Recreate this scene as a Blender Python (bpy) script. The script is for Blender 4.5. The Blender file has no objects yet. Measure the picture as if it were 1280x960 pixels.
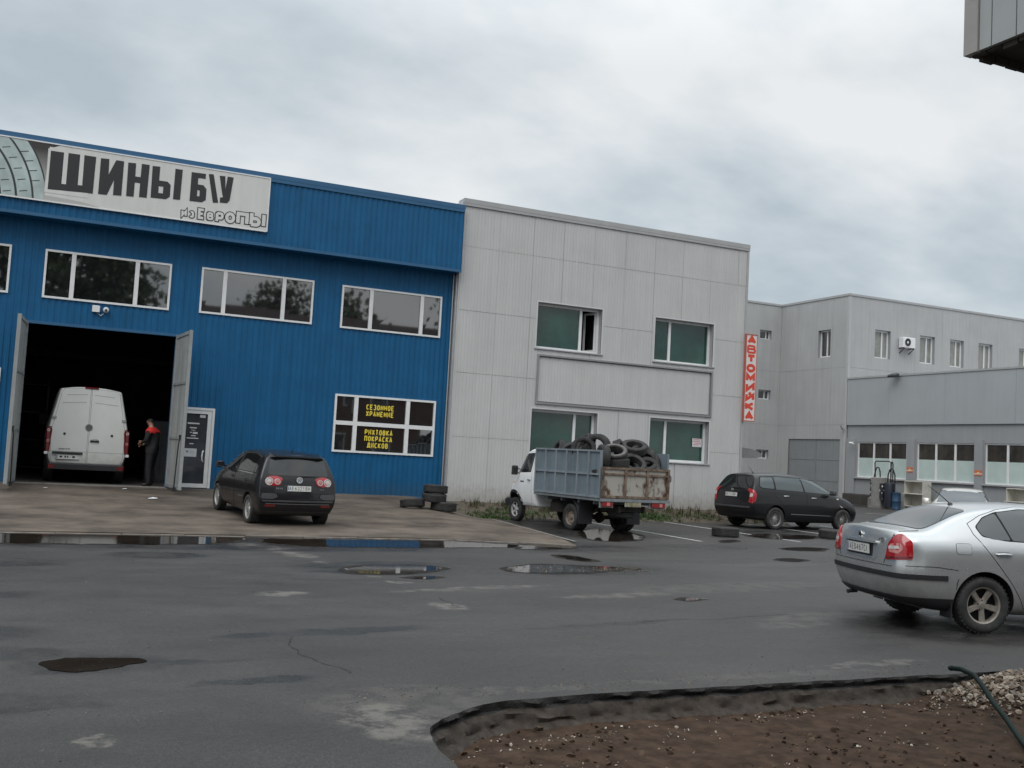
import bpy, bmesh, math, random
from mathutils import Vector, Matrix, Euler
from mathutils.bvhtree import BVHTree
from mathutils import noise as mnoise
random.seed(7)
R = math.radians
scn = bpy.context.scene
COL = scn.collection

# ------------------------------------------------------------------ camera, sky, sun, exposure
cam_d = bpy.data.cameras.new('camera')
cam = bpy.data.objects.new('camera', cam_d)
COL.objects.link(cam)
cam_d.sensor_width = 36.0
cam_d.lens = 36.0 * 1285.7 / 1280.0
cam_d.clip_start = 0.1
cam_d.clip_end = 3000
PITCH, ROLL, YAW = 0.07095, 0.05432, 0.42633
cam.matrix_world = (Matrix.Translation((0, 0, 1.66)) @ Matrix.Rotation(-YAW, 4, 'Z')
                    @ Matrix.Rotation(math.pi / 2 + PITCH, 4, 'X') @ Matrix.Rotation(ROLL, 4, 'Z'))
scn.camera = cam
scn.view_settings.view_transform = 'Standard'
scn.view_settings.look = 'None'
scn.view_settings.exposure = 0.10
scn.view_settings.gamma = 1.0
scn.view_settings.use_curve_mapping = False

SUN_EL, SUN_AZ = R(52), R(221)          # behind the camera, high, veiled by cloud
world = bpy.data.worlds.new('World')
scn.world = world
world.use_nodes = True
def build_world():
    nt = world.node_tree
    nt.nodes.clear()
    N = nt.nodes.new
    L = nt.links.new
    out = N('ShaderNodeOutputWorld')
    sky = N('ShaderNodeTexSky'); sky.sky_type = 'NISHITA'; sky.sun_disc = False
    sky.sun_elevation = SUN_EL; sky.sun_rotation = SUN_AZ
    bg = N('ShaderNodeBackground'); bg.inputs[1].default_value = 0.10
    L(sky.outputs[0], bg.inputs[0])
    tc = N('ShaderNodeTexCoord')
    sep = N('ShaderNodeSeparateXYZ'); L(tc.outputs['Generated'], sep.inputs[0])
    zc = N('ShaderNodeMath'); zc.operation = 'MAXIMUM'; zc.inputs[1].default_value = 0.0; L(sep.outputs[2], zc.inputs[0])
    za = N('ShaderNodeMath'); za.operation = 'ADD'; za.inputs[1].default_value = 0.30; L(zc.outputs[0], za.inputs[0])
    dx = N('ShaderNodeMath'); dx.operation = 'DIVIDE'; L(sep.outputs[0], dx.inputs[0]); L(za.outputs[0], dx.inputs[1])
    dy = N('ShaderNodeMath'); dy.operation = 'DIVIDE'; L(sep.outputs[1], dy.inputs[0]); L(za.outputs[0], dy.inputs[1])
    cmb = N('ShaderNodeCombineXYZ'); L(dx.outputs[0], cmb.inputs[0]); L(dy.outputs[0], cmb.inputs[1])
    mp = N('ShaderNodeMapping'); L(cmb.outputs[0], mp.inputs[0])
    mp.inputs['Rotation'].default_value = (0, 0, R(-24)); mp.inputs['Scale'].default_value = (1.0, 1.25, 1)
    mp.inputs['Location'].default_value = (3.3, 1.9, 0)
    n1 = N('ShaderNodeTexNoise'); n1.inputs['Scale'].default_value = 1.0; n1.inputs['Detail'].default_value = 5
    n1.inputs['Roughness'].default_value = 0.5; n1.inputs['Distortion'].default_value = 0.35
    L(mp.outputs[0], n1.inputs['Vector'])
    n2 = N('ShaderNodeTexNoise'); n2.inputs['Scale'].default_value = 2.6; n2.inputs['Detail'].default_value = 5
    n2.inputs['Roughness'].default_value = 0.55
    L(mp.outputs[0], n2.inputs['Vector'])
    mx = N('ShaderNodeMath'); mx.operation = 'MULTIPLY_ADD'; mx.inputs[1].default_value = 0.42
    L(n2.outputs[0], mx.inputs[0]); L(n1.outputs[0], mx.inputs[2])
    cr = N('ShaderNodeValToRGB')
    e = cr.color_ramp.elements
    e[0].position = 0.545; e[0].color = (0.44, 0.505, 0.55, 1)
    e[1].position = 0.83; e[1].color = (0.80, 0.82, 0.83, 1)
    a = cr.color_ramp.elements.new(0.635); a.color = (0.535, 0.595, 0.635, 1)
    b = cr.color_ramp.elements.new(0.725); b.color = (0.665, 0.71, 0.735, 1)
    L(mx.outputs[0], cr.inputs[0])
    # overcast brightens towards the zenith
    zr = N('ShaderNodeMapRange'); zr.inputs[1].default_value = 0.36; zr.inputs[2].default_value = 0.95
    zr.inputs[3].default_value = 1.0; zr.inputs[4].default_value = 2.5
    L(sep.outputs[2], zr.inputs[0])
    bg2 = N('ShaderNodeBackground'); L(cr.outputs[0], bg2.inputs[0]); L(zr.outputs[0], bg2.inputs[1])
    mix = N('ShaderNodeMixShader'); mix.inputs[0].default_value = 0.93
    L(bg.outputs[0], mix.inputs[1]); L(bg2.outputs[0], mix.inputs[2])
    L(mix.outputs[0], out.inputs[0])
build_world()
sun_d = bpy.data.lights.new('sun', 'SUN')
sun = bpy.data.objects.new('sun', sun_d)
COL.objects.link(sun)
sun_d.energy = 1.2
sun_d.angle = R(40)
sun_d.color = (1.0, 0.96, 0.92)
sd = Vector((math.sin(SUN_AZ) * math.cos(SUN_EL), math.cos(SUN_AZ) * math.cos(SUN_EL), math.sin(SUN_EL)))
sun.rotation_euler = sd.to_track_quat('Z', 'Y').to_euler()

# ------------------------------------------------------------------ materials
MATS = {}
def M(name, col, rough=0.6, metal=0.0, var=0.0, vs=3.0, bump=0.0, bs=40.0, spec=0.5, coat=0.0, ior=1.5, streak=0.0, dirt=None):
    """Procedural Principled material: base colour with noise variation, optional vertical streaks, bump and low dirt."""
    if name in MATS: return MATS[name]
    m = bpy.data.materials.new(name); m.use_nodes = True
    nt = m.node_tree; N = nt.nodes.new; L = nt.links.new
    p = nt.nodes['Principled BSDF']
    p.inputs['Roughness'].default_value = rough
    p.inputs['Metallic'].default_value = metal
    p.inputs['Specular IOR Level'].default_value = spec
    p.inputs['IOR'].default_value = ior
    p.inputs['Coat Weight'].default_value = coat
    p.inputs['Coat Roughness'].default_value = 0.06
    p.inputs['Base Color'].default_value = (*col, 1)
    tc = N('ShaderNodeTexCoord')
    if var > 0 or streak > 0:
        n = N('ShaderNodeTexNoise'); n.inputs['Scale'].default_value = vs; n.inputs['Detail'].default_value = 6
        n.inputs['Roughness'].default_value = 0.6
        L(tc.outputs['Object'], n.inputs['Vector'])
        mr = N('ShaderNodeMapRange'); mr.inputs[1].default_value = 0.3; mr.inputs[2].default_value = 0.7
        mr.inputs[3].default_value = 1 - var; mr.inputs[4].default_value = 1 + var * 0.7
        L(n.outputs[0], mr.inputs[0])
        fac = mr.outputs[0]
        if streak > 0:
            mp = N('ShaderNodeMapping'); mp.inputs['Scale'].default_value = (6, 6, 0.35)
            L(tc.outputs['Object'], mp.inputs[0])
            n2 = N('ShaderNodeTexNoise'); n2.inputs['Scale'].default_value = 1.0; n2.inputs['Detail'].default_value = 4
            L(mp.outputs[0], n2.inputs['Vector'])
            mr2 = N('ShaderNodeMapRange'); mr2.inputs[1].default_value = 0.35; mr2.inputs[2].default_value = 0.7
            mr2.inputs[3].default_value = 1.0; mr2.inputs[4].default_value = 1 - streak
            L(n2.outputs[0], mr2.inputs[0])
            mu = N('ShaderNodeMath'); mu.operation = 'MULTIPLY'; L(fac, mu.inputs[0]); L(mr2.outputs[0], mu.inputs[1])
            fac = mu.outputs[0]
        vm = N('ShaderNodeVectorMath'); vm.operation = 'SCALE'; vm.inputs[0].default_value = col
        L(fac, vm.inputs['Scale'])
        cur = vm.outputs[0]
        if dirt:
            dcol, z0, z1 = dirt
            sp = N('ShaderNodeSeparateXYZ'); L(tc.outputs['Object'], sp.inputs[0])
            n3 = N('ShaderNodeTexNoise'); n3.inputs['Scale'].default_value = 7; n3.inputs['Detail'].default_value = 6
            L(tc.outputs['Object'], n3.inputs['Vector'])
            ad = N('ShaderNodeMath'); ad.operation = 'MULTIPLY_ADD'; ad.inputs[1].default_value = (z1 - z0) * 1.2
            L(n3.outputs[0], ad.inputs[0]); L(sp.outputs[2], ad.inputs[2])
            mr3 = N('ShaderNodeMapRange'); mr3.inputs[1].default_value = z0 + (z1 - z0) * .5; mr3.inputs[2].default_value = z1 + (z1 - z0) * .6
            mr3.inputs[3].default_value = 0.75; mr3.inputs[4].default_value = 0.0
            L(ad.outputs[0], mr3.inputs[0])
            mx = N('ShaderNodeMix'); mx.data_type = 'RGBA'; mx.inputs['B'].default_value = (*dcol, 1)
            L(mr3.outputs[0], mx.inputs['Factor']); L(cur, mx.inputs['A'])
            cur = mx.outputs['Result']
            rr = N('ShaderNodeMapRange'); rr.inputs[3].default_value = rough; rr.inputs[4].default_value = 0.8; rr.inputs[2].default_value = 0.75
            L(mr3.outputs[0], rr.inputs[0]); L(rr.outputs[0], p.inputs['Roughness'])
        L(cur, p.inputs['Base Color'])
    if bump > 0:
        nb = N('ShaderNodeTexNoise'); nb.inputs['Scale'].default_value = bs; nb.inputs['Detail'].default_value = 4
        L(tc.outputs['Object'], nb.inputs['Vector'])
        b = N('ShaderNodeBump'); b.inputs['Strength'].default_value = bump; b.inputs['Distance'].default_value = 0.02
        L(nb.outputs[0], b.inputs['Height']); L(b.outputs[0], p.inputs['Normal'])
    MATS[name] = m
    return m

def mat_two(name, c1, c2, scale, lo, hi, rough=0.8, bump=0.3, detail=8, stretch=(1, 1, 1)):
    """Two colours mixed by noise (rust, soil, worn paint)."""
    if name in MATS: return MATS[name]
    m = bpy.data.materials.new(name); m.use_nodes = True
    nt = m.node_tree; N = nt.nodes.new; L = nt.links.new
    p = nt.nodes['Principled BSDF']; p.inputs['Roughness'].default_value = rough
    tc = N('ShaderNodeTexCoord'); mp = N('ShaderNodeMapping'); mp.inputs['Scale'].default_value = stretch
    L(tc.outputs['Object'], mp.inputs[0])
    n = N('ShaderNodeTexNoise'); n.inputs['Scale'].default_value = scale; n.inputs['Detail'].default_value = detail
    n.inputs['Roughness'].default_value = 0.65
    L(mp.outputs[0], n.inputs['Vector'])
    cr = N('ShaderNodeValToRGB'); e = cr.color_ramp.elements
    e[0].position = lo; e[0].color = (*c1, 1); e[1].position = hi; e[1].color = (*c2, 1)
    L(n.outputs[0], cr.inputs[0]); L(cr.outputs[0], p.inputs['Base Color'])
    if bump:
        b = N('ShaderNodeBump'); b.inputs['Strength'].default_value = bump; b.inputs['Distance'].default_value = 0.02
        L(n.outputs[0], b.inputs['Height']); L(b.outputs[0], p.inputs['Normal'])
    MATS[name] = m
    return m

def mat_asphalt():
    m = bpy.data.materials.new('asphalt'); m.use_nodes = True
    nt = m.node_tree; N = nt.nodes.new; L = nt.links.new
    p = nt.nodes['Principled BSDF']; p.inputs['Specular IOR Level'].default_value = .32
    tc = N('ShaderNodeTexCoord'); pos = tc.outputs['Object']
    def noise(scale, detail=6, rough=.6, stretch=None, dist=0):
        n = N('ShaderNodeTexNoise'); n.inputs['Scale'].default_value = scale; n.inputs['Detail'].default_value = detail
        n.inputs['Roughness'].default_value = rough; n.inputs['Distortion'].default_value = dist
        if stretch:
            mp = N('ShaderNodeMapping'); mp.inputs['Scale'].default_value = stretch[:3]
            mp.inputs['Rotation'].default_value = (0, 0, stretch[3]); L(pos, mp.inputs[0]); L(mp.outputs[0], n.inputs['Vector'])
        else: L(pos, n.inputs['Vector'])
        return n
    def mr(src, a, b, c, d, smooth=False):
        x = N('ShaderNodeMapRange'); x.inputs[1].default_value = a; x.inputs[2].default_value = b
        x.inputs[3].default_value = c; x.inputs[4].default_value = d
        if smooth: x.interpolation_type = 'SMOOTHSTEP'
        L(src, x.inputs[0]); return x.outputs[0]
    def mul(a, b):
        x = N('ShaderNodeMath'); x.operation = 'MULTIPLY'; L(a, x.inputs[0]); L(b, x.inputs[1]); return x.outputs[0]
    def mx2(a, b):
        x = N('ShaderNodeMath'); x.operation = 'MAXIMUM'; L(a, x.inputs[0]); L(b, x.inputs[1]); return x.outputs[0]
    big = noise(0.22, 5, .55, (1, 1.7, 1, R(18)))
    mid = noise(1.3, 7, .62, (1, 1.8, 1, R(10)))
    fine = noise(60, 4, .7)
    ag = N('ShaderNodeTexVoronoi'); ag.inputs['Scale'].default_value = 95; L(pos, ag.inputs['Vector'])
    f = mul(mr(big.outputs[0], .3, .7, .70, 1.28), mr(mid.outputs[0], .3, .7, .76, 1.2))
    f = mul(f, mr(fine.outputs[0], .3, .7, .60, 1.40))
    f = mul(f, mr(noise(22, 5, .7).outputs[0], .3, .7, .78, 1.22))
    f = mul(f, mr(ag.outputs['Distance'], 0.0, .6, 1.30, .76))
    col = N('ShaderNodeVectorMath'); col.operation = 'SCALE'; col.inputs[0].default_value = (0.0515, 0.048, 0.0452); L(f, col.inputs['Scale'])
    warp = noise(3.2, 7, .65)
    wv = N('ShaderNodeVectorMath'); wv.operation = 'MULTIPLY_ADD'
    wv.inputs[1].default_value = (0.42, 0.42, 0); L(warp.outputs['Color'], wv.inputs[0])
    off = N('ShaderNodeVectorMath'); off.operation = 'SUBTRACT'; off.inputs[1].default_value = (0.21, 0.21, 0)
    L(pos, off.inputs[0]); L(off.outputs[0], wv.inputs[2])
    def ell(x, y, a, b, rot=0, amt=1.0, soft=.3):
        mp = N('ShaderNodeMapping'); mp.vector_type = 'TEXTURE'
        mp.inputs['Location'].default_value = (x, y, 0); mp.inputs['Rotation'].default_value = (0, 0, R(rot))
        mp.inputs['Scale'].default_value = (a, b, 1)
        L(wv.outputs[0], mp.inputs[0])
        ln = N('ShaderNodeVectorMath'); ln.operation = 'LENGTH'; L(mp.outputs[0], ln.inputs[0])
        return mr(ln.outputs['Value'], 1 - soft, 1 + soft * .2, amt, 0, True)
    def union(lst):
        u = None
        for e in lst:
            o = ell(*e); u = o if u is None else mx2(u, o)
        return u
    # pale, dry and dusty spots; dark, damp spots
    dry = union([(2.12, 6.15, .35, .55, 10), (.42, 6.1, .12, .16, 0), (2.57, 11.63, .35, .22, 10), (3.30, 17.0, .38, .75, 25), (3.70, 15.75, .26, .55, 20), (3.85, 14.7, .14, .22, 20), (4.02, 13.9, .12, .20, 20), (4.15, 13.2, .12, .18, 20), (4.28, 12.6, .16, .18, 20), (5.1, 12.0, 1.3, .16, 12, .7), (6.7, 11.3, 1.0, .2, 8, .6), (6.9, 7.1, .75, .12, 4, .7), (4.2, 10.6, .2, .3, 20),
                 (5.4, 6.85, 1.6, .10, 0, .25), (9.0, 12.0, 2.2, .5, 12, .25), (8.2, 9.4, 1.4, .35, 25, .35), (12.5, 15.0, 2.0, .3, 10, .2), (3.2, 6.75, .7, .12, 0, .35), (2.3, 6.5, .75, .6, 20, .3)])
    dn = mr(noise(4.5, 8, .72).outputs[0], .42, .56, 0.0, 1)
    dry = mul(dry, dn)
    wet = union([(.50, 8.12, .62, .42, 0), (1.15, 8.09, .55, .09, 0), (-.1, 8.6, .5, .3, 0), (-.4, 7.0, .9, .35, 10), (.1, 6.9, .5, .10, 5), (1.5, 7.4, .5, .12, 5), (-1.2, 11.5, 1.5, .5, 8), (-.6, 14.5, 1.2, .6, 0), (1.6, 15.5, .8, .5, 0), (5.5, 9.3, 1.4, .10, 10), (-1.0, 9.5, 1.3, .6, 0), (9.6, 8.6, 1.6, 1.2, -15), (11.5, 22.0, 3.5, 2.6, 20),
                 (13.5, 18, 2.2, .8, 0), (4.6, 14.1, 1.5, .9, 8), (7.6, 14.0, 2.0, .8, 5), (3.5, 17.6, 9, 1.5, 0), (20, 22.5, 4, 1.3, 5), (2.5, 9.2, 1.2, .2, 8), (9.3, 5.9, 1.4, .6, 0)])
    wn = mr(noise(1.6, 9, .72).outputs[0], .36, .55, 0.2, 1)
    wet = mul(wet, wn)
    m1 = N('ShaderNodeMix'); m1.data_type = 'RGBA'; m1.inputs['B'].default_value = (0.15, 0.138, 0.122, 1)
    dr = mr(dry, 0, 1, 0, .82); L(dr, m1.inputs['Factor']); L(col.outputs[0], m1.inputs['A'])
    m2 = N('ShaderNodeMix'); m2.data_type = 'RGBA'; m2.inputs['B'].default_value = (0.017, 0.0165, 0.016, 1)
    wt = mr(wet, 0, 1, 0, .85); L(wt, m2.inputs['Factor']); L(m1.outputs['Result'], m2.inputs['A'])
    # cracks
    cw = N('ShaderNodeVectorMath'); cw.operation = 'MULTIPLY_ADD'; cw.inputs[1].default_value = (.5, .5, 0)
    cn = noise(3, 6, .65); L(cn.outputs['Color'], cw.inputs[0]); L(pos, cw.inputs[2])
    vo = N('ShaderNodeTexVoronoi'); vo.feature = 'DISTANCE_TO_EDGE'; vo.inputs['Scale'].default_value = 0.33; L(cw.outputs[0], vo.inputs['Vector'])
    ck = mul(mr(vo.outputs['Distance'], 0.0, .0022, 1, 0), mr(noise(.5, 3).outputs[0], .50, .58, 0, 1))
    m3 = N('ShaderNodeMix'); m3.data_type = 'RGBA'; m3.inputs['B'].default_value = (0.02, 0.018, 0.016, 1)
    L(mr(ck, 0, 1, 0, .7), m3.inputs['Factor']); L(m2.outputs['Result'], m3.inputs['A'])
    L(m3.outputs['Result'], p.inputs['Base Color'])
    r1 = mr(mid.outputs[0], .3, .7, .46, .66)
    sb = N('ShaderNodeMath'); sb.operation = 'SUBTRACT'; L(r1, sb.inputs[0]); L(mr(wet, 0, 1, 0, .26), sb.inputs[1])
    L(sb.outputs[0], p.inputs['Roughness'])
    b = N('ShaderNodeBump'); b.inputs['Strength'].default_value = 0.55; b.inputs['Distance'].default_value = 0.006
    hh = N('ShaderNodeMath'); hh.operation = 'ADD'; L(fine.outputs[0], hh.inputs[0]); L(ag.outputs['Distance'], hh.inputs[1])
    L(hh.outputs[0], b.inputs['Height']); L(b.outputs[0], p.inputs['Normal'])
    return m

# ------------------------------------------------------------------ mesh builder
class MB:
    def __init__(s): s.v = []; s.f = []; s.mi = []; s.T = None; s.cur = 0
    def add(s, vs, fs):
        o = len(s.v)
        if s.T is not None: vs = [tuple(s.T @ Vector(p)) for p in vs]
        s.v += [tuple(p) for p in vs]
        for f in fs: s.f.append(tuple(i + o for i in f)); s.mi.append(s.cur)
        return s
    def box(s, x0, x1, y0, y1, z0, z1):
        s.add([(x0,y0,z0),(x1,y0,z0),(x1,y1,z0),(x0,y1,z0),(x0,y0,z1),(x1,y0,z1),(x1,y1,z1),(x0,y1,z1)],
              [(0,3,2,1),(4,5,6,7),(0,1,5,4),(1,2,6,5),(2,3,7,6),(3,0,4,7)])
        return s
    def bevbox(s, x0, x1, y0, y1, z0, z1, b):
        """box whose vertical and top edges are chamfered"""
        def ring(z, d): return [(x0+b+d,y0+d,z),(x1-b-d,y0+d,z),(x1-d,y0+b+d,z),(x1-d,y1-b-d,z),(x1-b-d,y1-d,z),(x0+b+d,y1-d,z),(x0+d,y1-b-d,z),(x0+d,y0+b+d,z)]
        vs = ring(z0, 0) + ring(z1 - b, 0) + ring(z1, b)
        fs = [tuple(range(7, -1, -1)), tuple(range(16, 24))]
        for k in (0, 8):
            for i in range(8): j = (i + 1) % 8; fs.append((k+i, k+j, k+8+j, k+8+i))
        return s.add(vs, fs)
    def prism(s, pts, axis, a, b):
        """extrude 2D polygon: axis 'y' -> pts are (x,z); 'x' -> (y,z); 'z' -> (x,y)"""
        n = len(pts)
        def P(p, t): return {'y': (p[0], t, p[1]), 'x': (t, p[0], p[1]), 'z': (p[0], p[1], t)}[axis]
        vs = [P(p, a) for p in pts] + [P(p, b) for p in pts]
        fs = [tuple(range(n)), tuple(range(2*n-1, n-1, -1))] + [(i, i+n, (i+1)%n+n, (i+1)%n) for i in range(n)]
        return s.add(vs, fs)
    def tube(s, path, r, n=8, cap=True, closed=False):
        path = [Vector(p) for p in path]; vs = []; fs = []
        rr = r if isinstance(r, (list, tuple)) else [r] * len(path)
        up = None
        for i, p in enumerate(path):
            if closed: d = (path[(i+1) % len(path)] - path[i-1]).normalized()
            else: d = (path[min(i+1, len(path)-1)] - path[max(i-1, 0)]).normalized()
            if up is None: up = Vector((0,0,1)) if abs(d.z) < .9 else Vector((1,0,0))
            a = d.cross(up).normalized(); up = a.cross(d).normalized()
            for k in range(n):
                t = 2*math.pi*k/n; vs.append(p + (a*math.cos(t) + up*math.sin(t))*rr[i])
        m = len(path)
        for i in range(m if closed else m-1):
            j = (i+1) % m
            for k in range(n): fs.append((i*n+k, j*n+k, j*n+(k+1)%n, i*n+(k+1)%n))
        if cap and not closed: fs += [tuple(range(n)), tuple(range(m*n-1, (m-1)*n-1, -1))]
        return s.add(vs, fs)
    def lathe(s, prof, axis='z', n=32, c=(0,0,0), closed=False):
        """profile list of (r, h) turned about an axis"""
        vs = []; fs = []; m = len(prof)
        for k in range(n):
            t = 2*math.pi*k/n; ct, st = math.cos(t), math.sin(t)
            for r, h in prof:
                q = {'z': (r*ct, r*st, h), 'y': (r*ct, h, r*st), 'x': (h, r*ct, r*st)}[axis]
                vs.append((q[0]+c[0], q[1]+c[1], q[2]+c[2]))
        for k in range(n):
            k2 = (k+1) % n
            for i in range(m if closed else m-1): fs.append((k*m+i, k2*m+i, k2*m+(i+1)%m, k*m+(i+1)%m))
        return s.add(vs, fs)
    def mesh(s, name, mats, smooth=False, fix=True):
        me = bpy.data.meshes.new(name)
        me.from_pydata(s.v, [], s.f); me.update()
        if not isinstance(mats, (list, tuple)): mats = [mats]
        for m in mats: me.materials.append(m)
        if len(mats) > 1: me.polygons.foreach_set('material_index', s.mi)
        if fix:
            bm = bmesh.new(); bm.from_mesh(me); bmesh.ops.recalc_face_normals(bm, faces=bm.faces); bm.to_mesh(me); bm.free()
        if smooth: smooth_mesh(me, smooth if smooth is not True else 35)
        return me
def smooth_mesh(me, ang=35):
    me.polygons.foreach_set('use_smooth', [True] * len(me.polygons))
    me.set_sharp_from_angle(angle=R(ang))
    me.update()
def tag(o, label=None, cat=None, group=None, kind=None):
    if label: o['label'] = label
    if cat: o['category'] = cat
    if group: o['group'] = group
    if kind: o['kind'] = kind
    return o
def thing(name, label, cat, loc=(0,0,0), rotz=0, group=None, scale=1, rot=None):
    o = bpy.data.objects.new(name, None); o.empty_display_size = .2
    COL.objects.link(o); o.location = loc; o.rotation_euler = rot or (0, 0, rotz); o.scale = (scale,)*3
    return tag(o, label, cat, group)
def obj(name, me, parent=None, mats=None, smooth=False, world=False, loc=None, rot=None, fix=True):
    if isinstance(me, MB): me = me.mesh(name, mats, smooth, fix)
    o = bpy.data.objects.new(name, me); COL.objects.link(o)
    if parent:
        o.parent = parent
        if world:
            top = parent
            while top.parent: top = top.parent
            o_off = -Vector(top.location)
            me.transform(Matrix.Translation(o_off))
    if loc is not None: o.location = loc
    if rot is not None: o.rotation_euler = rot
    return o
def structure(name, me, mats=None, **k):
    o = obj(name, me, None, mats, **k); o['kind'] = 'structure'; return o
def eval_mesh(o):
    dg = bpy.context.evaluated_depsgraph_get(); dg.update()
    ev = o.evaluated_get(dg)
    return bpy.data.meshes.new_from_object(ev, preserve_all_data_layers=True, depsgraph=dg)
def text_mesh(s, size, ext=0.003, bold=0.0, align='CENTER', sx=1.0):
    cu = bpy.data.curves.new('txt', 'FONT'); cu.body = s; cu.size = size; cu.extrude = ext; cu.offset = bold
    cu.align_x = align; cu.resolution_u = 3; cu.align_y = 'CENTER'
    o = bpy.data.objects.new('txt', cu); COL.objects.link(o)
    me = eval_mesh(o); bpy.data.objects.remove(o)
    if sx != 1: me.transform(Matrix.Diagonal((sx, 1, 1, 1)))
    me.materials.clear()
    return me
def text(name, s, size, mat, parent, mw, world=False, **k):
    me = text_mesh(s, size, **k); me.transform(mw); me.materials.append(mat)
    return obj(name, me, parent, world=world)

# ------------------------------------------------------------------ stroke lettering
def _arc(cx, cy, rx, ry, a0, a1, n=8): return [(cx + rx*math.cos(R(a0 + (a1-a0)*k/n)), cy + ry*math.sin(R(a0 + (a1-a0)*k/n))) for k in range(n+1)]
def _bowl(y0, y1, w, x0=0.0):
    r = (y1 - y0)/2; rx = min(r*.9, w*.55)
    return [(x0, y1)] + _arc(w - rx, (y0+y1)/2, rx, r, 90, -90) + [(x0, y0)]
def glyph(ch, w):
    """open or closed strokes of a capital letter in a box w wide and 1 high"""
    c = {'A':'А','B':'В','E':'Е','H':'Н','T':'Т','O':'О','C':'С','K':'К','M':'М','P':'Р','X':'Х'}.get(ch, ch)
    if c == 'А': return [[(0,0),(w*.5,1),(w,0)], [(w*.17,.3),(w*.83,.3)]]
    if c == 'В': return [[(0,0),(0,1)], _bowl(.53,1,w*.92), _bowl(0,.53,w)]
    if c == 'Т': return [[(0,1),(w,1)], [(w/2,1),(w/2,0)]]
    if c in 'О0': return [_arc(w/2,.5,w/2,.5,90,450,20)[:-1] + ['closed']]
    if c == 'М': return [[(0,0),(0,1),(w/2,.3),(w,1),(w,0)]]
    if c == 'И': return [[(0,1),(0,0),(w,1),(w,0)]]
    if c == 'Й': return [[(0,.86),(0,0),(w,.86),(w,0)], [(w*.28,1.06),(w*.5,.98),(w*.72,1.06)]]
    if c == 'К': return [[(0,0),(0,1)], [(w,1),(w*.12,.5),(w,0)]]
    if c == 'С': return [_arc(w*.5,.5,w*.5,.5,48,312,16)]
    if c == 'Е': return [[(w,1),(0,1),(0,0),(w,0)], [(0,.5),(w*.85,.5)]]
    if c == 'З': return [_arc(w*.48,.76,w*.44,.25,150,-85,10), _arc(w*.48,.27,w*.5,.27,85,-150,10)]
    if c == 'Н': return [[(0,0),(0,1)], [(w,0),(w,1)], [(0,.5),(w,.5)]]
    if c == 'Х': return [[(0,0),(w,1)], [(0,1),(w,0)]]
    if c == 'Р': return [[(0,0),(0,1)], _bowl(.42,1,w)]
    if c == 'П': return [[(0,0),(0,1),(w,1),(w,0)]]
    if c == 'Д': return [[(w*.12,.12),(w*.3,1),(w*.82,1),(w*.82,.12)], [(-w*.04,-.1),(-w*.04,.1),(w*1.04,.1),(w*1.04,-.1)]]
    if c == 'Ь': return [[(0,1),(0,0)], _bowl(0,.55,w)]
    if c == 'Ы': return [[(0,1),(0,0)], _bowl(0,.55,w*.62), [(w,1),(w,0)]]
    if c in 'I1': return [[(w*.5,0),(w*.5,1)]] if c == 'I' else [[(w*.2,.78),(w*.55,1),(w*.55,0)]]
    if c == '2': return [_arc(w*.5,.72,w*.48,.28,160,-20,10) + [(0,0),(w,0)]]
    if c == '3': return [_arc(w*.48,.75,w*.44,.25,150,-85,10), _arc(w*.48,.27,w*.5,.27,85,-150,10)]
    if c == '4': return [[(w*.75,0),(w*.75,1),(0,.3),(w,.3)]]
    if c == '6': return [_arc(w*.5,.3,w*.5,.3,90,450,16)[:-1] + ['closed'], [(w*.75,1),(w*.15,.55),(0,.3)]]
    if c == '7': return [[(0,1),(w,1),(w*.35,0)]]
    if c == '8': return [_arc(w*.5,.26,w*.5,.26,90,450,16)[:-1] + ['closed'], _arc(w*.5,.76,w*.42,.24,90,450,16)[:-1] + ['closed']]
    if c == '9': return [_arc(w*.5,.7,w*.5,.3,90,450,16)[:-1] + ['closed'], [(w*.25,0),(w*.85,.45),(w,.7)]]
    return []
def ribbon(mb, pts, t, d0, d1):
    closed = pts[-1] == 'closed'
    if closed: pts = pts[:-1]
    P = [Vector(p) for p in pts]; n = len(P); Lf = []; Rt = []
    for i in range(n):
        a = P[i-1] if (i > 0 or closed) else None; b = P[(i+1) % n] if (i < n-1 or closed) else None
        e1 = (P[i]-a).normalized() if a is not None else None; e2 = (b-P[i]).normalized() if b is not None else None
        if e1 is None: e1 = e2
        if e2 is None: e2 = e1
        n1 = Vector((-e1.y, e1.x)); n2 = Vector((-e2.y, e2.x)); m = n1 + n2
        m = m.normalized() if m.length > 1e-5 else n1
        k = 1/max(m.dot(n1), .42)
        Lf.append(P[i] + m*t/2*k); Rt.append(P[i] - m*t/2*k)
    for i in range(n if closed else n-1):
        j = (i+1) % n
        q = [Lf[i], Rt[i], Rt[j], Lf[j]]
        vs = [(p.x, p.y, d0) for p in q] + [(p.x, p.y, d1) for p in q]
        mb.add(vs, [(0,1,2,3), (7,6,5,4), (0,4,5,1), (1,5,6,2), (2,6,7,3), (3,7,4,0)])
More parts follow.
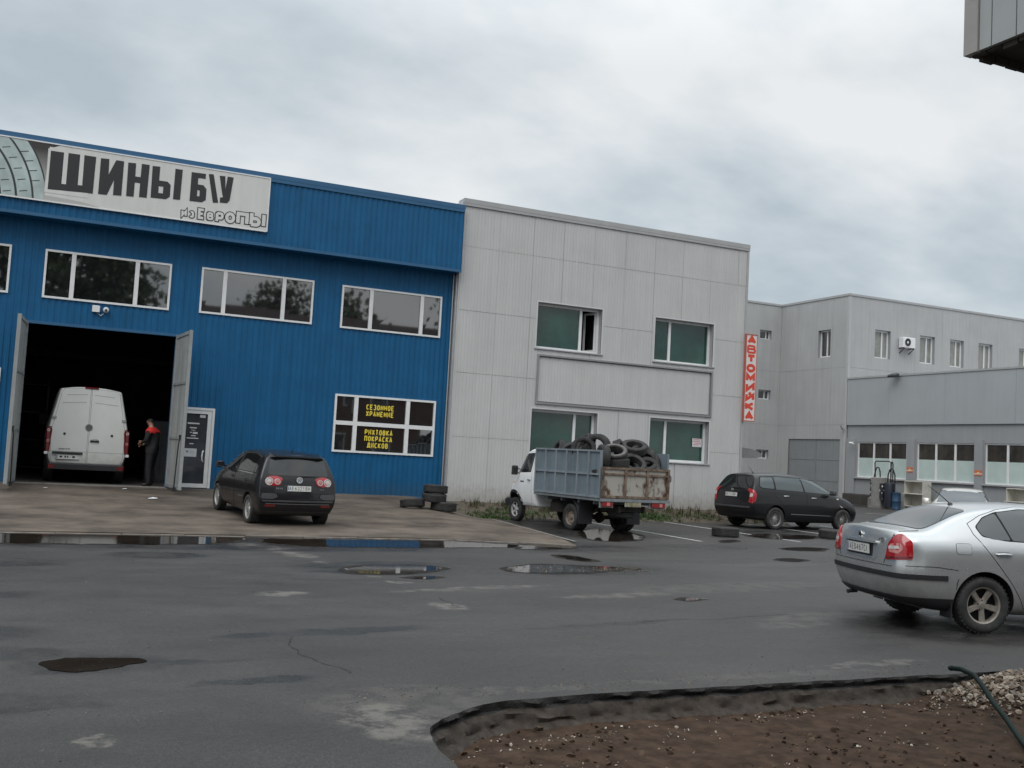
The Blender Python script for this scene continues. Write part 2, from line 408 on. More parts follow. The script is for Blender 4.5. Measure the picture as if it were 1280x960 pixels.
def letters_mesh(s, h, w=.6, t=.18, gap=.28, depth=.002, align='CENTER'):
    """letters h high in the XY plane; w, t, gap relative to the height; strokes kept a hair apart in depth"""
    mb = MB(); x = 0
    for ch in s:
        ww = {'М': w*1.2, 'Ы': w*1.25, 'I': w*.35, 'Д': w*1.05}.get(ch, w)
        for k, st in enumerate(glyph(ch, ww - t)):
            pts = [q if q == 'closed' else ((x + t/2 + q[0])*h, (q[1]*(1-t) + t/2 - .5)*h) for q in st]
            ribbon(mb, pts, t*h, 0, depth + .0003*k)
        x += ww + gap
    W = (x - gap)*h
    sh = -W/2 if align == 'CENTER' else 0
    mb.v = [(v[0] + sh, v[1], v[2]) for v in mb.v]
    return mb.mesh('letters', [])
def letters(name, s, h, mat, parent, mw, world=False, **k):
    me = letters_mesh(s, h, **k); me.transform(mw); me.materials.clear(); me.materials.append(mat)
    return obj(name, me, parent, world=world)
# text facing -Y (u right = +X): rotate 90 about X
def FACE_Y(x, y, z): return Matrix.Translation((x, y, z)) @ Matrix.Rotation(R(90), 4, 'X')
def FACE_X(x, y, z): return Matrix.Translation((x, y, z)) @ Matrix.Rotation(R(-90), 4, 'Z') @ Matrix.Rotation(R(90), 4, 'X')
def poly_round(pts, r, n=4):
    out = []; m = len(pts)
    for i in range(m):
        rr = r[i] if isinstance(r, (list, tuple)) else r
        p = Vector(pts[i]); a = Vector(pts[i-1]); b = Vector(pts[(i+1) % m])
        da = (a-p); db = (b-p); t = min(rr, da.length*.45, db.length*.45)
        if t < 1e-4: out.append(tuple(p)); continue
        s0 = p + da.normalized()*t; s1 = p + db.normalized()*t
        for k in range(n+1):
            u = k/n; out.append(tuple((1-u)**2*s0 + 2*u*(1-u)*p + u*u*s1))
    return out
# ------------------------------------------------------------------ shared material set
BLUE = M('blue_sheet', (0.0055, 0.098, 0.232), .5, spec=.28, var=.13, vs=1.6, streak=.18, bump=.05, bs=6, dirt=((.028, .062, .095), -.1, .5))
BLUE_TRIM = M('blue_trim', (0.02, 0.10, 0.21), .5, var=.1)
GREY = M('grey_sheet', (0.49, 0.484, 0.478), .5, var=.06, vs=.9, streak=.06, bump=.04, bs=5, dirt=((.23, .20, .165), -.1, .55))
GREY_TRIM = M('grey_trim', (0.36, 0.36, 0.36), .5, var=.08)
GREY_DARK = M('grey_seam', (0.24, 0.24, 0.24), .6, var=.1)
GREY2 = M('rear_grey', (0.40, 0.402, 0.40), .55, var=.07, vs=.7, streak=.09, bump=.04, bs=5)
GREY3 = M('annex_grey', (0.305, 0.312, 0.32), .6, var=.06, vs=.8, streak=.06, bump=.04, bs=6)
WHITE_PVC = M('white_pvc', (0.72, 0.72, 0.72), .4, var=.07, vs=8)
GLASS_DARK = M('dark_glass', (0.010, 0.011, 0.012), .025, spec=.5, ior=2.6, bump=.0025, bs=1.1, var=.3)
GLASS_GREEN = M('green_glass', (0.015, 0.060, 0.044), .03, ior=1.6, bump=.0025, bs=1.3, var=.5, vs=1.2)
GLASS_BROWN = M('annex_glass', (0.045, 0.038, 0.03), .06, ior=1.6, var=.7, vs=1.7, streak=.5)
FROST = M('frosted_film', (0.47, 0.56, 0.53), .35, var=.08, vs=2)
CURTAIN = M('blind_glass', (0.28, 0.285, 0.26), .12, ior=1.6, var=.25, vs=2.5, streak=.25)
BLACK = M('dark_interior', (0.20, 0.19, 0.18), .9, var=.4, vs=1)
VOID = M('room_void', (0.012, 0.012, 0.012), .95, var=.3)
CONC = mat_two('concrete', (0.17, 0.155, 0.14), (0.26, 0.245, 0.225), 5, .35, .7, .9, .25)
DIRT = mat_two('apron_dirt', (0.052, 0.041, 0.033), (0.165, 0.135, 0.110), 0.8, .33, .68, .88, .3, 12, (1, 1.15, 1))
DIRT.node_tree.nodes['Principled BSDF'].inputs['Specular IOR Level'].default_value = .25
SOIL = mat_two('soil', (0.022, 0.0135, 0.009), (0.078, 0.050, 0.034), 7, .3, .72, .95, .8, 12)
SOIL.node_tree.nodes['Principled BSDF'].inputs['Specular IOR Level'].default_value = .15
BANK = mat_two('bank_earth', (0.045, 0.035, 0.024), (0.115, 0.095, 0.07), 6, .3, .7, .95, .6, 10)
LEAF_PAINT = M('gate_paint', (0.37, 0.39, 0.385), .5, var=.12, vs=3, streak=.25, bump=.03)
RUBBER = mat_two('rubber', (0.017, 0.017, 0.017), (0.05, 0.048, 0.046), 9, .35, .7, .78, .15)
STEEL = M('galvanised', (0.42, 0.43, 0.44), .42, metal=.6, var=.15, vs=6)
DARKMETAL = M('dark_metal', (0.03, 0.03, 0.032), .5, var=.2)
BLACKPLASTIC = M('black_plastic', (0.018, 0.018, 0.019), .55, var=.15, vs=12)
PAINTLINE = mat_two('road_paint', (0.10, 0.10, 0.10), (0.52, 0.52, 0.51), 14, .34, .52, .7, .1, 8)
WATER = M('puddle_water', (0.026, 0.021, 0.017), .045, ior=1.36, bump=.006, bs=3, var=.35, vs=1.5)
WHITE_PAPER = M('paper', (0.62, 0.63, 0.64), .6, var=.05)
INK = M('black_ink', (0.022, 0.022, 0.024), .55, var=.08)
YELLOW = M('yellow_vinyl', (0.75, 0.58, 0.06), .45, var=.06)
REDVINYL = M('red_vinyl', (0.62, 0.055, 0.025), .5, var=.12, vs=6)
BANNER = M('banner_vinyl', (0.62, 0.615, 0.59), .5, var=.05, vs=1.5, streak=.06)

# ------------------------------------------------------------------ wall sheet with openings
def corr_profile(u0, u1, per, duty, dep, ramp):
    """trapezoid rib profile points (u, d) between u0 and u1, phase fixed in space"""
    pts = []
    def dval(u):
        t = (u / per) % 1.0
        if t < duty: return dep
        if t < duty + ramp: return dep * (1 - (t - duty) / ramp)
        if t < 1 - ramp: return 0.0
        return dep * (t - 1 + ramp) / ramp
    us = {u0, u1}
    k = math.floor(u0 / per) - 1
    while k * per < u1 + per:
        for t in (0, duty, duty + ramp, 1 - ramp):
            u = (k + t) * per
            if u0 + 1e-4 < u < u1 - 1e-4: us.add(u)
        k += 1
    return [(u, dval(u + 1e-6) if u == u0 else dval(u - 1e-6) if u == u1 else dval(u)) for u in sorted(us)]
def corr_rect(mb, T, u0, u1, z0, z1, per, duty, dep, ramp):
    pr = corr_profile(u0, u1, per, duty, dep, ramp); n = len(pr)
    vs = [T(u, d, z0) for u, d in pr] + [T(u, d, z1) for u, d in pr]
    mb.add(vs, [(i, i+1, n+i+1, n+i) for i in range(n-1)])
def cut_rects(u0, u1, z0, z1, holes):
    """rectangles left of a panel after cutting out holes, joined upwards where possible"""
    us = sorted({u0, u1} | {h for H in holes for h in H[:2] if u0 < h < u1})
    out = []
    for a, b in zip(us, us[1:]):
        m = (a + b) / 2
        hs = sorted((max(H[2], z0), min(H[3], z1)) for H in holes if H[0] < m < H[1] and H[2] < z1 and H[3] > z0)
        z = z0
        for h0, h1 in hs:
            if h0 > z + 1e-4: out.append((a, b, z, h0))
            z = max(z, h1)
        if z < z1 - 1e-4: out.append((a, b, z, z1))
    return out
def corr_wall(mb, T, u0, u1, z0, z1, holes, per=.15, duty=.42, dep=.014, ramp=.14):
    for r in cut_rects(u0, u1, z0, z1, holes): corr_rect(mb, T, *r, per, duty, dep, ramp)
def TY(y0): return lambda u, d, z: (u, y0 - d, z)
def TX(x0): return lambda u, d, z: (x0 - d, u, z)
def tbox(mb, T, u0, u1, d0, d1, z0, z1):
    c = [T(u, d, z) for z in (z0, z1) for u, d in ((u0,d0),(u1,d0),(u1,d1),(u0,d1))]
    mb.add(c, [(0,3,2,1),(4,5,6,7),(0,1,5,4),(1,2,6,5),(2,3,7,6),(3,0,4,7)])
def window(parent, T, u0, u1, z0, z1, mull=(), trans=(), fw=.06, dback=.0, dfront=.05, pane=GLASS_DARK, frame=WHITE_PVC, mw=None, panes=None, label=None, skip=()):
    """frame with bars, and every pane an object under it"""
    mw = mw or fw
    mb = MB()
    tbox(mb, T, u0, u1, dback, dfront, z0, z0 + fw); tbox(mb, T, u0, u1, dback, dfront, z1 - fw, z1)
    tbox(mb, T, u0, u0 + fw, dback, dfront, z0 + fw, z1 - fw); tbox(mb, T, u1 - fw, u1, dback, dfront, z0 + fw, z1 - fw)
    us = [u0 + fw - mw/2] + list(mull) + [u1 - fw + mw/2]
    zs = [z0 + fw - mw/2] + list(trans) + [z1 - fw + mw/2]
    for m in mull: tbox(mb, T, m - mw/2, m + mw/2, dback, dfront - .004, z0 + fw, z1 - fw)
    for t in trans:
        for a, b in zip(us, us[1:]): tbox(mb, T, a + mw/2, b - mw/2, dback, dfront - .008, t - mw/2, t + mw/2)
    w = obj('window', mb, parent, frame, world=True)
    if label: w['label'] = label
    k = 0
    for j, (c, d) in enumerate(zip(zs, zs[1:])):
        for i, (a, b) in enumerate(zip(us, us[1:])):
            if k not in skip:
                pm = MB(); dd = (dback + dfront)/2 - .01
                jx = random.uniform(-.004, .004)
                u0_, u1_, z0_, z1_ = a + mw/2 - .008, b - mw/2 + .008, c + mw/2 - .008, d - mw/2 + .008
                # a sheet of glass set with a hair of tilt, as real panes are
                cs = [T(u0_, dd + jx, z0_), T(u1_, dd - jx, z0_), T(u1_, dd - jx*.3, z1_), T(u0_, dd + jx*.8, z1_)]
                cs2 = [T(u0_, dd - .016, z0_), T(u1_, dd - .016, z0_), T(u1_, dd - .016, z1_), T(u0_, dd - .016, z1_)]
                pm.add(cs + cs2, [(0,1,2,3),(7,6,5,4),(0,4,5,1),(1,5,6,2),(2,6,7,3),(3,7,4,0)])
                mt = panes[k] if panes else pane
                obj('frosted_pane' if mt is FROST else 'pane', pm, w, mt, world=True)
            k += 1
    return w

# ------------------------------------------------------------------ blue workshop
BW = 27.37
bb = thing('workshop_building', 'blue corrugated workshop with open gate and pale banner on its fascia', 'building', (4.5, BW, .4))
T = TY(BW)
gate = (-.46, 2.95, .30, 4.26); door = (3.16, 4.02, .30, 2.47)
wins = [(-4.0, -.97, 4.93, 6.10), (-.23, 2.72, 4.91, 6.10), (3.46, 6.40, 4.93, 6.12), (7.18, 10.09, 4.92, 6.10)]
low = [(-4.0, -.97, 1.55, 3.13), (7.18, 10.09, 1.55, 3.12)]
mb = MB(); corr_wall(mb, T, -14, 10.44, .42, 6.86, [gate, door] + wins + low)
obj('wall', mb, bb, BLUE, world=True)
FB = 26.87
mb = MB(); corr_wall(mb, TY(FB), -14, 10.43, 6.80, 8.60, [])
mb.box(-14, 10.43, FB + .001, BW + .3, 6.79, 6.84)
mb.add([(10.432, FB - .02, 6.8), (10.432, BW + .3, 6.8), (10.432, BW + .3, 8.6), (10.432, FB - .02, 8.6)], [(0,1,2,3)])
obj('fascia', mb, bb, BLUE, world=True)
mb = MB(); mb.box(-14, 10.45, FB - .05, BW + .5, 8.59, 8.71); mb.box(-14, 10.44, FB - .045, FB - .02, 8.50, 8.59)
obj('parapet_cap', mb, bb, BLUE_TRIM, world=True)
mb = MB(); mb.box(-14, 10.44, FB - .028, FB - .024, 6.78, 6.86)
mb.box(-14, 10.45, BW - .03, BW + .08, .30, .43)
mb.box(-.52, -.46, BW - .04, BW + .1, .43, 4.33); mb.box(2.95, 3.01, BW - .04, BW + .1, .43, 4.33); mb.box(-.46, 2.95, BW - .04, BW + .1, 4.26, 4.33)
obj('trim', mb, bb, BLUE_TRIM, world=True)
mb = MB()
mb.box(-14, -13.9, BW + .06, 45, 0, 8.5); mb.box(10.25, 10.34, BW + .06, 45, 0, 8.5); mb.box(-14, 10.4, 44.9, 45, 0, 8.5)
mb.box(-14, 10.42, BW + .31, 45, 8.45, 8.55)
obj('outer_shell', mb, bb, BLUE_TRIM, world=True)
mb = MB()
mb.box(-5, 9.6, BW + .11, 43.5, .36, .425)
obj('floor', mb, bb, mat_two('hall_floor', (.06, .054, .05), (.13, .118, .108), 2, .35, .7, .8, .2), world=True)
mb = MB()
mb.box(-5.1, -5, BW + .1, 43.5, .36, 6.8); mb.box(9.6, 9.7, BW + .1, 43.5, .36, 6.8); mb.box(-5.1, 9.7, 43.5, 43.6, .36, 6.8)
mb.box(-5.1, 9.7, BW + .1, 43.6, 6.74, 6.79)
mb.box(-5, -.53, BW + .085, BW + .095, .43, 6.7); mb.box(4.05, 9.6, BW + .085, BW + .095, .43, 6.7); mb.box(-.53, 4.05, BW + .085, BW + .095, 4.34, 6.7)
for xx in (-1.5, 2.0, 5.5): mb.box(xx, xx + .2, 28.5, 43.4, 6.3, 6.55)
mb.box(-4.9, 9.5, 38.0, 38.1, 4.2, 4.4)
obj('hall_interior', mb, bb, BLACK, world=True)
mb = MB(); mb.box(-.50, 2.99, BW - .25, BW + .11, .30, .432)
obj('threshold', mb, bb, CONC, world=True)
for i, (x0, x1, z0, z1) in enumerate(wins):
    a = .62 if i < 2 else .6
    m = [(-3.3, -1.6), (.42, 1.90), (4.06, 5.60), (8.02, 9.50)][i]
    window(bb, T, x0, x1, z0, z1, m, (), .05, -.03, .05, mw=.10)
def vinyl(win, s, x, z, size):
    ww, gp, h = .56, .13, .148; W_ = (len(s)*(ww + gp) - gp)*h
    for k, ch in enumerate(s):
        letters('letter', ch, h, YELLOW, win, FACE_Y(x - W_/2 + (k*(ww + gp) + ww/2)*h, BW - .0215, z), world=True, w=ww, t=.19)
for i, (x0, x1, z0, z1) in enumerate(low):
    m = [(-3.4, -1.7), (7.78, 9.27)][i]
    w = window(bb, T, x0, x1, z0, z1, m, (2.345,), .055, -.03, .05, mw=.11, label=None if i == 0 else 'six pane window with yellow lettering')
    if i == 1:
        vinyl(w, 'СЕЗОННОЕ', 8.47, 2.82, .2); vinyl(w, 'ХРАНЕНИЕ', 8.47, 2.64, .2)
        vinyl(w, 'РИХТОВКА', 8.47, 2.135, .2); vinyl(w, 'ПОКРАСКА', 8.47, 1.955, .2); vinyl(w, 'ДИСКОВ', 8.46, 1.775, .2)
# gate leaves swung out towards the yard
def gate_leaf(side):
    x = -.50 if side < 0 else 2.99
    o = -.13 if side < 0 else .12
    ang = math.atan2(1.72, o)
    mb = MB()
    T2 = Matrix.Translation((x, BW - .05, 0)) @ Matrix.Rotation(-ang, 4, 'Z')    # local x runs along the leaf
    mb.T = T2
    L_ = 1.72
    n = 5
    for k in range(n):
        a = .06 + k*(L_ - .12)/n; b = .06 + (k+1)*(L_ - .12)/n
        mb.box(a + .004, b - .004, -.014 if k % 2 else -.011, .014 if k % 2 else .011, .50, 4.22)
    lf = obj('gate_leaf', mb, bb, LEAF_PAINT, world=True)
    mb = MB(); mb.T = T2
    for z0, z1 in ((.46, .54), (4.20, 4.28), (1.66, 1.72), (3.00, 3.06)): mb.box(.06, L_ - .06, -.035, .035, z0, z1)
    mb.box(0, .06, -.04, .04, .45, 4.29); mb.box(L_ - .06, L_, -.04, .04, .45, 4.29)
    obj('leaf_frame', mb, lf, M('gate_frame_paint', (.30, .315, .315), .5, var=.15, vs=4, streak=.2), world=True)
    mb = MB(); mb.T = T2
    s_ = .045 if side < 0 else -.045
    mb.tube([(L_ - .2, s_, 1.70), (L_ - .17, s_ * 1.6, 1.55), (L_ - .28, s_ * 1.8, .62), (L_ - .30, s_ * 1.8, .44)], .016, 6)
    mb.box(L_ - .26, L_ - .12, s_ - .02, s_ + .02, 1.70, 1.76); mb.box(L_ - .36, L_ - .24, s_ * 1.8 - .03, s_ * 1.8 + .03, .40, .50)
    obj('drop_bolt', mb, lf, DARKMETAL, world=True)
gate_leaf(-1); gate_leaf(1)
# glazed entrance door
mb = MB(); x0, x1, z0, z1 = 3.12, 4.05, .44, 2.49
tbox(mb, T, x0, x0 + .06, -.05, .06, z0, z1); tbox(mb, T, x1 - .06, x1, -.05, .06, z0, z1); tbox(mb, T, x0 + .06, x1 - .06, -.05, .06, z1 - .06, z1)
dr = obj('door', mb, bb, WHITE_PVC, world=True)
mb = MB(); a0, a1, b0, b1 = x0 + .065, x1 - .065, z0 + .01, z1 - .065
tbox(mb, T, a0, a0 + .1, -.03, .045, b0, b1); tbox(mb, T, a1 - .1, a1, -.03, .045, b0, b1); tbox(mb, T, a0 + .1, a1 - .1, -.03, .045, b0, b0 + .1); tbox(mb, T, a0 + .1, a1 - .1, -.03, .045, b1 - .09, b1)
obj('door_sash', mb, dr, WHITE_PVC, world=True)
mb = MB(); tbox(mb, T, a0 + .095, a1 - .095, -.01, .01, b0 + .095, b1 - .085); obj('pane', mb, dr, M('door_glass', (.05, .055, .065), .08, ior=1.6, var=.25), world=True)
mb = MB(); mb.tube([(3.83, BW - .045, 1.12), (3.80, BW - .11, 1.15), (3.79, BW - .13, 1.25), (3.80, BW - .11, 1.36), (3.83, BW - .045, 1.39)], .02, 8); obj('handle', mb, dr, WHITE_PVC, world=True)
def notice(mb_rects, name, mat, label=None):
    mb = MB()
    for r in mb_rects: tbox(mb, T, r[0], r[1], .0105, .0135 + (r[4] if len(r) > 4 else 0), r[2], r[3])
    return obj(name, mb, dr, mat, world=True)
notice([(3.39, 3.70, 1.68, 2.11)], 'poster', INK)
notice([(3.40, 3.69, 2.065, 2.10, .002), (3.40, 3.69, 1.69, 1.715, .002), (3.46, 3.63, 1.955, 1.985, .002), (3.50, 3.60, 1.90, 1.915, .002), (3.47, 3.52, 1.835, 1.86, .002), (3.54, 3.66, 1.815, 1.865, .002), (3.50, 3.62, 1.755, 1.78, .002)], 'poster_print', WHITE_PAPER)
notice([(3.36, 3.67, 1.23, 1.44)], 'notice_sheet', WHITE_PAPER)
notice([(3.41, 3.46, 1.335, 1.385, .002), (3.48, 3.62, 1.36, 1.365, .002), (3.48, 3.60, 1.33, 1.335, .002)], 'notice_print', M('faded_ink', (.22, .22, .28), .7))
notice([(3.48, 3.58, 1.55, 1.575), (3.69, 3.83, 2.24, 2.31)], 'sticker', WHITE_PAPER)
mb = MB(); mb.tube([(10.455, 27.2, .35), (10.455, 27.2, 6.78)], .035, 8); mb.tube([(10.40, 27.31, .35), (10.40, 27.31, 6.78)], .022, 6)
obj('downpipe', mb, bb, STEEL, world=True)

# ------------------------------------------------------------------ banner over the gate
bn = thing('banner_sign', 'long pale tyre shop banner with black lettering and a tyre picture', 'sign', (1.75, 26.83, 7.17))
BY = 26.80
mb = MB(); mb.box(-3.2, 4.93, BY, BY + .05, 7.17, 8.56); obj('banner_panel', mb, bn, BANNER, world=True)
mb = MB(); mb.box(-3.2, 4.945, BY - .012, BY + .05, 8.555, 8.585); mb.box(4.925, 4.95, BY - .012, BY + .05, 7.16, 8.555); mb.box(-3.2, 4.925, BY - .012, BY + .05, 7.145, 7.175)
obj('banner_frame', mb, bn, WHITE_PVC, world=True)
def sheet(name, polys, mat, lay):
    mb = MB()
    for p in polys: mb.prism(p, 'y', BY - lay, BY - lay + .0015)
    return obj(name, mb, bn, mat, world=True)
def arc(cx, cz, r0, r1, a0, a1, n=24, sx=1.0):
    o = [(cx + sx*r1*math.cos(R(a0 + (a1-a0)*k/n)), cz + r1*math.sin(R(a0 + (a1-a0)*k/n))) for k in range(n+1)]
    i = [(cx + sx*r0*math.cos(R(a0 + (a1-a0)*k/n)), cz + r0*math.sin(R(a0 + (a1-a0)*k/n))) for k in range(n+1)]
    return o + i[::-1]
def banner_print_mat():
    m = bpy.data.materials.new('banner_print'); m.use_nodes = True
    nt = m.node_tree; N = nt.nodes.new; L = nt.links.new; p = nt.nodes['Principled BSDF']; p.inputs['Roughness'].default_value = .5
    tc = N('ShaderNodeTexCoord'); sp = N('ShaderNodeSeparateXYZ'); L(tc.outputs['Object'], sp.inputs[0])
    mr = N('ShaderNodeMapRange'); mr.inputs[1].default_value = .25; mr.inputs[2].default_value = 1.4; L(sp.outputs[2], mr.inputs[0])
    cr = N('ShaderNodeValToRGB'); e = cr.color_ramp.elements
    e[0].color = (.42, .42, .40, 1); e[1].color = (.035, .03, .028, 1); e[0].position = .1; e[1].position = .85
    L(mr.outputs[0], cr.inputs[0]); L(cr.outputs[0], p.inputs['Base Color']); return m
# printed picture of a tyre tread: grey backdrop, pale tread band, dark grooves and sipes (print, so millimetre-thin layers)
sheet('print_backdrop', [[(-3.2, 7.18), (.95, 7.18), (.45, 7.26), (-.35, 7.30), (-.36, 8.44), (-.2, 8.5), (-.1, 8.55), (-3.2, 8.55)]], banner_print_mat(), .001)
def clip_band(p): return [(min(max(x, -3.2), -.38), min(max(z, 7.19), 8.545)) for x, z in p]
TC = (-2.9, 7.0)
sheet('print_tread', [clip_band(arc(TC[0], TC[1], .2, 2.62, 4, 66, 30))], M('tread_print', (.40, .475, .465), .5, var=.25, vs=2.2), .0025)
sheet('print_groove', [clip_band(arc(TC[0], TC[1], r, r + w, 4, a1)) for r, w, a1 in ((2.28, .045, 62), (1.92, .05, 58), (1.60, .03, 60), (2.585, .035, 50))], M('groove_print', (.03, .035, .035), .5), .004)
sip = []
for r, n_ in ((2.40, 9), (2.10, 7), (1.75, 6)):
    for k in range(n_):
        a = 9 + k*(52/n_); q = (TC[0] + r*math.cos(R(a)), TC[1] + r*math.sin(R(a)))
        if q[0] < -.55 and q[1] < 8.45: sip.append([(q[0] - .08, q[1] - .03), (q[0] + .09, q[1] + .01), (q[0] + .09, q[1] + .03), (q[0] - .08, q[1] - .008)])
sheet('print_sipe', sip, MATS.get('groove_print') or M('groove_print2', (.03, .035, .035), .5), .0042)
sheet('print_letter_ground', [[(-.37, 7.37), (-.33, 8.48), (.6, 8.5), (.6, 7.37)]], BANNER, .0052)
# block letters
LZ0, LZ1 = 7.52, 8.41
def blk(name, polys): return sheet(name, polys, INK, .0075)
blk('letter', [[(-.30, 7.45), (.70, 7.50), (.71, 8.41), (.445, 8.41), (.45, 7.66), (.35, 7.655), (.35, 8.405), (.09, 8.40), (.09, 7.63), (-.01, 7.625), (-.01, 8.395), (-.30, 8.39)]])
blk('letter', [[(.82, 7.51), (1.02, 7.52), (1.155, 7.92), (1.16, 7.535), (1.35, 7.55), (1.35, 8.41), (1.17, 8.41), (1.02, 8.02), (1.01, 8.41), (.82, 8.40)]])
blk('letter', [[(1.46, 7.56), (1.635, 7.57), (1.635, 7.93), (1.76, 7.93), (1.76, 7.58), (1.94, 7.59), (1.95, 8.42), (1.765, 8.42), (1.76, 8.08), (1.635, 8.08), (1.63, 8.41), (1.45, 8.40)]])
blk('letter', [[(2.03, 7.61), (2.39, 7.625), (2.48, 7.70), (2.48, 8.0), (2.40, 8.07), (2.20, 8.07), (2.20, 7.93), (2.31, 7.93), (2.31, 7.755), (2.20, 7.755), (2.20, 8.42), (2.02, 8.41)], [(2.56, 7.65), (2.73, 7.66), (2.74, 8.43), (2.565, 8.43)]])
blk('letter', [[(2.96, 7.67), (3.26, 7.68), (3.35, 7.75), (3.35, 8.03), (3.27, 8.12), (3.13, 8.12), (3.13, 7.98), (3.19, 7.97), (3.19, 7.82), (3.13, 7.82), (3.13, 8.29), (3.31, 8.29), (3.31, 8.42), (2.96, 8.41)]])
blk('letter', [[(3.53, 7.71), (3.66, 7.73), (3.50, 8.44), (3.38, 8.43)]])
blk('letter', [[(3.70, 7.74), (3.88, 7.75), (3.94, 7.83), (4.00, 8.44), (3.85, 8.44), (3.815, 8.10), (3.79, 8.44), (3.65, 8.43), (3.74, 7.99), (3.77, 7.89), (3.70, 7.87)]])
# small outlined line growing to the right: each letter twice, dark rim behind pale face
def outlined(s, x, z, size, sx=1.0):
    ww, z0, z1 = sx; hh = z1 - z0; tt = .085
    for b, m, l in ((.046, INK, .004), (0, BANNER, .007)):
        mb = MB()
        for k, st_ in enumerate(glyph(s, 1.0)):
            pts = [q if q == 'closed' else (x + tt/2 + q[0]*(ww - tt), z0 + tt/2 + q[1]*(hh - tt)) for q in st_]
            if pts[-1] != 'closed' and b:      # let the dark rim run past the stroke ends
                e0 = (Vector(pts[0]) - Vector(pts[1])).normalized()*b/2; e1 = (Vector(pts[-1]) - Vector(pts[-2])).normalized()*b/2
                pts[0] = tuple(Vector(pts[0]) + e0); pts[-1] = tuple(Vector(pts[-1]) + e1)
            ribbon(mb, pts, tt*size + b, 0, .001 + .0003*k)
        me = mb.mesh('outlined_letter', m); me.transform(FACE_Y(0, BY - l, 0)); obj('outlined_letter', me, bn, world=True)
xx = 2.77
for ch, ww, z0, z1, tk in (('И', .165, 7.235, 7.44, .66), ('З', .155, 7.232, 7.435, .6), ('Е', .19, 7.235, 7.53, .75), ('В', .195, 7.238, 7.47, .62), ('Р', .215, 7.21, 7.50, .8), ('О', .255, 7.245, 7.53, .95), ('П', .31, 7.245, 7.57, 1.05), ('Ы', .40, 7.25, 7.63, 1.1)):
    if ch == 'Е': xx += .03
    outlined(ch, xx, 0, tk, (ww, z0, z1)); xx += ww + .028

# ------------------------------------------------------------------ grey two-storey building
GYF = 27.07
gb = thing('office_building', 'light grey panel clad building with four green windows beside the blue one', 'building', (15.5, GYF, .33))
T = TY(GYF)
gw = [(13.0, 15.17, 4.90, 6.26), (17.06, 19.25, 4.87, 6.23), (12.97, 15.17, 1.75, 3.11), (17.03, 19.22, 1.78, 3.11)]
frame_hole = (13.06, 19.27, 3.26, 4.72)
xs = [10.5, 11.65, 12.75, 13.75, 14.8, 15.9, 16.95, 18.0, 19.05, 20.12, 20.44]
zs = [.33, 2.16, 3.98, 5.76, 7.60, 8.83]
for i, (a, b) in enumerate(zip(xs, xs[1:])):
    for j, (c, d) in enumerate(zip(zs, zs[1:])):
        g = .004 if i in (2, 4, 6) else .0015
        off = random.uniform(-.004, .006)
        mb = MB()
        for r in cut_rects(a + g, b - g, c + .004, d - .004, gw + [frame_hole]): corr_rect(mb, TY(GYF - off), *r, .1, .62, .006, .10)
        if mb.f: obj('wall_panel', mb, gb, GREY, world=True)
mb = MB()
for r in cut_rects(10.5, 20.5, .30, 8.85, [(h[0] - .01, h[1] + .01, h[2] - .01, h[3] + .01) for h in gw]):
    mb.add([T(r[0], -.035, r[2]), T(r[1], -.035, r[2]), T(r[1], -.035, r[3]), T(r[0], -.035, r[3])], [(0,1,2,3)])
obj('backing_wall', mb, gb, M('grey_joint', (.33, .328, .325), .6, var=.15), world=True)
mb = MB(); corr_rect(mb, TY(GYF + .012), 13.14, 19.19, 3.34, 4.64, .1, .62, .006, .10); obj('spandrel_panel', mb, gb, GREY, world=True)
mb = MB()
for d0, d1, e in ((.0, .055, 0), ):
    x0, x1, z0, z1 = frame_hole
    tbox(mb, T, x0, x1, -.03, .05, z1 - .05, z1); tbox(mb, T, x0, x1, -.03, .05, z0, z0 + .05)
    tbox(mb, T, x0, x0 + .05, -.03, .05, z0 + .05, z1 - .05); tbox(mb, T, x1 - .05, x1, -.03, .05, z0 + .05, z1 - .05)
obj('spandrel_frame', mb, gb, GREY_DARK, world=True)  # darker grey bars: shade along the frame outline put into the colour
mb = MB()
mb.box(10.48, 20.53, GYF - .05, GYF + .4, 8.84, 8.97); mb.box(10.48, 20.53, GYF - .045, GYF - .03, 8.76, 8.84)
mb.box(20.44, 20.52, GYF - .03, GYF + .1, .30, 8.84)
obj('parapet_cap', mb, gb, GREY_TRIM, world=True)
mb = MB()
mb.box(10.46, 10.54, GYF + .002, 50, 0, 8.9); mb.box(20.40, 20.50, GYF + .10, 50, 0, 8.9); mb.box(10.54, 20.4, 49.9, 50, 0, 8.9); mb.box(10.54, 20.4, GYF + .42, 49.9, 8.6, 8.7)
obj('side_wall', mb, gb, GREY, world=True)
mb = MB(); mb.box(10.5, 20.45, GYF - .06, GYF - .01, .18, .34); obj('plinth', mb, gb, CONC, world=True)
muls = [14.55, 17.73, 14.50, 17.72]
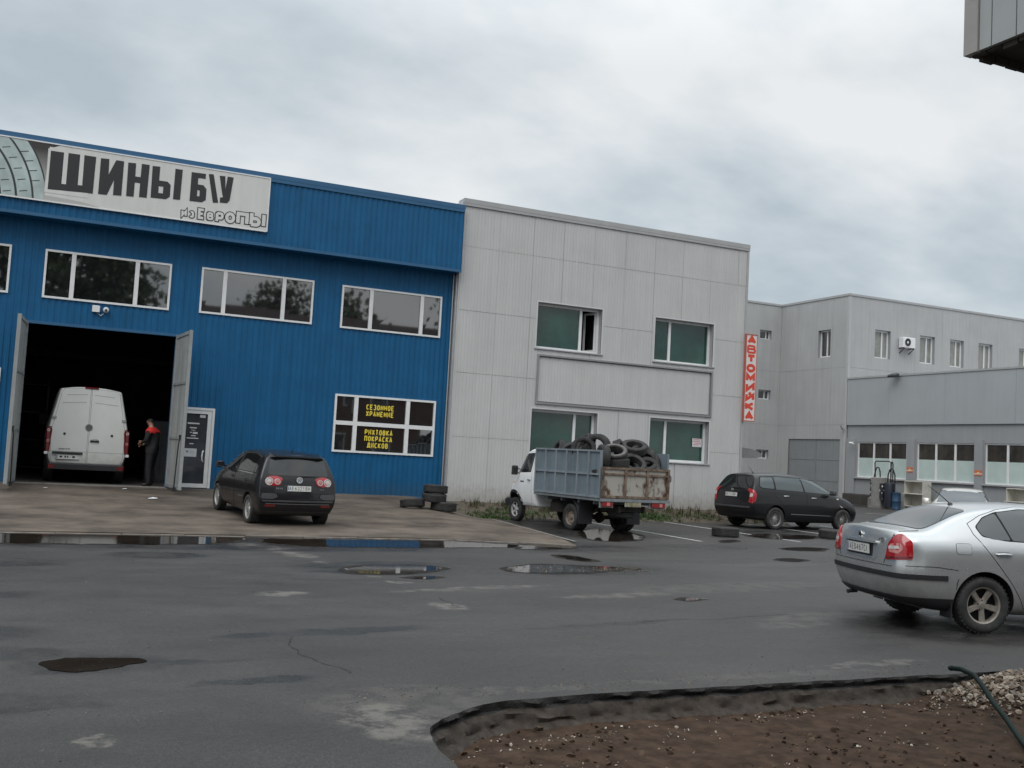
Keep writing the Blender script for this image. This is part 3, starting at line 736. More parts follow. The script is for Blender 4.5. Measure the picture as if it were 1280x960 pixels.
for i, (x0, x1, z0, z1) in enumerate(gw):
    D = .26
    # reveals
    mb = MB()
    for q in (((x0, 0), (x0, -D)), ((x1, -D), (x1, 0))):
        (ua, da), (ub, db) = q
        mb.add([T(ua, da, z0), T(ub, db, z0), T(ub, db, z1), T(ua, da, z1)], [(0,1,2,3)])
    mb.add([T(x0, 0, z1), T(x0, -D, z1), T(x1, -D, z1), T(x1, 0, z1)], [(0,1,2,3)])
    mb.add([T(x0, 0, z0), T(x1, 0, z0), T(x1, -D, z0), T(x0, -D, z0)], [(0,1,2,3)])
    obj('window_reveal', mb, gb, GREY_TRIM, world=True, fix=False)
    mb = MB()
    tbox(mb, T, x0 - .04, x1 + .05, -.02, .012, z1, z1 + .035); tbox(mb, T, x0 - .04, x0, -.02, .012, z0, z1); tbox(mb, T, x1, x1 + .05, -.02, .012, z0, z1)
    obj('window_trim', mb, gb, M('pale_trim', (.55, .55, .55), .45, var=.05), world=True)
    mb = MB(); tbox(mb, T, x0 - .06, x1 + .07, -D + .06, .05, z0 - .035, z0 - .004); obj('window_sill', mb, gb, GREY_TRIM, world=True)
    pn = [GLASS_GREEN, GLASS_GREEN]
    wd = window(gb, T, x0, x1, z0, z1, (muls[i],), (), .075, -D, -D + .07, panes=pn, mw=.085, skip=(1,) if i == 0 else (), label='white framed window with its right sash open' if i == 0 else None)
    if i == 0:   # open sash swung inwards, dark room behind
        mb = MB(); mb.T = Matrix.Translation((15.08, GYF + .24, 0)) @ Matrix.Rotation(R(-62), 4, 'Z')
        mb.box(-.44, -.39, 0, .05, z0 + .09, z1 - .09); mb.box(-.05, 0, 0, .05, z0 + .09, z1 - .09); mb.box(-.39, -.05, 0, .05, z0 + .09, z0 + .14); mb.box(-.39, -.05, 0, .05, z1 - .14, z1 - .09)
        obj('open_sash', mb, wd, WHITE_PVC, world=True)
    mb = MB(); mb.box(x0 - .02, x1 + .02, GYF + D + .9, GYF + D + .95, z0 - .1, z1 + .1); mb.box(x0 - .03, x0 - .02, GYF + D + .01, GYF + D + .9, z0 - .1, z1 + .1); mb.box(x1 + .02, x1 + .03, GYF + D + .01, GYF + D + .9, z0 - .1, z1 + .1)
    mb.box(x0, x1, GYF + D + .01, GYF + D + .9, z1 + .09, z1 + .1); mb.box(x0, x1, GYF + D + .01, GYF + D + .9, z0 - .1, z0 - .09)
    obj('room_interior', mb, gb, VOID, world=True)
nt_ = thing('window_notice', 'small white notice with red print taped inside the right lower green window', 'notice', (18.93, GYF + .2, 2.3))
mb = MB(); mb.box(18.75, 19.11, GYF + .1995, GYF + .2015, 2.30, 2.565); obj('sheet', mb, nt_, WHITE_PAPER, world=True)
mb = MB()
for k, (a, b) in enumerate(((18.80, 19.06), (18.78, 19.04), (18.84, 19.08), (18.79, 19.0))): mb.box(a, b, GYF + .1975, GYF + .199, 2.52 - k*.055, 2.545 - k*.055)
obj('print', mb, nt_, M('pink_print', (.55, .22, .24), .6), world=True)

# vertical sign at the corner
sg = thing('wash_sign', 'narrow vertical white sign with red letters on the grey building corner', 'sign', (20.68, 26.98, 3.24))
mb = MB(); mb.box(20.47, 20.88, 26.95, 27.03, 3.24, 6.03); obj('sign_board', mb, sg, M('sign_white', (.66, .62, .60), .5, var=.06), world=True)
mb = MB()
for z0, z1 in ((3.22, 3.25), (6.02, 6.05)): mb.box(20.455, 20.895, 26.935, 27.04, z0, z1)
for x in (20.455, 20.88): mb.box(x, x + .015, 26.935, 27.04, 3.25, 6.02)
obj('sign_frame', mb, sg, M('sign_rim', (.45, .12, .09), .5, var=.1), world=True)
for k, ch in enumerate('АВТОМИЙКА'):
    mb = MB(); tt = .07 if ch == 'В' else .098; ww, hh = .355, .283
    for q_, st_ in enumerate(glyph(ch, 1.0)):
        pts = [q if q == 'closed' else (tt/2 + q[0]*(ww - tt) - ww/2, tt/2 + q[1]*(hh - tt) - hh/2) for q in st_]
        ribbon(mb, pts, tt, 0, .002 + .0004*q_)
    me = mb.mesh('letter', REDVINYL); me.transform(FACE_Y(20.675, 26.9495, 5.865 - k*.3075)); obj('letter', me, sg, world=True)
# small canopy round the corner
cn = thing('entrance_canopy', 'small grey sloping canopy sticking out past the grey building corner', 'canopy', (20.52, 28.0, 2.0))
mb = MB(); mb.prism([(20.52, 2.05), (21.3, 2.06), (21.52, 2.12), (21.54, 2.17), (21.4, 2.27), (21.1, 2.35), (20.52, 2.40)], 'y', 27.3, 28.8); obj('roof', mb, cn, M('canopy_grey', (.19, .19, .19), .6, var=.15), world=True)
mb = MB(); mb.box(20.52, 20.60, 27.5, 28.7, .3, 2.1); obj('door_frame', mb, cn, WHITE_PVC, world=True)

# ------------------------------------------------------------------ wall lamp and camera over the gate
fl = thing('floodlight', 'small white floodlight box fixed above the workshop gate', 'lamp', (1.01, BW - .05, 4.70))
mb = MB(); mb.bevbox(.92, 1.10, BW - .10, BW - .045, 4.68, 4.84, .015); obj('housing', mb, fl, WHITE_PVC, world=True)
mb = MB(); mb.box(.95, 1.07, BW - .044, BW - .0, 4.72, 4.78); obj('bracket', mb, fl, STEEL, world=True)
sc_ = thing('security_camera', 'round white security camera beside the floodlight above the gate', 'camera', (1.24, BW - .05, 4.66))
mb = MB(); mb.lathe([(0.001, -.16), (.05, -.155), (.07, -.12), (.07, -.02), (.001, -.02)], 'y', 18, (1.24, BW, 4.75)); obj('housing', mb, sc_, WHITE_PVC, True and None, smooth=True, world=False) if False else obj('housing', mb, sc_, WHITE_PVC, smooth=True, world=True)
mb = MB(); mb.lathe([(0.001, -.166), (.03, -.165), (.034, -.158)], 'y', 14, (1.24, BW, 4.735)); obj('lens', mb, sc_, BLACKPLASTIC, world=True)
mb = MB(); mb.tube([(1.05, BW - .03, 4.66), (1.13, BW - .05, 4.60), (1.2, BW - .03, 4.66)], .012, 6); obj('cable', mb, sc_, STEEL, world=True)
# ------------------------------------------------------------------ rear building and annex
RX, RY, RZ = 42.66, 46.52, 12.33
rb = thing('rear_building', 'tall grey flat roofed building behind with a row of small white windows', 'building', (48, 50, 0))
right_w = [(44.68, 45.90, 8.72, 10.42), (48.27, 49.50, 8.72, 10.42), (50.78, 51.95, 8.72, 10.42), (53.22, 54.45, 8.72, 10.42), (56.85, 58.05, 8.72, 10.42), (60.3, 61.5, 8.72, 10.42)]
left_w = [(48.04, 49.14, 8.70, 10.36)]
rec_w = [(40.97, 41.88, 10.01, 10.59), (41.0, 41.97, 6.18, 6.78), (40.99, 41.97, 2.43, 2.99)]
gate_h = [(46.98, 51.53, -.1, 3.75)]
RSK = dict(per=.12, duty=.6, dep=.006, ramp=.12)
zr = [0, 4.6, 8.0, RZ - .1]
def skin(T, u0, u1, holes, cols, mat):
    for a, b in zip(cols, cols[1:]):
        for c, d in zip(zr, zr[1:]):
            mb = MB()
            for r in cut_rects(a + .004, b - .004, c + .006, d - .006, holes): corr_rect(mb, T, *r, RSK['per'], RSK['duty'], RSK['dep'], RSK['ramp'])
            if mb.f: obj('wall_panel', mb, rb, mat, world=True)
skin(TY(RY), RX, 75, right_w, [RX + .15, 44.2, 46.4, 47.9, 50.1, 52.4, 54.9, 57.2, 59.5, 62, 66, 70, 75], GREY2)
skin(TX(RX), RY, 52.6, left_w + gate_h, [RY + .15, 47.9, 49.3, 51.0, 52.6], GREY2)
skin(TY(52.6), 20.5, RX, rec_w, [20.5, 26, 32, 36, 38.5, 40.4, RX - .01], GREY2)
mb = MB()
mb.box(RX + .05, 75, RY + .05, RY + .09, 0, RZ - .1) if False else None
for T_, u0, u1, hs in ((TY(RY), RX + .1, 75, right_w), (TX(RX), RY + .1, 52.65, left_w + gate_h), (TY(52.6), 20.5, RX - .05, rec_w)):
    for r in cut_rects(u0, u1, 0, RZ - .1, hs): mb.add([T_(r[0], -.03, r[2]), T_(r[1], -.03, r[2]), T_(r[1], -.03, r[3]), T_(r[0], -.03, r[3])], [(0,1,2,3)])
obj('backing_wall', mb, rb, GREY_DARK, world=True)
mb = MB(); mb.box(RX - .012, RX + .15, RY - .012, RY + .15, 0, RZ - .1); obj('corner_trim', mb, rb, M('corner_trim', (.43, .43, .43), .5, var=.05), world=True)
mb = MB(); mb.box(RX - .05, 75, RY - .05, RY + .25, RZ - .1, RZ + .03); mb.box(RX - .05, RX + .25, RY + .25, 52.9, RZ - .1, RZ + .03); mb.box(20.5, RX - .05, 52.55, 52.9, RZ - .1, RZ + .03)
obj('parapet_cap', mb, rb, GREY_TRIM, world=True)
mb = MB(); mb.box(RX + .2, 75, RY + .2, 62, RZ - .5, RZ - .4); mb.box(20.5, RX + .2, 52.7, 62, RZ - .5, RZ - .4); mb.box(20.4, 75, 62, 62.2, 0, RZ); mb.box(75, 75.2, RY, 62.2, 0, RZ)
obj('roof', mb, rb, GREY3, world=True)
def deep_window(par, T, h, pane, D=.28, fw=.10, mull=(), trim=GREY3):
    x0, x1, z0, z1 = h; mb = MB()
    for a in (x0, x1): mb.add([T(a, .006, z0), T(a, -D, z0), T(a, -D, z1), T(a, .006, z1)], [(0,1,2,3)])
    for z in (z0, z1): mb.add([T(x0, .006, z), T(x1, .006, z), T(x1, -D, z), T(x0, -D, z)], [(0,1,2,3)])
    obj('window_reveal', mb, par, trim, world=True, fix=False)
    return window(par, T, x0, x1, z0, z1, mull, (), fw, -D, -D + .08, pane=pane)
for h in right_w: deep_window(rb, TY(RY), h, CURTAIN, mull=((h[0] + h[1])/2 + .12,), fw=.09)
for h in left_w: deep_window(rb, TX(RX), h, GLASS_DARK, mull=(48.55,), fw=.09)
for h in rec_w: deep_window(rb, TY(52.6), h, GLASS_DARK, mull=(h[0] + .62,), fw=.07)
for a, b in ((46.99, 49.055), (49.075, 51.52)):
    mb = MB(); T = TX(RX); tbox(mb, T, a, b, -.10, -.06, .05, 3.74)
    gl = obj('gate_leaf', mb, rb, M('rear_gate', (.235, .25, .255), .55, var=.06, vs=1.5, streak=.08), world=True)
    mb = MB()
    for q in (1.25, 2.5): tbox(mb, T, a + .05, b - .05, -.06, -.045, q, q + .05)
    tbox(mb, T, a, a + .06, -.06, -.04, .05, 3.74); tbox(mb, T, b - .06, b, -.06, -.04, .05, 3.74)
    obj('leaf_frame', mb, gl, M('rear_gate_frame', (.22, .232, .24), .55, var=.06), world=True)
ac = thing('air_conditioner', 'white air conditioner unit hung between the upper windows of the rear building', 'air conditioner', (46.95, RY - .25, 9.48))
mb = MB(); mb.bevbox(46.48, 47.46, RY - .46, RY - .06, 9.50, 10.12, .03); obj('casing', mb, ac, WHITE_PVC, world=True)
mb = MB(); mb.lathe([(.001, -.475), (.08, -.475), (.09, -.465), (.23, -.468), (.25, -.462)], 'y', 24, (46.82, RY, 9.81)); obj('fan_grille', mb, ac, BLACKPLASTIC, world=True)
mb = MB(); mb.lathe([(.001, -.482), (.07, -.478)], 'y', 14, (46.82, RY, 9.81)); mb.lathe([(.245, -.482), (.265, -.482), (.265, -.462), (.245, -.462)], 'y', 24, (46.82, RY, 9.81), True); obj('fan_hub', mb, ac, WHITE_PVC, world=True)
mb = MB()
for x in (46.58, 47.34): mb.box(x, x + .04, RY - .44, RY - .01, 9.44, 9.495); mb.prism([(RY - .40, 9.44), (RY - .02, 9.20), (RY - .02, 9.14), (RY - .44, 9.44)], 'x', x, x + .04)
obj('bracket', mb, ac, DARKMETAL, world=True)

an = thing('annex_building', 'low grey annex with three part frosted windows under a deep plain parapet', 'building', (43.2, 40, 0))
AX = 42.72
aw = [(41.90, 45.60, 1.60, 3.62), (37.43, 41.18, 1.60, 3.62), (32.95, 36.80, 1.60, 3.62), (28.5, 32.3, 1.60, 3.62)]
T = TX(AX)
mb = MB()
for r in cut_rects(26, 46.42, .45, 4.60, aw): mb.add([T(r[0], 0, r[2]), T(r[1], 0, r[2]), T(r[1], 0, r[3]), T(r[0], 0, r[3])], [(0,1,2,3)])
obj('wall', mb, an, GREY3, world=True)
mb = MB()
tbox(mb, T, 26, 46.42, -.02, .05, 0, .45); obj('plinth', mb, an, M('annex_plinth', (.25, .255, .26), .7, var=.1), world=True)
for a, b in ((45.72, 46.42), (41.27, 41.80), (36.86, 37.36), (32.36, 32.88)):
    mb = MB(); tbox(mb, T, a, b, .001, .10, .451, 3.80); obj('pilaster', mb, an, GREY3, world=True)
PZ = [26, 30.6, 35.0, 39.3, 43.2, 46.45]
for a, b in zip(PZ, PZ[1:]):
    mb = MB(); tbox(mb, TX(RX - .02), a + .004, b - .004, -.5, .02, 4.585, 7.26); obj('parapet_panel', mb, an, M('annex_panel', (.36, .378, .388), .5, var=.05, vs=.6, streak=.05), world=True)
mb = MB(); tbox(mb, TX(RX - .02), 26, 46.47, -.5, .06, 7.26, 7.36); obj('parapet_cap', mb, an, GREY_TRIM, world=True)
mb = MB(); mb.box(42.76, 60, 26, 46.4, 7.0, 7.1); mb.box(59.9, 60, 26, 46.4, 0, 7.0); mb.box(42.8, 59.9, 26, 26.1, 0, 7.0); obj('roof', mb, an, GREY3, world=True)
for h in aw:
    w3 = (h[1] - h[0]) / 3
    mm = (h[0] + w3, h[0] + 2*w3)
    x0, x1, z0, z1 = h; D = .12; mb = MB()
    for a in (x0, x1): mb.add([T(a, 0, z0), T(a, -D, z0), T(a, -D, z1), T(a, 0, z1)], [(0,1,2,3)])
    for z in (z0, z1): mb.add([T(x0, 0, z), T(x1, 0, z), T(x1, -D, z), T(x0, -D, z)], [(0,1,2,3)])
    obj('window_reveal', mb, an, GREY3, world=True, fix=False)
    wd = window(an, T, x0, x1, z0, z1, mm, (), .07, -D, -D + .07, mw=.12, panes=[GLASS_BROWN]*3)
    edges = [x0 + .07 - .06] + list(mm) + [x1 - .07 + .06]
    for a, b in zip(edges, edges[1:]):
        mb = MB(); tbox(mb, T, a + .06, b - .06, -D + .026, -D + .031, z0 + .07, 2.72); obj('frosted_film', mb, wd, FROST, world=True)
    mb = MB(); tbox(mb, T, x0 - .1, x1 + .1, .001, .13, z0 - .075, z0 - .005); obj('window_sill', mb, an, GREY_TRIM, world=True)
    mb = MB(); mb.box(AX + 1.6, AX + 1.65, x0, x1, .6, 3.9); obj('room_interior', mb, an, BLACK, world=True)
for i, (a, b, z0, z1) in enumerate(((41.33, 41.74, 1.93, 2.34), (36.88, 37.32, 1.92, 2.33))):
    ps = thing('wall_sign', ('small orange sign on the annex pillar left of the middle window', 'small orange sign on the annex pillar right of the middle window')[i], 'sign', (AX - .11, (a+b)/2, z0), group='orange signs on annex pillars')
    mb = MB(); tbox(mb, T, a, b, .103, .118, z0 + .08, z1 - .06); obj('board', mb, ps, M('orange_board', (.62, .17, .06), .5, var=.25, vs=9), world=True)
    mb = MB(); tbox(mb, T, a - .02, b + .04, .119, .124, z0 + .14, z0 + .20); mb.prism([(a + .12, z0 + .20), (a + .30, z0 + .20), (a + .2, z0 + .29)], 'x', AX - .124, AX - .119)
    obj('print', mb, ps, M('cream_print', (.72, .55, .42), .5), world=True)
lp = thing('roof_lamp', 'dark floodlight leaning out over the annex parapet edge', 'lamp', (42.5, 42.5, 7.36))
mb = MB(); mb.T = Matrix.Translation((42.30, 42.58, 7.30)) @ Matrix.Rotation(R(-20), 4, 'Y'); mb.bevbox(-.22, .18, -.28, .28, -.08, .06, .04); obj('housing', mb, lp, DARKMETAL, world=True)
mb = MB(); mb.tube([(42.40, 42.58, 7.33), (42.62, 42.58, 7.40)], .025, 6); obj('arm', mb, lp, DARKMETAL, world=True)
cm = thing('wall_camera', 'white bullet camera at the annex left window corner', 'camera', (42.5, 45.66, 3.5))
mb = MB(); mb.T = Matrix.Translation((42.36, 45.72, 3.52)) @ Matrix.Rotation(R(8), 4, 'X'); mb.lathe([(.001, -.2), (.05, -.2), (.055, .16), (.001, .16)], 'y', 14); obj('housing', mb, cm, WHITE_PVC, smooth=True, world=True)
mb = MB(); mb.tube([(42.36, 45.8, 3.52), (42.46, 45.86, 3.60), (42.62, 45.86, 3.60)], .018, 6); obj('arm', mb, cm, WHITE_PVC, world=True)
cm2 = thing('siren_horn', 'tiny grey horn speaker under the annex parapet end', 'speaker', (42.3, 46.6, 4.5))
mb = MB(); mb.T = Matrix.Translation((42.45, 46.62, 4.42)) @ Matrix.Rotation(R(-50), 4, 'Y'); mb.lathe([(.001, .2), (.03, .2), (.035, .05), (.09, -.1), (.08, -.1), (.001, 0)], 'z', 14); obj('horn', mb, cm2, STEEL, smooth=True, world=True)

# ------------------------------------------------------------------ self-service wash and vacuum corner
PATT = None
def mat_pattern():
    m = bpy.data.materials.new('checker_print'); m.use_nodes = True
    nt = m.node_tree; N = nt.nodes.new; L = nt.links.new; p = nt.nodes['Principled BSDF']; p.inputs['Roughness'].default_value = .5
    tc = N('ShaderNodeTexCoord'); v = N('ShaderNodeTexVoronoi'); v.inputs['Scale'].default_value = 5.5; L(tc.outputs['Object'], v.inputs['Vector'])
    cr = N('ShaderNodeValToRGB'); cr.color_ramp.interpolation = 'CONSTANT'; e = cr.color_ramp.elements
    e[0].color = (.55, .55, .54, 1); e[1].position = .33; e[1].color = (.02, .02, .022, 1); L(v.outputs['Distance'], cr.inputs[0]); L(cr.outputs[0], p.inputs['Base Color']); return m
PATT = mat_pattern()
vs1 = thing('vacuum_station', 'grey vacuum cabinet with black patterned side and tall square hose frame', 'vacuum station', (41.4, 42.6, 0))
mb = MB(); mb.bevbox(41.1, 41.75, 42.05, 42.80, .12, 1.66, .04); obj('cabinet', mb, vs1, M('cabinet_grey', (.27, .265, .25), .6, var=.2, vs=3, streak=.2), world=True)
mb = MB(); mb.box(41.1, 41.6, 42.81, 42.84, .5, 1.6); obj('side_panel', mb, vs1, PATT, world=True)
mb = MB(); mb.box(41.05, 41.8, 42.0, 42.9, 0, .12); obj('base', mb, vs1, CONC, world=True)
mb = MB(); mb.tube([(41.4, 42.78, 1.66), (41.4, 42.84, 2.42), (41.4, 42.76, 2.52), (41.4, 41.80, 2.53), (41.4, 41.68, 2.45), (41.4, 41.66, 1.3)], .032, 8); obj('hose_frame', mb, vs1, DARKMETAL, world=True)
mb = MB(); mb.tube([(41.3, 42.76, 1.66), (41.3, 42.68, 2.0), (41.3, 42.58, 2.18), (41.3, 42.44, 2.18), (41.3, 42.34, 1.95), (41.3, 42.32, 1.66)], .036, 8); obj('hose', mb, vs1, BLACKPLASTIC, smooth=True, world=True)
vs2 = thing('vacuum_station', 'dark vacuum cabinet with patterned front and two looped black hoses', 'vacuum station', (41.2, 41.6, 0))
mb = MB(); mb.bevbox(40.95, 41.5, 41.80, 42.02, .45, 1.35, .03); obj('side_panel', mb, vs2, PATT, world=True)
mb = MB(); mb.lathe([(.001, .1), (.26, .1), (.27, .5), (.27, 1.30), (.24, 1.38), (.001, 1.40)], 'z', 22, (41.2, 41.52, 0)); obj('cabinet', mb, vs2, M('cabinet_navy', (.012, .016, .028), .45, var=.2), smooth=True, world=True)
mb = MB(); mb.tube([(41.15, 41.62, 1.4), (41.15, 41.60, 1.8), (41.15, 41.5, 2.06), (41.15, 41.38, 2.15), (41.15, 41.24, 2.08), (41.15, 41.12, 1.8), (41.15, 41.11, .9)], .036, 8)
mb.tube([(41.2, 41.45, 1.4), (41.2, 41.46, 2.35), (41.2, 41.42, 2.50), (41.2, 41.36, 2.50), (41.2, 41.33, 2.35), (41.2, 41.32, 1.4)], .032, 8); obj('hose', mb, vs2, BLACKPLASTIC, smooth=True, world=True)
dm = thing('blue_barrel', 'dark blue barrel standing beside the patterned vacuum cabinet', 'barrel', (41.25, 41.08, 0))
mb = MB(); mb.lathe([(.001, 0), (.22, 0), (.235, .04), (.22, .08), (.225, .42), (.24, .45), (.225, .48), (.22, .84), (.235, .88), (.20, .9), (.001, .89)], 'z', 24, (41.25, 41.08, 0)); obj('body', mb, dm, M('barrel_blue', (.02, .06, .12), .5, var=.3), smooth=True, world=True)
mb = MB(); mb.lathe([(.001, .905), (.06, .905), (.06, .935), (.001, .935)], 'z', 14, (41.32, 41.1, 0)); obj('bung', mb, dm, BLACKPLASTIC, world=True)
def shelf_rack(y0, y1, h, label, nsh):
    r = thing('shelf_rack', label, 'shelf', (41.8, (y0+y1)/2, 0), group='pale shelves by the annex wall')
    pm = M('rack_paint', (.56, .54, .48), .5, var=.14, vs=4)
    mb = MB(); mb.box(42.08, 42.12, y0, y1, .25, h); obj('back_panel', mb, r, pm, world=True)
    for y in (y0, y1 - .05): mb = MB(); mb.box(41.55, 42.075, y, y + .05, .05, h); obj('side_panel', mb, r, pm, world=True)
    for k in range(nsh):
        z = .22 + k * (h - .26) / (nsh - 1)
        mb = MB(); mb.box(41.35 if k == 1 else 41.5, 42.075, y0 + .055, y1 - .055, z, z + .05); obj('shelf', mb, r, pm, world=True)
shelf_rack(39.58, 40.85, 1.56, 'beige metal shelf rack between the blue barrel and the parked pale car', 3)
shelf_rack(32.6, 34.55, 1.48, 'pale shelf under the third annex window at the photo edge', 3)
for k, (x, y, w, h, lb) in enumerate(((41.9, 43.25, .62, .52, 'squat grey concrete block left of the vacuum cabinet'), )):
    c = thing('concrete_block', lb, 'block', (x, y, 0)); mb = MB(); mb.bevbox(x - .3, x + .3, y - w/2, y + w/2, 0, h, .05); obj('block_body', mb, c, CONC, world=True)
    mb = MB(); mb.tube([(x - .1, y - .12, h - .01), (x - .1, y - .08, h + .08), (x - .1, y + .08, h + .08), (x - .1, y + .12, h - .01)], .014, 6); obj('lifting_loop', mb, c, DARKMETAL, world=True)
br = thing('radiator_bank', 'low dark ribbed metal section lying along the rear wall foot', 'scrap metal', (42.2, 45.0, 0))
mb = MB()
for k in range(15): mb.bevbox(42.0, 42.3, 43.75 + k*.15, 43.87 + k*.15, .06, .66, .04)
mb.box(42.1, 42.2, 43.7, 46.0, .15, .2); mb.box(42.1, 42.2, 43.7, 46.0, .5, .55)
obj('ribs', mb, br, M('old_iron', (.055, .052, .048), .7, var=.3), world=True)
# ------------------------------------------------------------------ ground
def grid_poly(outline, res, hole=None):
    """triangulated sheet inside an outline, cut on a grid; returns verts, faces in (u, v)"""
    bm = bmesh.new()
    bm.faces.new([bm.verts.new((p[0], p[1], 0)) for p in outline])
    us = [p[0] for p in outline]; vs = [p[1] for p in outline]
    for ax, lo, hi in ((0, min(us), max(us)), (1, min(vs), max(vs))):
        k = math.floor(lo / res) + 1
        while k * res < hi - 1e-6:
            co = [0, 0, 0]; co[ax] = k * res; no = [0, 0, 0]; no[ax] = 1
            bmesh.ops.bisect_plane(bm, geom=bm.verts[:] + bm.edges[:] + bm.faces[:], plane_co=co, plane_no=no, dist=1e-6)
            k += 1
    bmesh.ops.triangulate(bm, faces=[f for f in bm.faces if len(f.verts) > 4])
    bm.verts.index_update()
    V = [(v.co.x, v.co.y) for v in bm.verts]; F = [tuple(v.index for v in f.verts) for f in bm.faces]
    bm.free(); return V, F
def densify(pts, step, jit=0.0, closed=True, seed=1):
    out = []; n = len(pts)
    for i in range(n if closed else n - 1):
        a = Vector(pts[i]); b = Vector(pts[(i+1) % n]); m = max(1, int((b - a).length / step))
        for k in range(m):
            p = a.lerp(b, k / m)
            q = Vector((p.x, p.y, seed))
            out.append((p.x + jit * mnoise.noise(q * 3.1) * 1.0 + jit * .5 * mnoise.noise(q * 9.7), p.y + jit * mnoise.noise(q * 3.3 + Vector((9, 3, 1))) + jit * .5 * mnoise.noise(q * 10.1 + Vector((5, 1, 8)))))
    if not closed: out.append(tuple(pts[-1]))
    return out
PIT0 = poly_round([(2.10, 3.2), (2.12, 4.6), (2.17, 5.5), (2.22, 5.75), (2.31, 5.98), (2.52, 6.25), (2.84, 6.44), (3.47, 6.54), (4.5, 6.575), (5.64, 6.59), (6.75, 6.60), (8.2, 6.61), (10.2, 6.6), (10.2, 3.2)], .1, 2)
PIT = densify(densify(PIT0, .055, .022, True, 3), .028, .016, True, 8)
ASPH = mat_asphalt()
bm = bmesh.new()
def loop(pts):
    vs = [bm.verts.new((p[0], p[1], 0)) for p in pts]
    return [bm.edges.new((vs[i], vs[(i+1) % len(vs)])) for i in range(len(vs))]
ed = loop([(-700, -700), (700, -700), (700, 700), (-700, 700)]) + loop(PIT)
bmesh.ops.triangle_fill(bm, use_beauty=True, use_dissolve=False, edges=ed)
cx = [f for f in bm.faces if f.calc_area() > 0]
me = bpy.data.meshes.new('asphalt_ground'); 
for f in bm.faces:
    if f.normal.z < 0: f.normal_flip()
bm.to_mesh(me); bm.free(); me.materials.append(ASPH)
structure('asphalt_ground', me)
# ragged pit side: dark asphalt crust over a stony base course, then the dug floor
area = sum(PIT[i][0]*PIT[(i+1) % len(PIT)][1] - PIT[(i+1) % len(PIT)][0]*PIT[i][1] for i in range(len(PIT)))
sgn = 1 if area > 0 else -1
lay = [(0, 0.0), (.010, -.02), (-.02, -.055), (.010, -.064), (.035, -.085), (.05, -.12), (.062, -.148), (.10, -.168), (.16, -.22)]
mb = MB(); n = len(PIT); vs = []
for i in range(n):
    a = Vector(PIT[i-1]); b = Vector(PIT[(i+1) % n]); d = (b - a).normalized(); inn = Vector((-d.y, d.x)) * sgn
    for k, (o, z) in enumerate(lay):
        q = Vector((PIT[i][0]*6, PIT[i][1]*6, k*1.7)); j = mnoise.noise(q) * (.004 if k == 0 else .04) + (mnoise.noise(q*4.1)*.018 if k else 0)
        if k == 0: j = 0
        vs.append((PIT[i][0] + inn.x*(o + j), PIT[i][1] + inn.y*(o + j), z + (0 if k == 0 else .012*mnoise.noise(q*1.7))))
m = len(lay)
for i in range(n):
    j = (i+1) % n
    for k in range(m-1):
        mb.f.append((i*m+k, j*m+k, j*m+k+1, i*m+k+1)); mb.mi.append(0 if k < 3 else 1)
mb.v = vs
structure('pit_side', mb, [M('asphalt_edge', (.022, .020, .019), .85, var=.4, vs=25, bump=.8, bs=60), mat_two('base_course', (.020, .0145, .011), (.066, .052, .041), 13, .3, .7, .92, .8, 10)], smooth=60)  # dark crust colour also carries the shade of the undercut
def pit_z(x, y):
    q = Vector((x, y, 0))
    z = -.175 + .020*mnoise.noise(q*1.6) + .016*mnoise.noise(q*5) + .012*mnoise.noise(q*13)
    h = .235*math.exp(-(((x - 8.35)/1.0)**2 + ((y - 6.25)/.62)**2))
    return min(z + h, -.012 if y < 6.45 else -.02 + max(0, z + h + .02)*.2)
V, F = grid_poly([(2.0, 3.1), (10.3, 3.1), (10.3, 6.66), (2.0, 6.66)], .055)
mb = MB(); mb.v = [(x, y, pit_z(x, y)) for x, y in V]; mb.f = F; mb.mi = [0]*len(F)
structure('pit_floor', mb, SOIL, smooth=80)
# gravel
def stones(name, spots, mats, seed):
    rnd = random.Random(seed); mb = MB()
    base = [(0,0,1),(.9,0,.3),(.28,.86,.3),(-.73,.53,.3),(-.73,-.53,.3),(.28,-.86,.3),(0,0,-.6)]
    fs = [(0,1,2),(0,2,3),(0,3,4),(0,4,5),(0,5,1),(6,2,1),(6,3,2),(6,4,3),(6,5,4),(6,1,5)]
    for x, y, z, s in spots:
        e = Euler((rnd.uniform(-.8,.8), rnd.uniform(-.8,.8), rnd.uniform(0,6.3))).to_matrix()
        sx, sy, sz = s*rnd.uniform(.7,1.3), s*rnd.uniform(.6,1.1), s*rnd.uniform(.4,.8)
        mb.cur = rnd.randrange(len(mats))
        mb.add([tuple(e @ Vector((b[0]*sx*rnd.uniform(.8,1.2), b[1]*sy, b[2]*sz)) + Vector((x, y, z))) for b in base], fs)
    o = obj(name, mb, None, mats); return tag(o, kind='stuff')
ST = [M('stone_pale', (.31, .265, .21), .85, var=.2, vs=20), M('stone_tan', (.225, .17, .125), .85, var=.25, vs=20), M('stone_grey', (.17, .145, .12), .85, var=.25, vs=20), M('stone_brown', (.12, .085, .06), .9, var=.25, vs=20)]
rnd = random.Random(5); sp = []
while len(sp) < 3800:
    x = rnd.gauss(8.3, .75); y = 6.6 - abs(rnd.gauss(0, .42))
    if 6.9 < x < 10 and 4.9 < y < 6.57:
        s = rnd.choice((.010, .014, .018, .024, .032)) * rnd.uniform(.8, 1.25)
        sp.append((x, y, pit_z(x, y) + s*.3 + .005, s))
tag(stones('gravel_heap', sp, ST, 2), 'heap of pale broken stones filling the right end of the pit', None)
sp = []
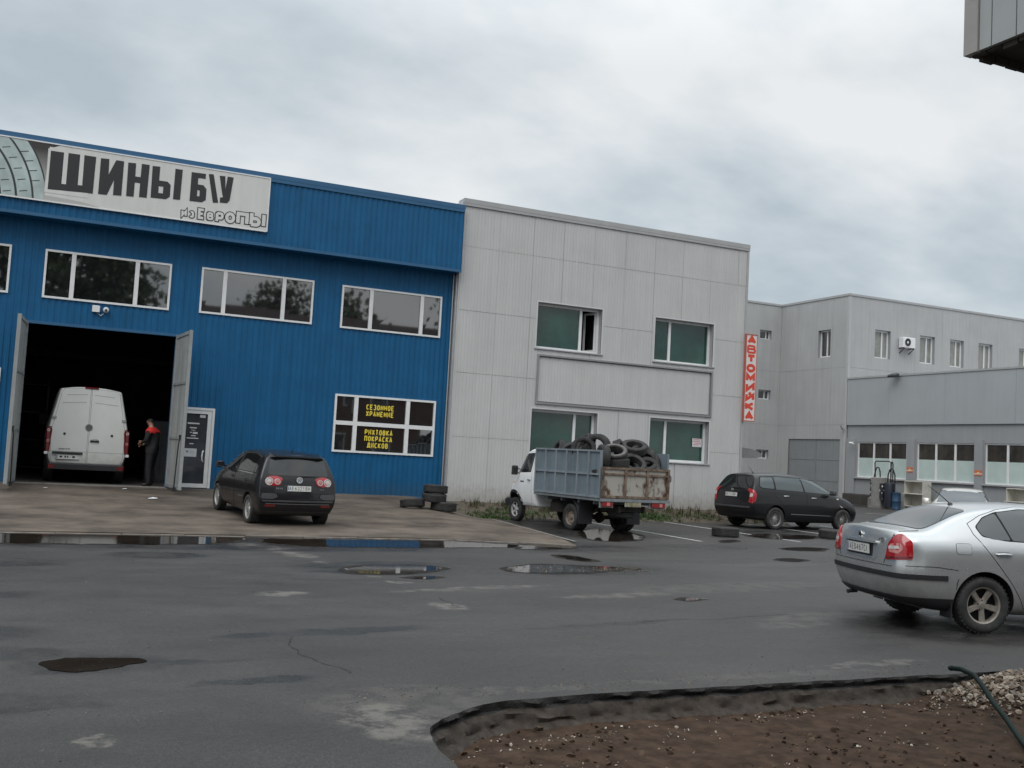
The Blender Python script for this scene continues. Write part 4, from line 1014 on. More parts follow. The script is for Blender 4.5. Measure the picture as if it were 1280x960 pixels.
for cx_, cy_, sx_, sy_, n_ in ((2.42, 5.72, .12, .2, 46), (2.9, 6.1, .35, .12, 40), (3.6, 6.2, .5, .12, 70), (4.4, 6.1, .6, .15, 90), (5.2, 6.3, .6, .10, 70), (6.2, 6.3, .5, .12, 120), (6.9, 6.2, .35, .2, 180), (4.2, 5.6, 1.4, .35, 190), (3.2, 5.6, .5, .25, 50), (6.2, 5.5, 1.0, .35, 120)):
    for _ in range(n_):
        x, y = rnd.gauss(cx_, sx_), rnd.gauss(cy_, sy_)
        if 2.35 < x < 9.8 and 3.5 < y < 6.42 and mnoise.noise(Vector((x*2.6, y*3.4, 4))) > .12 + rnd.uniform(-.2, .1):
            s = abs(rnd.gauss(.006, .0035)) + .0025; sp.append((x, y, pit_z(x, y) + s*.4, s))
tag(stones('pit_gravel', sp, [ST[0], M('stone_white', (.48, .45, .40), .8, var=.1), ST[1], ST[2]], 3), 'pale pebbles strewn over the dug brown earth', None)
sp = []
for _ in range(1500):
    x, y = rnd.uniform(2.3, 9.9), rnd.uniform(4.2, 6.46)
    if mnoise.noise(Vector((x*1.3, y*1.9, 9))) > -.1: s = abs(rnd.gauss(.013, .009)) + .004; sp.append((x, y, pit_z(x, y) + s*.15, s))
tag(stones('soil_clods', sp, [SOIL, M('clod_dark', (.03, .019, .013), .95, var=.3, vs=30, spec=.15), M('clod_pale', (.085, .058, .04), .95, var=.3, vs=30, spec=.15)], 8), 'crumbled brown clods of earth on the pit floor', None)
# loose grit on the yard
sp = []
for _ in range(650):
    x, y = rnd.uniform(-1.5, 14), rnd.uniform(5.0, 16)
    sp.append((x, y, .002, rnd.uniform(.003, .009)))
for _ in range(300):
    x, y = rnd.uniform(2.0, 8), rnd.uniform(6.62, 7.0); sp.append((x, y, .002, rnd.uniform(.003, .009)))
for _ in range(26):
    a = rnd.uniform(0, 6.28); r = rnd.uniform(0, 1)**.5; sp.append((.47 + .40*r*math.cos(a), 8.12 + .22*r*math.sin(a), .005, rnd.uniform(.0015, .004)))
for _ in range(160):
    x, y = rnd.uniform(6.6, 8.8), rnd.gauss(14.0, .18); sp.append((x, y, .006, rnd.uniform(.006, .016)))
tag(stones('road_grit', [s for s in sp if not (2.1 < s[0] < 10.2 and s[1] < 6.64)], ST[1:], 4), 'loose grit on the asphalt', None)
# hose end
hp = thing('drain_hose', 'dark green plastic hose lying over the gravel heap at the right edge', 'hose', (7.2, 6.4, .05))
mb = MB(); mb.tube([(7.20, 6.50, .075), (7.16, 6.36, .095), (7.08, 6.16, .09), (6.96, 5.97, .05), (6.82, 5.75, -.02), (6.66, 5.50, -.07), (6.40, 5.15, -.13), (6.1, 4.75, -.16), (5.9, 4.3, -.165)], .021, 12)
obj('hose_body', mb, hp, M('hose_green', (.005, .013, .010), .6, var=.25, vs=8, spec=.15), smooth=50, world=True)
mb = MB(); mb.T = Matrix.Translation((7.203, 6.507, .0745)) @ Matrix.Rotation(R(90), 4, 'X') @ Matrix.Rotation(R(-15), 4, 'Y'); mb.lathe([(.017, -.01), (.024, -.01), (.024, .012), (.017, .012)], 'z', 14, closed=True); obj('hose_rim', mb, hp, BLACKPLASTIC, world=True)

# apron in front of the workshop, ramping up to the gate
AP_OUT = [(-30, 18.72), (5.5, 18.70), (7.4, 18.66), (8.6, 18.28), (9.6, 17.75), (9.9, 18.6), (10.3, 20.0), (10.62, 21.8), (10.88, 23.6), (11.1, 25.3), (11.3, 27.5), (-30, 27.5)]
def ap_z(x, y):
    t = min(max((y - 18.6)/8.7, 0), 1)
    xr = 9.7 + (y - 18)*.165
    b = min(max((xr - x)/1.8, 0), 1); b = b*b*(3 - 2*b)
    q = Vector((x, y, 0))
    return .018 + (.012 + .395*t**1.7)*b + .012*mnoise.noise(q*.8)*b + .006*mnoise.noise(q*3)*b
V, F = grid_poly(AP_OUT, .3)
nv = len(V); mb = MB(); mb.v = [(x, y, ap_z(x, y)) for x, y in V]; mb.f = F; mb.mi = [0]*len(F)
# skirt down to the yard
for i in range(len(AP_OUT)):
    a, b = AP_OUT[i], AP_OUT[(i+1) % len(AP_OUT)]
    m_ = max(1, int((Vector(a) - Vector(b)).length/.3))
    for k in range(m_):
        p = Vector(a).lerp(Vector(b), k/m_); q = Vector(a).lerp(Vector(b), (k+1)/m_)
        mb.add([(p.x, p.y, ap_z(*p)), (q.x, q.y, ap_z(*q)), (q.x, q.y, -.02), (p.x, p.y, -.02)], [(0,1,2,3)])
structure('apron', mb, DIRT, smooth=30)
# low flush kerb stones along the apron front, each a piece
KP = [(-12.0, 18.66), (5.5, 18.64), (7.4, 18.58), (8.6, 18.20), (9.58, 17.68)]
kr = bpy.data.objects.new('kerb', None); COL.objects.link(kr); kr['kind'] = 'structure'; kr.location = (-.7, 18.66, 0)
pp = densify(KP, 1.0, 0, False)
for a, b in zip(pp, pp[1:]):
    a, b = Vector(a), Vector(b); d = (b - a); L_ = d.length
    mb = MB(); mb.T = Matrix.Translation((a.x - kr.location.x, a.y - kr.location.y, random.uniform(-.012, .006))) @ Matrix.Rotation(math.atan2(d.y, d.x) + random.uniform(-.008, .008), 4, 'Z')
    mb.bevbox(.006, L_ - .006, -.05, .05, -.02, random.uniform(.016, .034), .008); obj('kerbstone', mb, kr, mat_two('kerb_dirty', (.075, .062, .052), (.20, .178, .155), 4, .3, .7, .9, .3))
# painted bay lines
for a, b, w in (((13.86, 25.4), (13.70, 19.4), .10), ((16.9, 26.2), (16.86, 19.8), .10), ((10.9, 25.0), (10.05, 18.6), .07), ((19.95, 26.2), (19.9, 20.6), .10), ((22.9, 26.0), (22.9, 20.8), .10), ((34.1, 35.8), (35.7, 35.1), .14), ((31.0, 37.0), (32.6, 36.3), .14)):
    a, b = Vector(a), Vector(b); d = (b - a).normalized(); nn = Vector((-d.y, d.x))*w/2
    z = .004 if w != .07 else .026
    mb = MB(); mb.add([(*(a+nn), z), (*(b+nn), z), (*(b-nn), z), (*(a-nn), z)], [(0,1,2,3)])
    structure('bay_line', mb, PAINTLINE if w != .07 else CONC)
# puddles
PUD = {
'gutterL': [(-5.5, 18.2), (-3, 18.35), (-0.78, 18.3), (0.24, 18.48), (1.34, 18.5), (2.64, 18.5), (3.43, 18.32), (2.94, 17.35), (1.85, 17.0), (0.68, 16.95), (-0.41, 16.9), (-2, 16.8), (-4, 17.0)],
'gutterR': [(3.58, 18.2), (4.2, 18.52), (5.06, 18.54), (7.01, 18.48), (8.31, 17.95), (8.98, 17.54), (7.38, 17.26), (5.5, 17.02), (4.38, 17.01), (3.7, 17.25)],
'small': [(3.93, 13.97), (4.33, 14.26), (4.92, 14.44), (5.42, 14.27), (5.43, 14.02), (4.93, 13.59), (4.34, 13.36), (3.92, 13.44)],
's2': [(4.47, 13.03), (4.83, 13.16), (5.06, 13.08), (4.73, 12.87)],
'midA': [(6.37, 13.75), (6.55, 14.2), (6.95, 14.45), (7.5, 14.62), (8.0, 14.45), (8.5, 14.35), (8.45, 14.0), (7.9, 13.75), (7.3, 13.55), (6.7, 13.5)], 'midD': [(8.55, 14.1), (8.62, 14.32), (8.85, 14.26), (8.8, 14.1)],
'streak': [(8.31, 16.09), (8.59, 15.99), (8.67, 15.26), (8.35, 15.12), (8.22, 15.58)],
'trk': [(11.72, 21.61), (12.73, 22.51), (13.06, 21.91), (12.89, 20.6), (11.91, 19.28), (11.13, 18.98), (10.82, 19.28), (10.98, 20.23)],
'trk2': [(8.75, 18.02), (9.2, 17.86), (9.5, 17.6), (9.35, 17.4), (8.65, 17.1), (7.96, 17.05)],
'r1': [(14.72, 17.95), (15.66, 18.41), (16.27, 18.14), (15.35, 17.53), (14.78, 17.62)],
'r2': [(12.71, 15.67), (13.31, 15.98), (13.57, 15.73), (12.98, 15.36)],
'r3': [(14.37, 19.68), (15.16, 20.11), (14.8, 19.56), (14.08, 19.08)],
'r4': [(16.43, 21.5), (17.83, 22.24), (19.19, 21.81), (17.98, 20.7), (16.37, 20.42)],
'r5': [(7.39, 10.96), (7.65, 11.05), (7.8, 10.94), (7.48, 10.79)],
'near': [(0.07, 8.2), (0.18, 8.32), (0.4, 8.39), (0.68, 8.34), (0.86, 8.13), (0.71, 7.98), (0.43, 7.84), (0.2, 7.91)]}
DAMP = mat_two('damp_asphalt', (.012, .011, .0105), (.050, .046, .043), 14, .3, .7, .75, .3, 12)
DAMP.node_tree.nodes['Principled BSDF'].inputs['Specular IOR Level'].default_value = .03
for i, (k, pts) in enumerate(PUD.items()):
    jit = .10 if k.startswith('mid') else .05 if k == 'near' else .13
    # damp silty margin a little wider than the water
    c_ = Vector((sum(q[0] for q in pts)/len(pts), sum(q[1] for q in pts)/len(pts)))
    dp = [tuple(c_ + (Vector(q) - c_)*(1 + .13/max(.3, (Vector(q) - c_).length)*(1 + .35*mnoise.noise(Vector((q[0]*2, q[1]*2, i)))))) for q in poly_round(pts, .5, 3)]
    dp = densify(densify(dp, .10, .06, True, i + 50), .03, .014, True, i + 71)
    if k == 'near': dp = []
    bm = bmesh.new(); vv = [bm.verts.new((q[0], q[1], .0022 + .0001*(i % 4))) for q in dp if not (2.0 < q[0] < 10.3 and 3 < q[1] < 6.7)]
    bmesh.ops.triangle_fill(bm, use_beauty=True, use_dissolve=False, edges=[bm.edges.new((vv[q], vv[(q+1) % len(vv)])) for q in range(len(vv))]) if dp else None
    for f in bm.faces:
        if f.normal.z < 0: f.normal_flip()
    if dp:
        me = bpy.data.meshes.new('damp_margin'); bm.to_mesh(me); me.materials.append(DAMP); structure('damp_margin', me)
    bm.free()
    pts = densify(densify(poly_round(pts, .5, 3), .09, jit, True, i + 2), .03, .035 if k != 'near' else .05, True, i + 31)
    bm = bmesh.new(); es = []
    vv = [bm.verts.new((p[0], p[1], .0045 + .0002*(i % 3))) for p in pts]
    es = [bm.edges.new((vv[q], vv[(q+1) % len(vv)])) for q in range(len(vv))]
    bmesh.ops.triangle_fill(bm, use_beauty=True, use_dissolve=False, edges=es)
    for f in bm.faces:
        if f.normal.z < 0: f.normal_flip()
    me = bpy.data.meshes.new('puddle'); bm.to_mesh(me); bm.free(); me.materials.append(WATER)
    structure('puddle', me)
# cracks opened in the asphalt
for pts in ([(2.13, 9.02), (2.06, 8.85), (2.02, 8.62), (2.05, 8.45), (2.0, 8.25), (2.07, 8.02), (2.12, 7.86), (2.2, 7.7), (2.22, 7.52)], [(4.32, 11.25), (4.27, 11.05), (4.33, 10.85), (4.30, 10.7)], [(5.9, 9.4), (6.3, 9.5), (6.9, 9.46), (7.5, 9.62), (8.2, 9.7)], [(3.0, 12.9), (3.5, 12.7), (4.1, 12.85), (4.8, 12.6)]):
    q = densify(pts, .03, .035, False, 17); mb = MB()
    for a, b in zip(q, q[1:]):
        a, b = Vector(a), Vector(b); d = (b - a)
        if d.length < 1e-5: continue
        nn = Vector((-d.y, d.x)).normalized()*(.0035 + .003*mnoise.noise(Vector((a.x*9, a.y*9, 1)))); mb.add([(*(a+nn), .0035), (*(b+nn), .0035), (*(b-nn), .0035), (*(a-nn), .0035)], [(0,1,2,3)])
    structure('road_crack', mb, M('crack_dark', (.014, .012, .011), .9, var=.2))
# earth bank with weeds along the grey building
def bank_z(x, y):
    yf = 24.9 + min(max((x - 10.6)/2.6, 0), 1)*.95 + .10*mnoise.noise(Vector((x*1.3, 0, 2)))
    t = min(max((y - yf)/(27.06 - yf), 0), 1)
    q = Vector((x, y, 0))
    return -.015 + .36*t**.9 + (.05*mnoise.noise(q*1.7) + .035*mnoise.noise(q*6)) * min(1, t*4) * (1 if t < .9 else .5)
V, F = grid_poly([(10.3, 24.6), (21.6, 25.2), (21.6, 27.03), (10.3, 27.03)], .13)
mb = MB(); mb.v = [(x, y, bank_z(x, y)) for x, y in V]; mb.f = F; mb.mi = [0]*len(F)
structure('earth_bank', mb, BANK, smooth=60)
def blades(name, spots, mats, hmin, hmax, w, seed, label):
    rnd = random.Random(seed); mb = MB()
    for x, y in spots:
        z = bank_z(x, y) - .01
        for _ in range(7):
            h = rnd.uniform(hmin, hmax); a = rnd.uniform(0, 6.283); ln = rnd.uniform(.1, .7)*h
            bx, by = x + rnd.gauss(0, .035), y + rnd.gauss(0, .035); ww = w*rnd.uniform(.6, 1.3)
            dx, dy = math.cos(a), math.sin(a); px_, py_ = -dy*ww, dx*ww
            mb.cur = rnd.randrange(len(mats))
            mb.add([(bx-px_, by-py_, z), (bx+px_, by+py_, z), (bx+px_*.7+dx*ln*.4, by+py_*.7+dy*ln*.4, z+h*.6), (bx-px_*.7+dx*ln*.4, by-py_*.7+dy*ln*.4, z+h*.6), (bx+dx*ln, by+dy*ln, z+h)], [(0,1,2,3), (3,2,4)])
    o = obj(name, mb, None, mats, fix=False); return tag(o, label, kind='stuff')
rnd = random.Random(11)
GR = [M('grass_fresh', (.055, .105, .018), .6, var=.2), M('grass_mid', (.045, .075, .018), .65, var=.2), M('grass_deep', (.03, .055, .014), .65, var=.2)]
DR = [M('weed_dry', (.115, .088, .05), .8, var=.2), M('weed_brown', (.06, .042, .026), .8, var=.2), M('weed_olive', (.055, .058, .022), .7, var=.2)]
sp = []
for cx_, cy_, sx_, sy_, n_ in ((11.0, 25.2, .35, .22, 150), (11.9, 25.9, .4, .25, 90), (12.8, 26.2, .5, .25, 60), (16.3, 26.25, .45, .16, 150), (16.9, 26.1, .25, .12, 90), (18.6, 26.3, .5, .15, 50), (20.3, 26.3, .4, .2, 40), (14.4, 26.3, 1.4, .3, 60), (21.0, 26.2, .4, .3, 40)):
    for _ in range(n_):
        x, y = rnd.gauss(cx_, sx_), min(rnd.gauss(cy_, sy_), 26.98)
        if y > 24.75 and x < 21.5 and x > 10.4: sp.append((x, y))
blades('grass', sp, GR, .035, .13, .009, 1, 'patchy green grass on the earth bank below the grey wall')
sp = []
for _ in range(420):
    x = rnd.uniform(10.8, 21.4); sp.append((x, min(26.98, rnd.gauss(26.65, .3) if rnd.random() < .7 else rnd.uniform(25.9, 27))))
tall = []
for _ in range(34):
    x0_ = rnd.uniform(10.9, 21.2); y0_ = rnd.uniform(26.3, 26.95)
    for _ in range(rnd.randrange(2, 6)): tall.append((x0_ + rnd.gauss(0, .09), min(26.98, y0_ + rnd.gauss(0, .06))))
blades('tall_weeds', tall, DR + GR[1:], .12, .34, .010, 6, 'scattered taller weed clumps on the earth bank by the grey wall')
blades('dry_weeds', sp, DR, .03, .13, .008, 2, 'dry brown weeds against the foot of the grey wall')

# ------------------------------------------------------------------ overhanging cladded canopy, top right
oc = thing('overhead_canopy', 'metal clad canopy corner hanging over the top right of the yard', 'canopy', (6.5, 2.0, 0))
CX, CY, CZ = 4.47, 4.04, 4.0
CL = M('canopy_clad', (.335, .35, .345), .45, var=.07, vs=2, streak=.08)
# corner flashing, then plank panels with open joints
mb = MB(); mb.box(CX - .006, CX + .05, CY - .085, CY + .006, CZ, 6.6); obj('corner_flashing', mb, oc, M('canopy_flashing', (.30, .285, .27), .45, var=.1), world=True)
y = CY - .088; k = 0
for w in [.082] + [.155]*30:
    mb = MB(); mb.box(CX + random.uniform(0, .004), CX + .03, y - w + .004, y - .004, CZ + .003, 6.55); obj('wall_panel', mb, oc, CL, world=True); y -= w; k += 1
x = CX + .052
for i in range(22):
    mb = MB(); mb.box(x + .003, x + .15, CY - .03, CY - random.uniform(0, .004), CZ + .003, 6.55); obj('wall_panel', mb, oc, CL, world=True); x += .153
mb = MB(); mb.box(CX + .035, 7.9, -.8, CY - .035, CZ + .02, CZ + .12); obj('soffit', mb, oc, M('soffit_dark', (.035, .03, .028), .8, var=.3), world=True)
mb = MB()
y = CY - .02
while y > -.7:
    h = random.uniform(.008, .03); mb.box(CX + .032, CX + .06, y - .09, y, CZ - h, CZ + .018); y -= .1
x = CX + .07
while x < 7.8:
    h = random.uniform(.008, .03); mb.box(x, x + .09, CY - .06, CY - .033, CZ - h, CZ + .018); x += .1
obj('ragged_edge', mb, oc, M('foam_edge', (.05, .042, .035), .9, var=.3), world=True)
mb = MB(); mb.lathe([(.001, .02), (.008, .016), (.011, .004), (.011, 0)], 'z', 10); mb2 = MB(); mb2.T = Matrix.Translation((CX - .006, CY - .06, 4.33)) @ Matrix.Rotation(R(-90), 4, 'Y'); mb2.add(mb.v, mb.f); obj('bolt', mb2, oc, STEEL, world=True)
mb = MB(); mb.box(CX + .03, 7.9, -.8, CY - .03, 6.5, 6.56); obj('roof', mb, oc, CL, world=True)
for (x, y) in ((7.5, .6), (7.5, 3.2), (6.6, -.6)):
    mb = MB(); mb.box(x - .06, x + .06, y - .06, y + .06, -.3, CZ + .02); obj('post', mb, oc, DARKMETAL, world=True)

# ------------------------------------------------------------------ what stands behind the camera (seen only mirrored in the windows)
hs = thing('brick_house', 'long brown gabled house across the yard, mirrored in the workshop windows', 'house', (18, -30, 0))
mb = MB(); mb.box(9, 30, -38, -28, 0, 8.5); mb.prism([(-38, 8.5), (-28, 8.5), (-33, 12.9)], 'x', 9, 30); obj('wall', mb, hs, M('brown_brick', (.11, .065, .05), .9, var=.25, vs=2), world=True)
mb = MB()
for s in (-1, 1):
    mb.add([(8.5, -33 + s*5.5, 8.2), (30.5, -33 + s*5.5, 8.2), (30.5, -33, 13.1), (8.5, -33, 13.1), (8.5, -33 + s*5.5, 8.0), (30.5, -33 + s*5.5, 8.0), (30.5, -33, 12.9), (8.5, -33, 12.9)], [(0,1,2,3), (4,5,6,7), (0,1,5,4), (0,3,7,4), (1,2,6,5)])
obj('roof', mb, hs, M('roof_brown', (.06, .042, .036), .85, var=.3, vs=3), world=True)
for x in (11, 14.5, 18, 21.5, 25):
    for z in (1.2, 5.0):
        w = obj('window', MB().box(x, x + 1.5, -27.99, -27.93, z, z + 1.7), hs, WHITE_PVC, world=True)
        obj('pane', MB().box(x + .08, x + 1.42, -27.935, -27.92, z + .08, z + 1.62), w, GLASS_DARK, world=True)
def tree_mesh(seed, H, CR):
    rnd = random.Random(seed); mb = MB()
    mb.tube([(0,0,-.1), (.05,.02,H*.25), (.12,-.05,H*.5), (.05,.05,H*.8)], [.24, .18, .12, .04], 8)
    tips = []
    for k in range(9):
        z = H*(.28 + .06*k); a = k*2.4; r = CR*(.9 - .05*k)*rnd.uniform(.7, 1)
        p = [(.08, 0, z), (math.cos(a)*r*.5, math.sin(a)*r*.5, z + r*.35), (math.cos(a)*r, math.sin(a)*r, z + r*.6)]
        mb.tube(p, [.09, .06, .02], 5); tips.append(p[2]); tips.append(p[1])
    tips.append((0, 0, H*.9))
    lf = MB()
    for t in tips:
        for _ in range(170):
            q = Vector(t) + Vector((rnd.gauss(0, CR*.23), rnd.gauss(0, CR*.23), rnd.gauss(0, CR*.22)))
            e = Euler((rnd.uniform(0, 6), rnd.uniform(0, 6), rnd.uniform(0, 6))).to_matrix(); s = rnd.uniform(.16, .32)
            lf.cur = rnd.randrange(2)
            lf.add([tuple(e @ Vector(v)*s + q) for v in ((-1,-.5,0), (0,-.75,.1), (1,0,0), (0,.75,.1), (-1,.5,0))], [(0,1,2,3,4)])
    return mb.mesh('trunk', M('bark', (.06, .045, .035), .9, var=.3)), lf.mesh('crown', [M('leaf_dark', (.035, .06, .022), .6, var=.2), M('leaf_light', (.06, .085, .03), .6, var=.2)], fix=False)
tm = [tree_mesh(1, 15, 3.8), tree_mesh(2, 17.5, 4.3)]
for i, (x, y, k, s, lb) in enumerate(((-1.5, -22, 1, 1.05, 'tallest leafy tree left of the brown house behind the yard'), (3.6, -24, 0, 1.1, 'leafy tree close to the left gable of the brown house'), (19.5, -41, 1, .98, 'leafy tree rising behind the middle of the brown house roof'), (25.5, -40, 0, 1.1, 'leafy tree rising behind the right end of the brown house roof'), (33.5, -30, 1, 1.0, 'leafy tree right of the brown house behind the yard'), (-8, -20, 0, 1.0, 'leafy tree furthest left behind the yard'))):
    t = thing('leafy_tree', lb, 'tree', (x, y, 0), i*1.3, 'trees behind the yard', s)
    obj('trunk', tm[k][0], t); obj('crown', tm[k][1], t)
# ------------------------------------------------------------------ vehicles
PAINT_BLACK = M('paint_black', (.008, .008, .009), .32, spec=.25, var=.15, vs=3, coat=.45, dirt=((.032, .029, .026), .10, .30))
PAINT_GRAPH = M('paint_graphite', (.009, .009, .0105), .30, spec=.25, var=.15, vs=3, coat=.5, dirt=((.036, .032, .029), .10, .30))
PAINT_SILVER = M('paint_silver', (.56, .57, .57), .27, metal=.74, var=.05, vs=2, coat=.6, dirt=((.16, .135, .105), .18, .68))
PAINT_BEIGE = M('paint_beige', (.56, .54, .50), .3, metal=.5, var=.06, coat=.5)
PAINT_WHITE = M('paint_white', (.80, .81, .81), .32, var=.04, vs=2, coat=.3, dirt=((.36, .33, .29), .2, .55))
PAINT_VAN = M('paint_van', (.62, .625, .60), .34, var=.05, vs=2, coat=.3, dirt=((.30, .285, .255), .3, .8))
CARGLASS = M('car_glass', (.012, .013, .014), .05, ior=1.7, var=.2)
CARGLASS2 = M('car_glass_tint', (.022, .035, .038), .05, ior=1.85, var=.2)
SEAM = M('panel_gap_dark', (.006, .006, .006), .8, var=.1)
LAMP_RED = M('lamp_red', (.34, .010, .016), .12, var=.15, vs=14, coat=.6)
LAMP_DARK = M('lamp_deep_red', (.14, .008, .010), .12, var=.15, vs=14, coat=.6)
LAMP_CLEAR = M('lamp_clear', (.55, .50, .48), .15, var=.15, vs=20, coat=.6)
LAMP_PINK = M('lamp_pink', (.52, .20, .18), .15, var=.2, vs=20, coat=.6)
CHROME = M('chrome', (.62, .63, .64), .18, metal=1.0, var=.06, vs=20)
ALLOY = M('alloy', (.40, .39, .375), .38, metal=.75, var=.2, vs=9)
ALLOY_BROWN = M('alloy_dusty', (.33, .295, .26), .5, metal=.55, var=.28, vs=12)
STEELRIM = mat_two('steel_rim', (.14, .105, .08), (.27, .23, .19), 7, .35, .65, .7, .15)
PLATE = M('plate_white', (.60, .60, .57), .45, var=.12, vs=18)
PLATE_INK = M('plate_ink', (.03, .03, .035), .5, var=.1)

def body_mesh(st, rbow, fbow, dims, mat, level=3, corner=0.0, lip=0.0, roof=0.0):
    V = []; F = []; rings = []
    def add(p): V.append(p); return len(V) - 1
    ns = len(st)
    for si, (xs, ys, zs, zt) in enumerate(st):
        X = list(xs) if isinstance(xs, (list, tuple)) else [xs]*7
        bow = -rbow if si == 0 else fbow if si == ns-1 else 0
        P = [(X[0]+bow, 0, zs[0]), (X[0]+bow*.7, ys[0]*.55, zs[0])] + [(X[i], ys[i], zs[i]) for i in range(7)] + [(X[6]+bow*.7, ys[6]*.55, zs[6]+.75*(zt-zs[6])), (X[6]+bow, 0, zt)]
        Li = [add(p) for p in P]
        Ri = [Li[0]] + [add((p[0], -p[1], p[2])) for p in P[1:10]] + [Li[10]]
        rings.append((Li, Ri, P, bow))
    def full(r): return r[0] + r[1][9:0:-1]
    for a, b in zip(rings, rings[1:]):
        ra, rb_ = full(a), full(b); n = len(ra)
        for k in range(n): F.append((ra[k], ra[(k+1) % n], rb_[(k+1) % n], rb_[k]))
    for r, flip in ((rings[0], 0), (rings[-1], 1)):
        Li, Ri, P, bow = r; rows = []
        for i in range(2, 9):
            if i == 2: rows.append([Li[2], Li[1], Li[0], Ri[1], Ri[2]])
            elif i == 8: rows.append([Li[8], Li[9], Li[10], Ri[9], Ri[8]])
            else:
                p = P[i]; rows.append([Li[i], add((p[0]+bow*.7, p[1]*.55, p[2])), add((p[0]+bow, 0, p[2])), add((p[0]+bow*.7, -p[1]*.55, p[2])), Ri[i]])
        for u, v in zip(rows, rows[1:]):
            for k in range(4): F.append((u[k], u[k+1], v[k+1], v[k]))
    me = bpy.data.meshes.new('cage'); me.from_pydata(V, [], F)
    bm = bmesh.new(); bm.from_mesh(me); bmesh.ops.recalc_face_normals(bm, faces=bm.faces)
    if corner or lip or roof:        # tighter rear corners and tail edge
        cl = bm.edges.layers.float.new('crease_edge'); bm.verts.ensure_lookup_table()
        Li, Ri = rings[0][0], rings[0][1]
        for X_ in (Li, Ri):
            for i in range(2, 8):
                e = bm.edges.get((bm.verts[X_[i]], bm.verts[X_[i+1]]))
                if e: e[cl] = corner
            for i in (8, 9):
                e = bm.edges.get((bm.verts[X_[i]], bm.verts[X_[i+1]]))
                if e: e[cl] = lip
        for a_, b_ in zip(rings, rings[1:]):
            for q_ in (0, 1):
                e = bm.edges.get((bm.verts[a_[q_][8]], bm.verts[b_[q_][8]]))
                if e: e[cl] = roof
    bm.to_mesh(me); bm.free()
    o = bpy.data.objects.new('cage', me); COL.objects.link(o)
    md = o.modifiers.new('s', 'SUBSURF'); md.levels = level; md.render_levels = level
    me2 = eval_mesh(o); bpy.data.objects.remove(o)
    co = [v.co for v in me2.vertices]
    mn = [min(c[k] for c in co) for k in range(3)]; mx = [max(c[k] for c in co) for k in range(3)]
    (x0, x1), w, (z0, z1) = dims; tgt = ((x0, x1), (-w/2, w/2), (z0, z1))
    for v in me2.vertices:
        for k in range(3):
            a, b = tgt[k]; v.co[k] = a + (v.co[k] - mn[k]) / (mx[k] - mn[k]) * (b - a)
    me2.materials.clear(); me2.materials.append(mat); me2.materials.append(BLACKPLASTIC)
    return me2
def cut_arches(me, wheels, inner):
    o = bpy.data.objects.new('b', me); COL.objects.link(o); cut = []
    for (x, z, r) in wheels:
        for s in (-1, 1):
            mb = MB(); n = 40
            vs = [(x + r*math.cos(2*math.pi*k/n), y, z + r*math.sin(2*math.pi*k/n)) for y in (s*inner, s*1.6) for k in range(n)]
            mb.add(vs, [tuple(range(n)), tuple(range(2*n-1, n-1, -1))] + [(k, (k+1) % n, n+(k+1) % n, n+k) for k in range(n)])
            c = obj('cut', mb.mesh('cut', BLACKPLASTIC)); cut.append(c)
            md = o.modifiers.new('b', 'BOOLEAN'); md.operation = 'DIFFERENCE'; md.object = c; md.solver = 'EXACT'
            try: md.material_mode = 'TRANSFER'
            except Exception: pass
    m2 = eval_mesh(o); bpy.data.objects.remove(o)
    for c in cut: bpy.data.objects.remove(c)
    smooth_mesh(m2, 40)
    return m2
VIEWS = {'R': ((1,0,0), (0,0,1), (0,1,0)), 'L': ((1,0,0), (0,0,1), (0,-1,0)), 'B': ((0,1,0), (0,0,1), (1,0,0)), 'F': ((0,1,0), (0,0,1), (-1,0,0)), 'T': ((1,0,0), (0,1,0), (0,0,-1)),
         'DR': ((.7071,-.7071,0), (0,0,1), (.7071,.7071,0)), 'DL': ((.7071,.7071,0), (0,0,1), (.7071,-.7071,0)),
         'GR': ((-.7071,-.7071,0), (0,0,1), (-.7071,.7071,0)), 'GL': ((-.7071,.7071,0), (0,0,1), (-.7071,-.7071,0))}
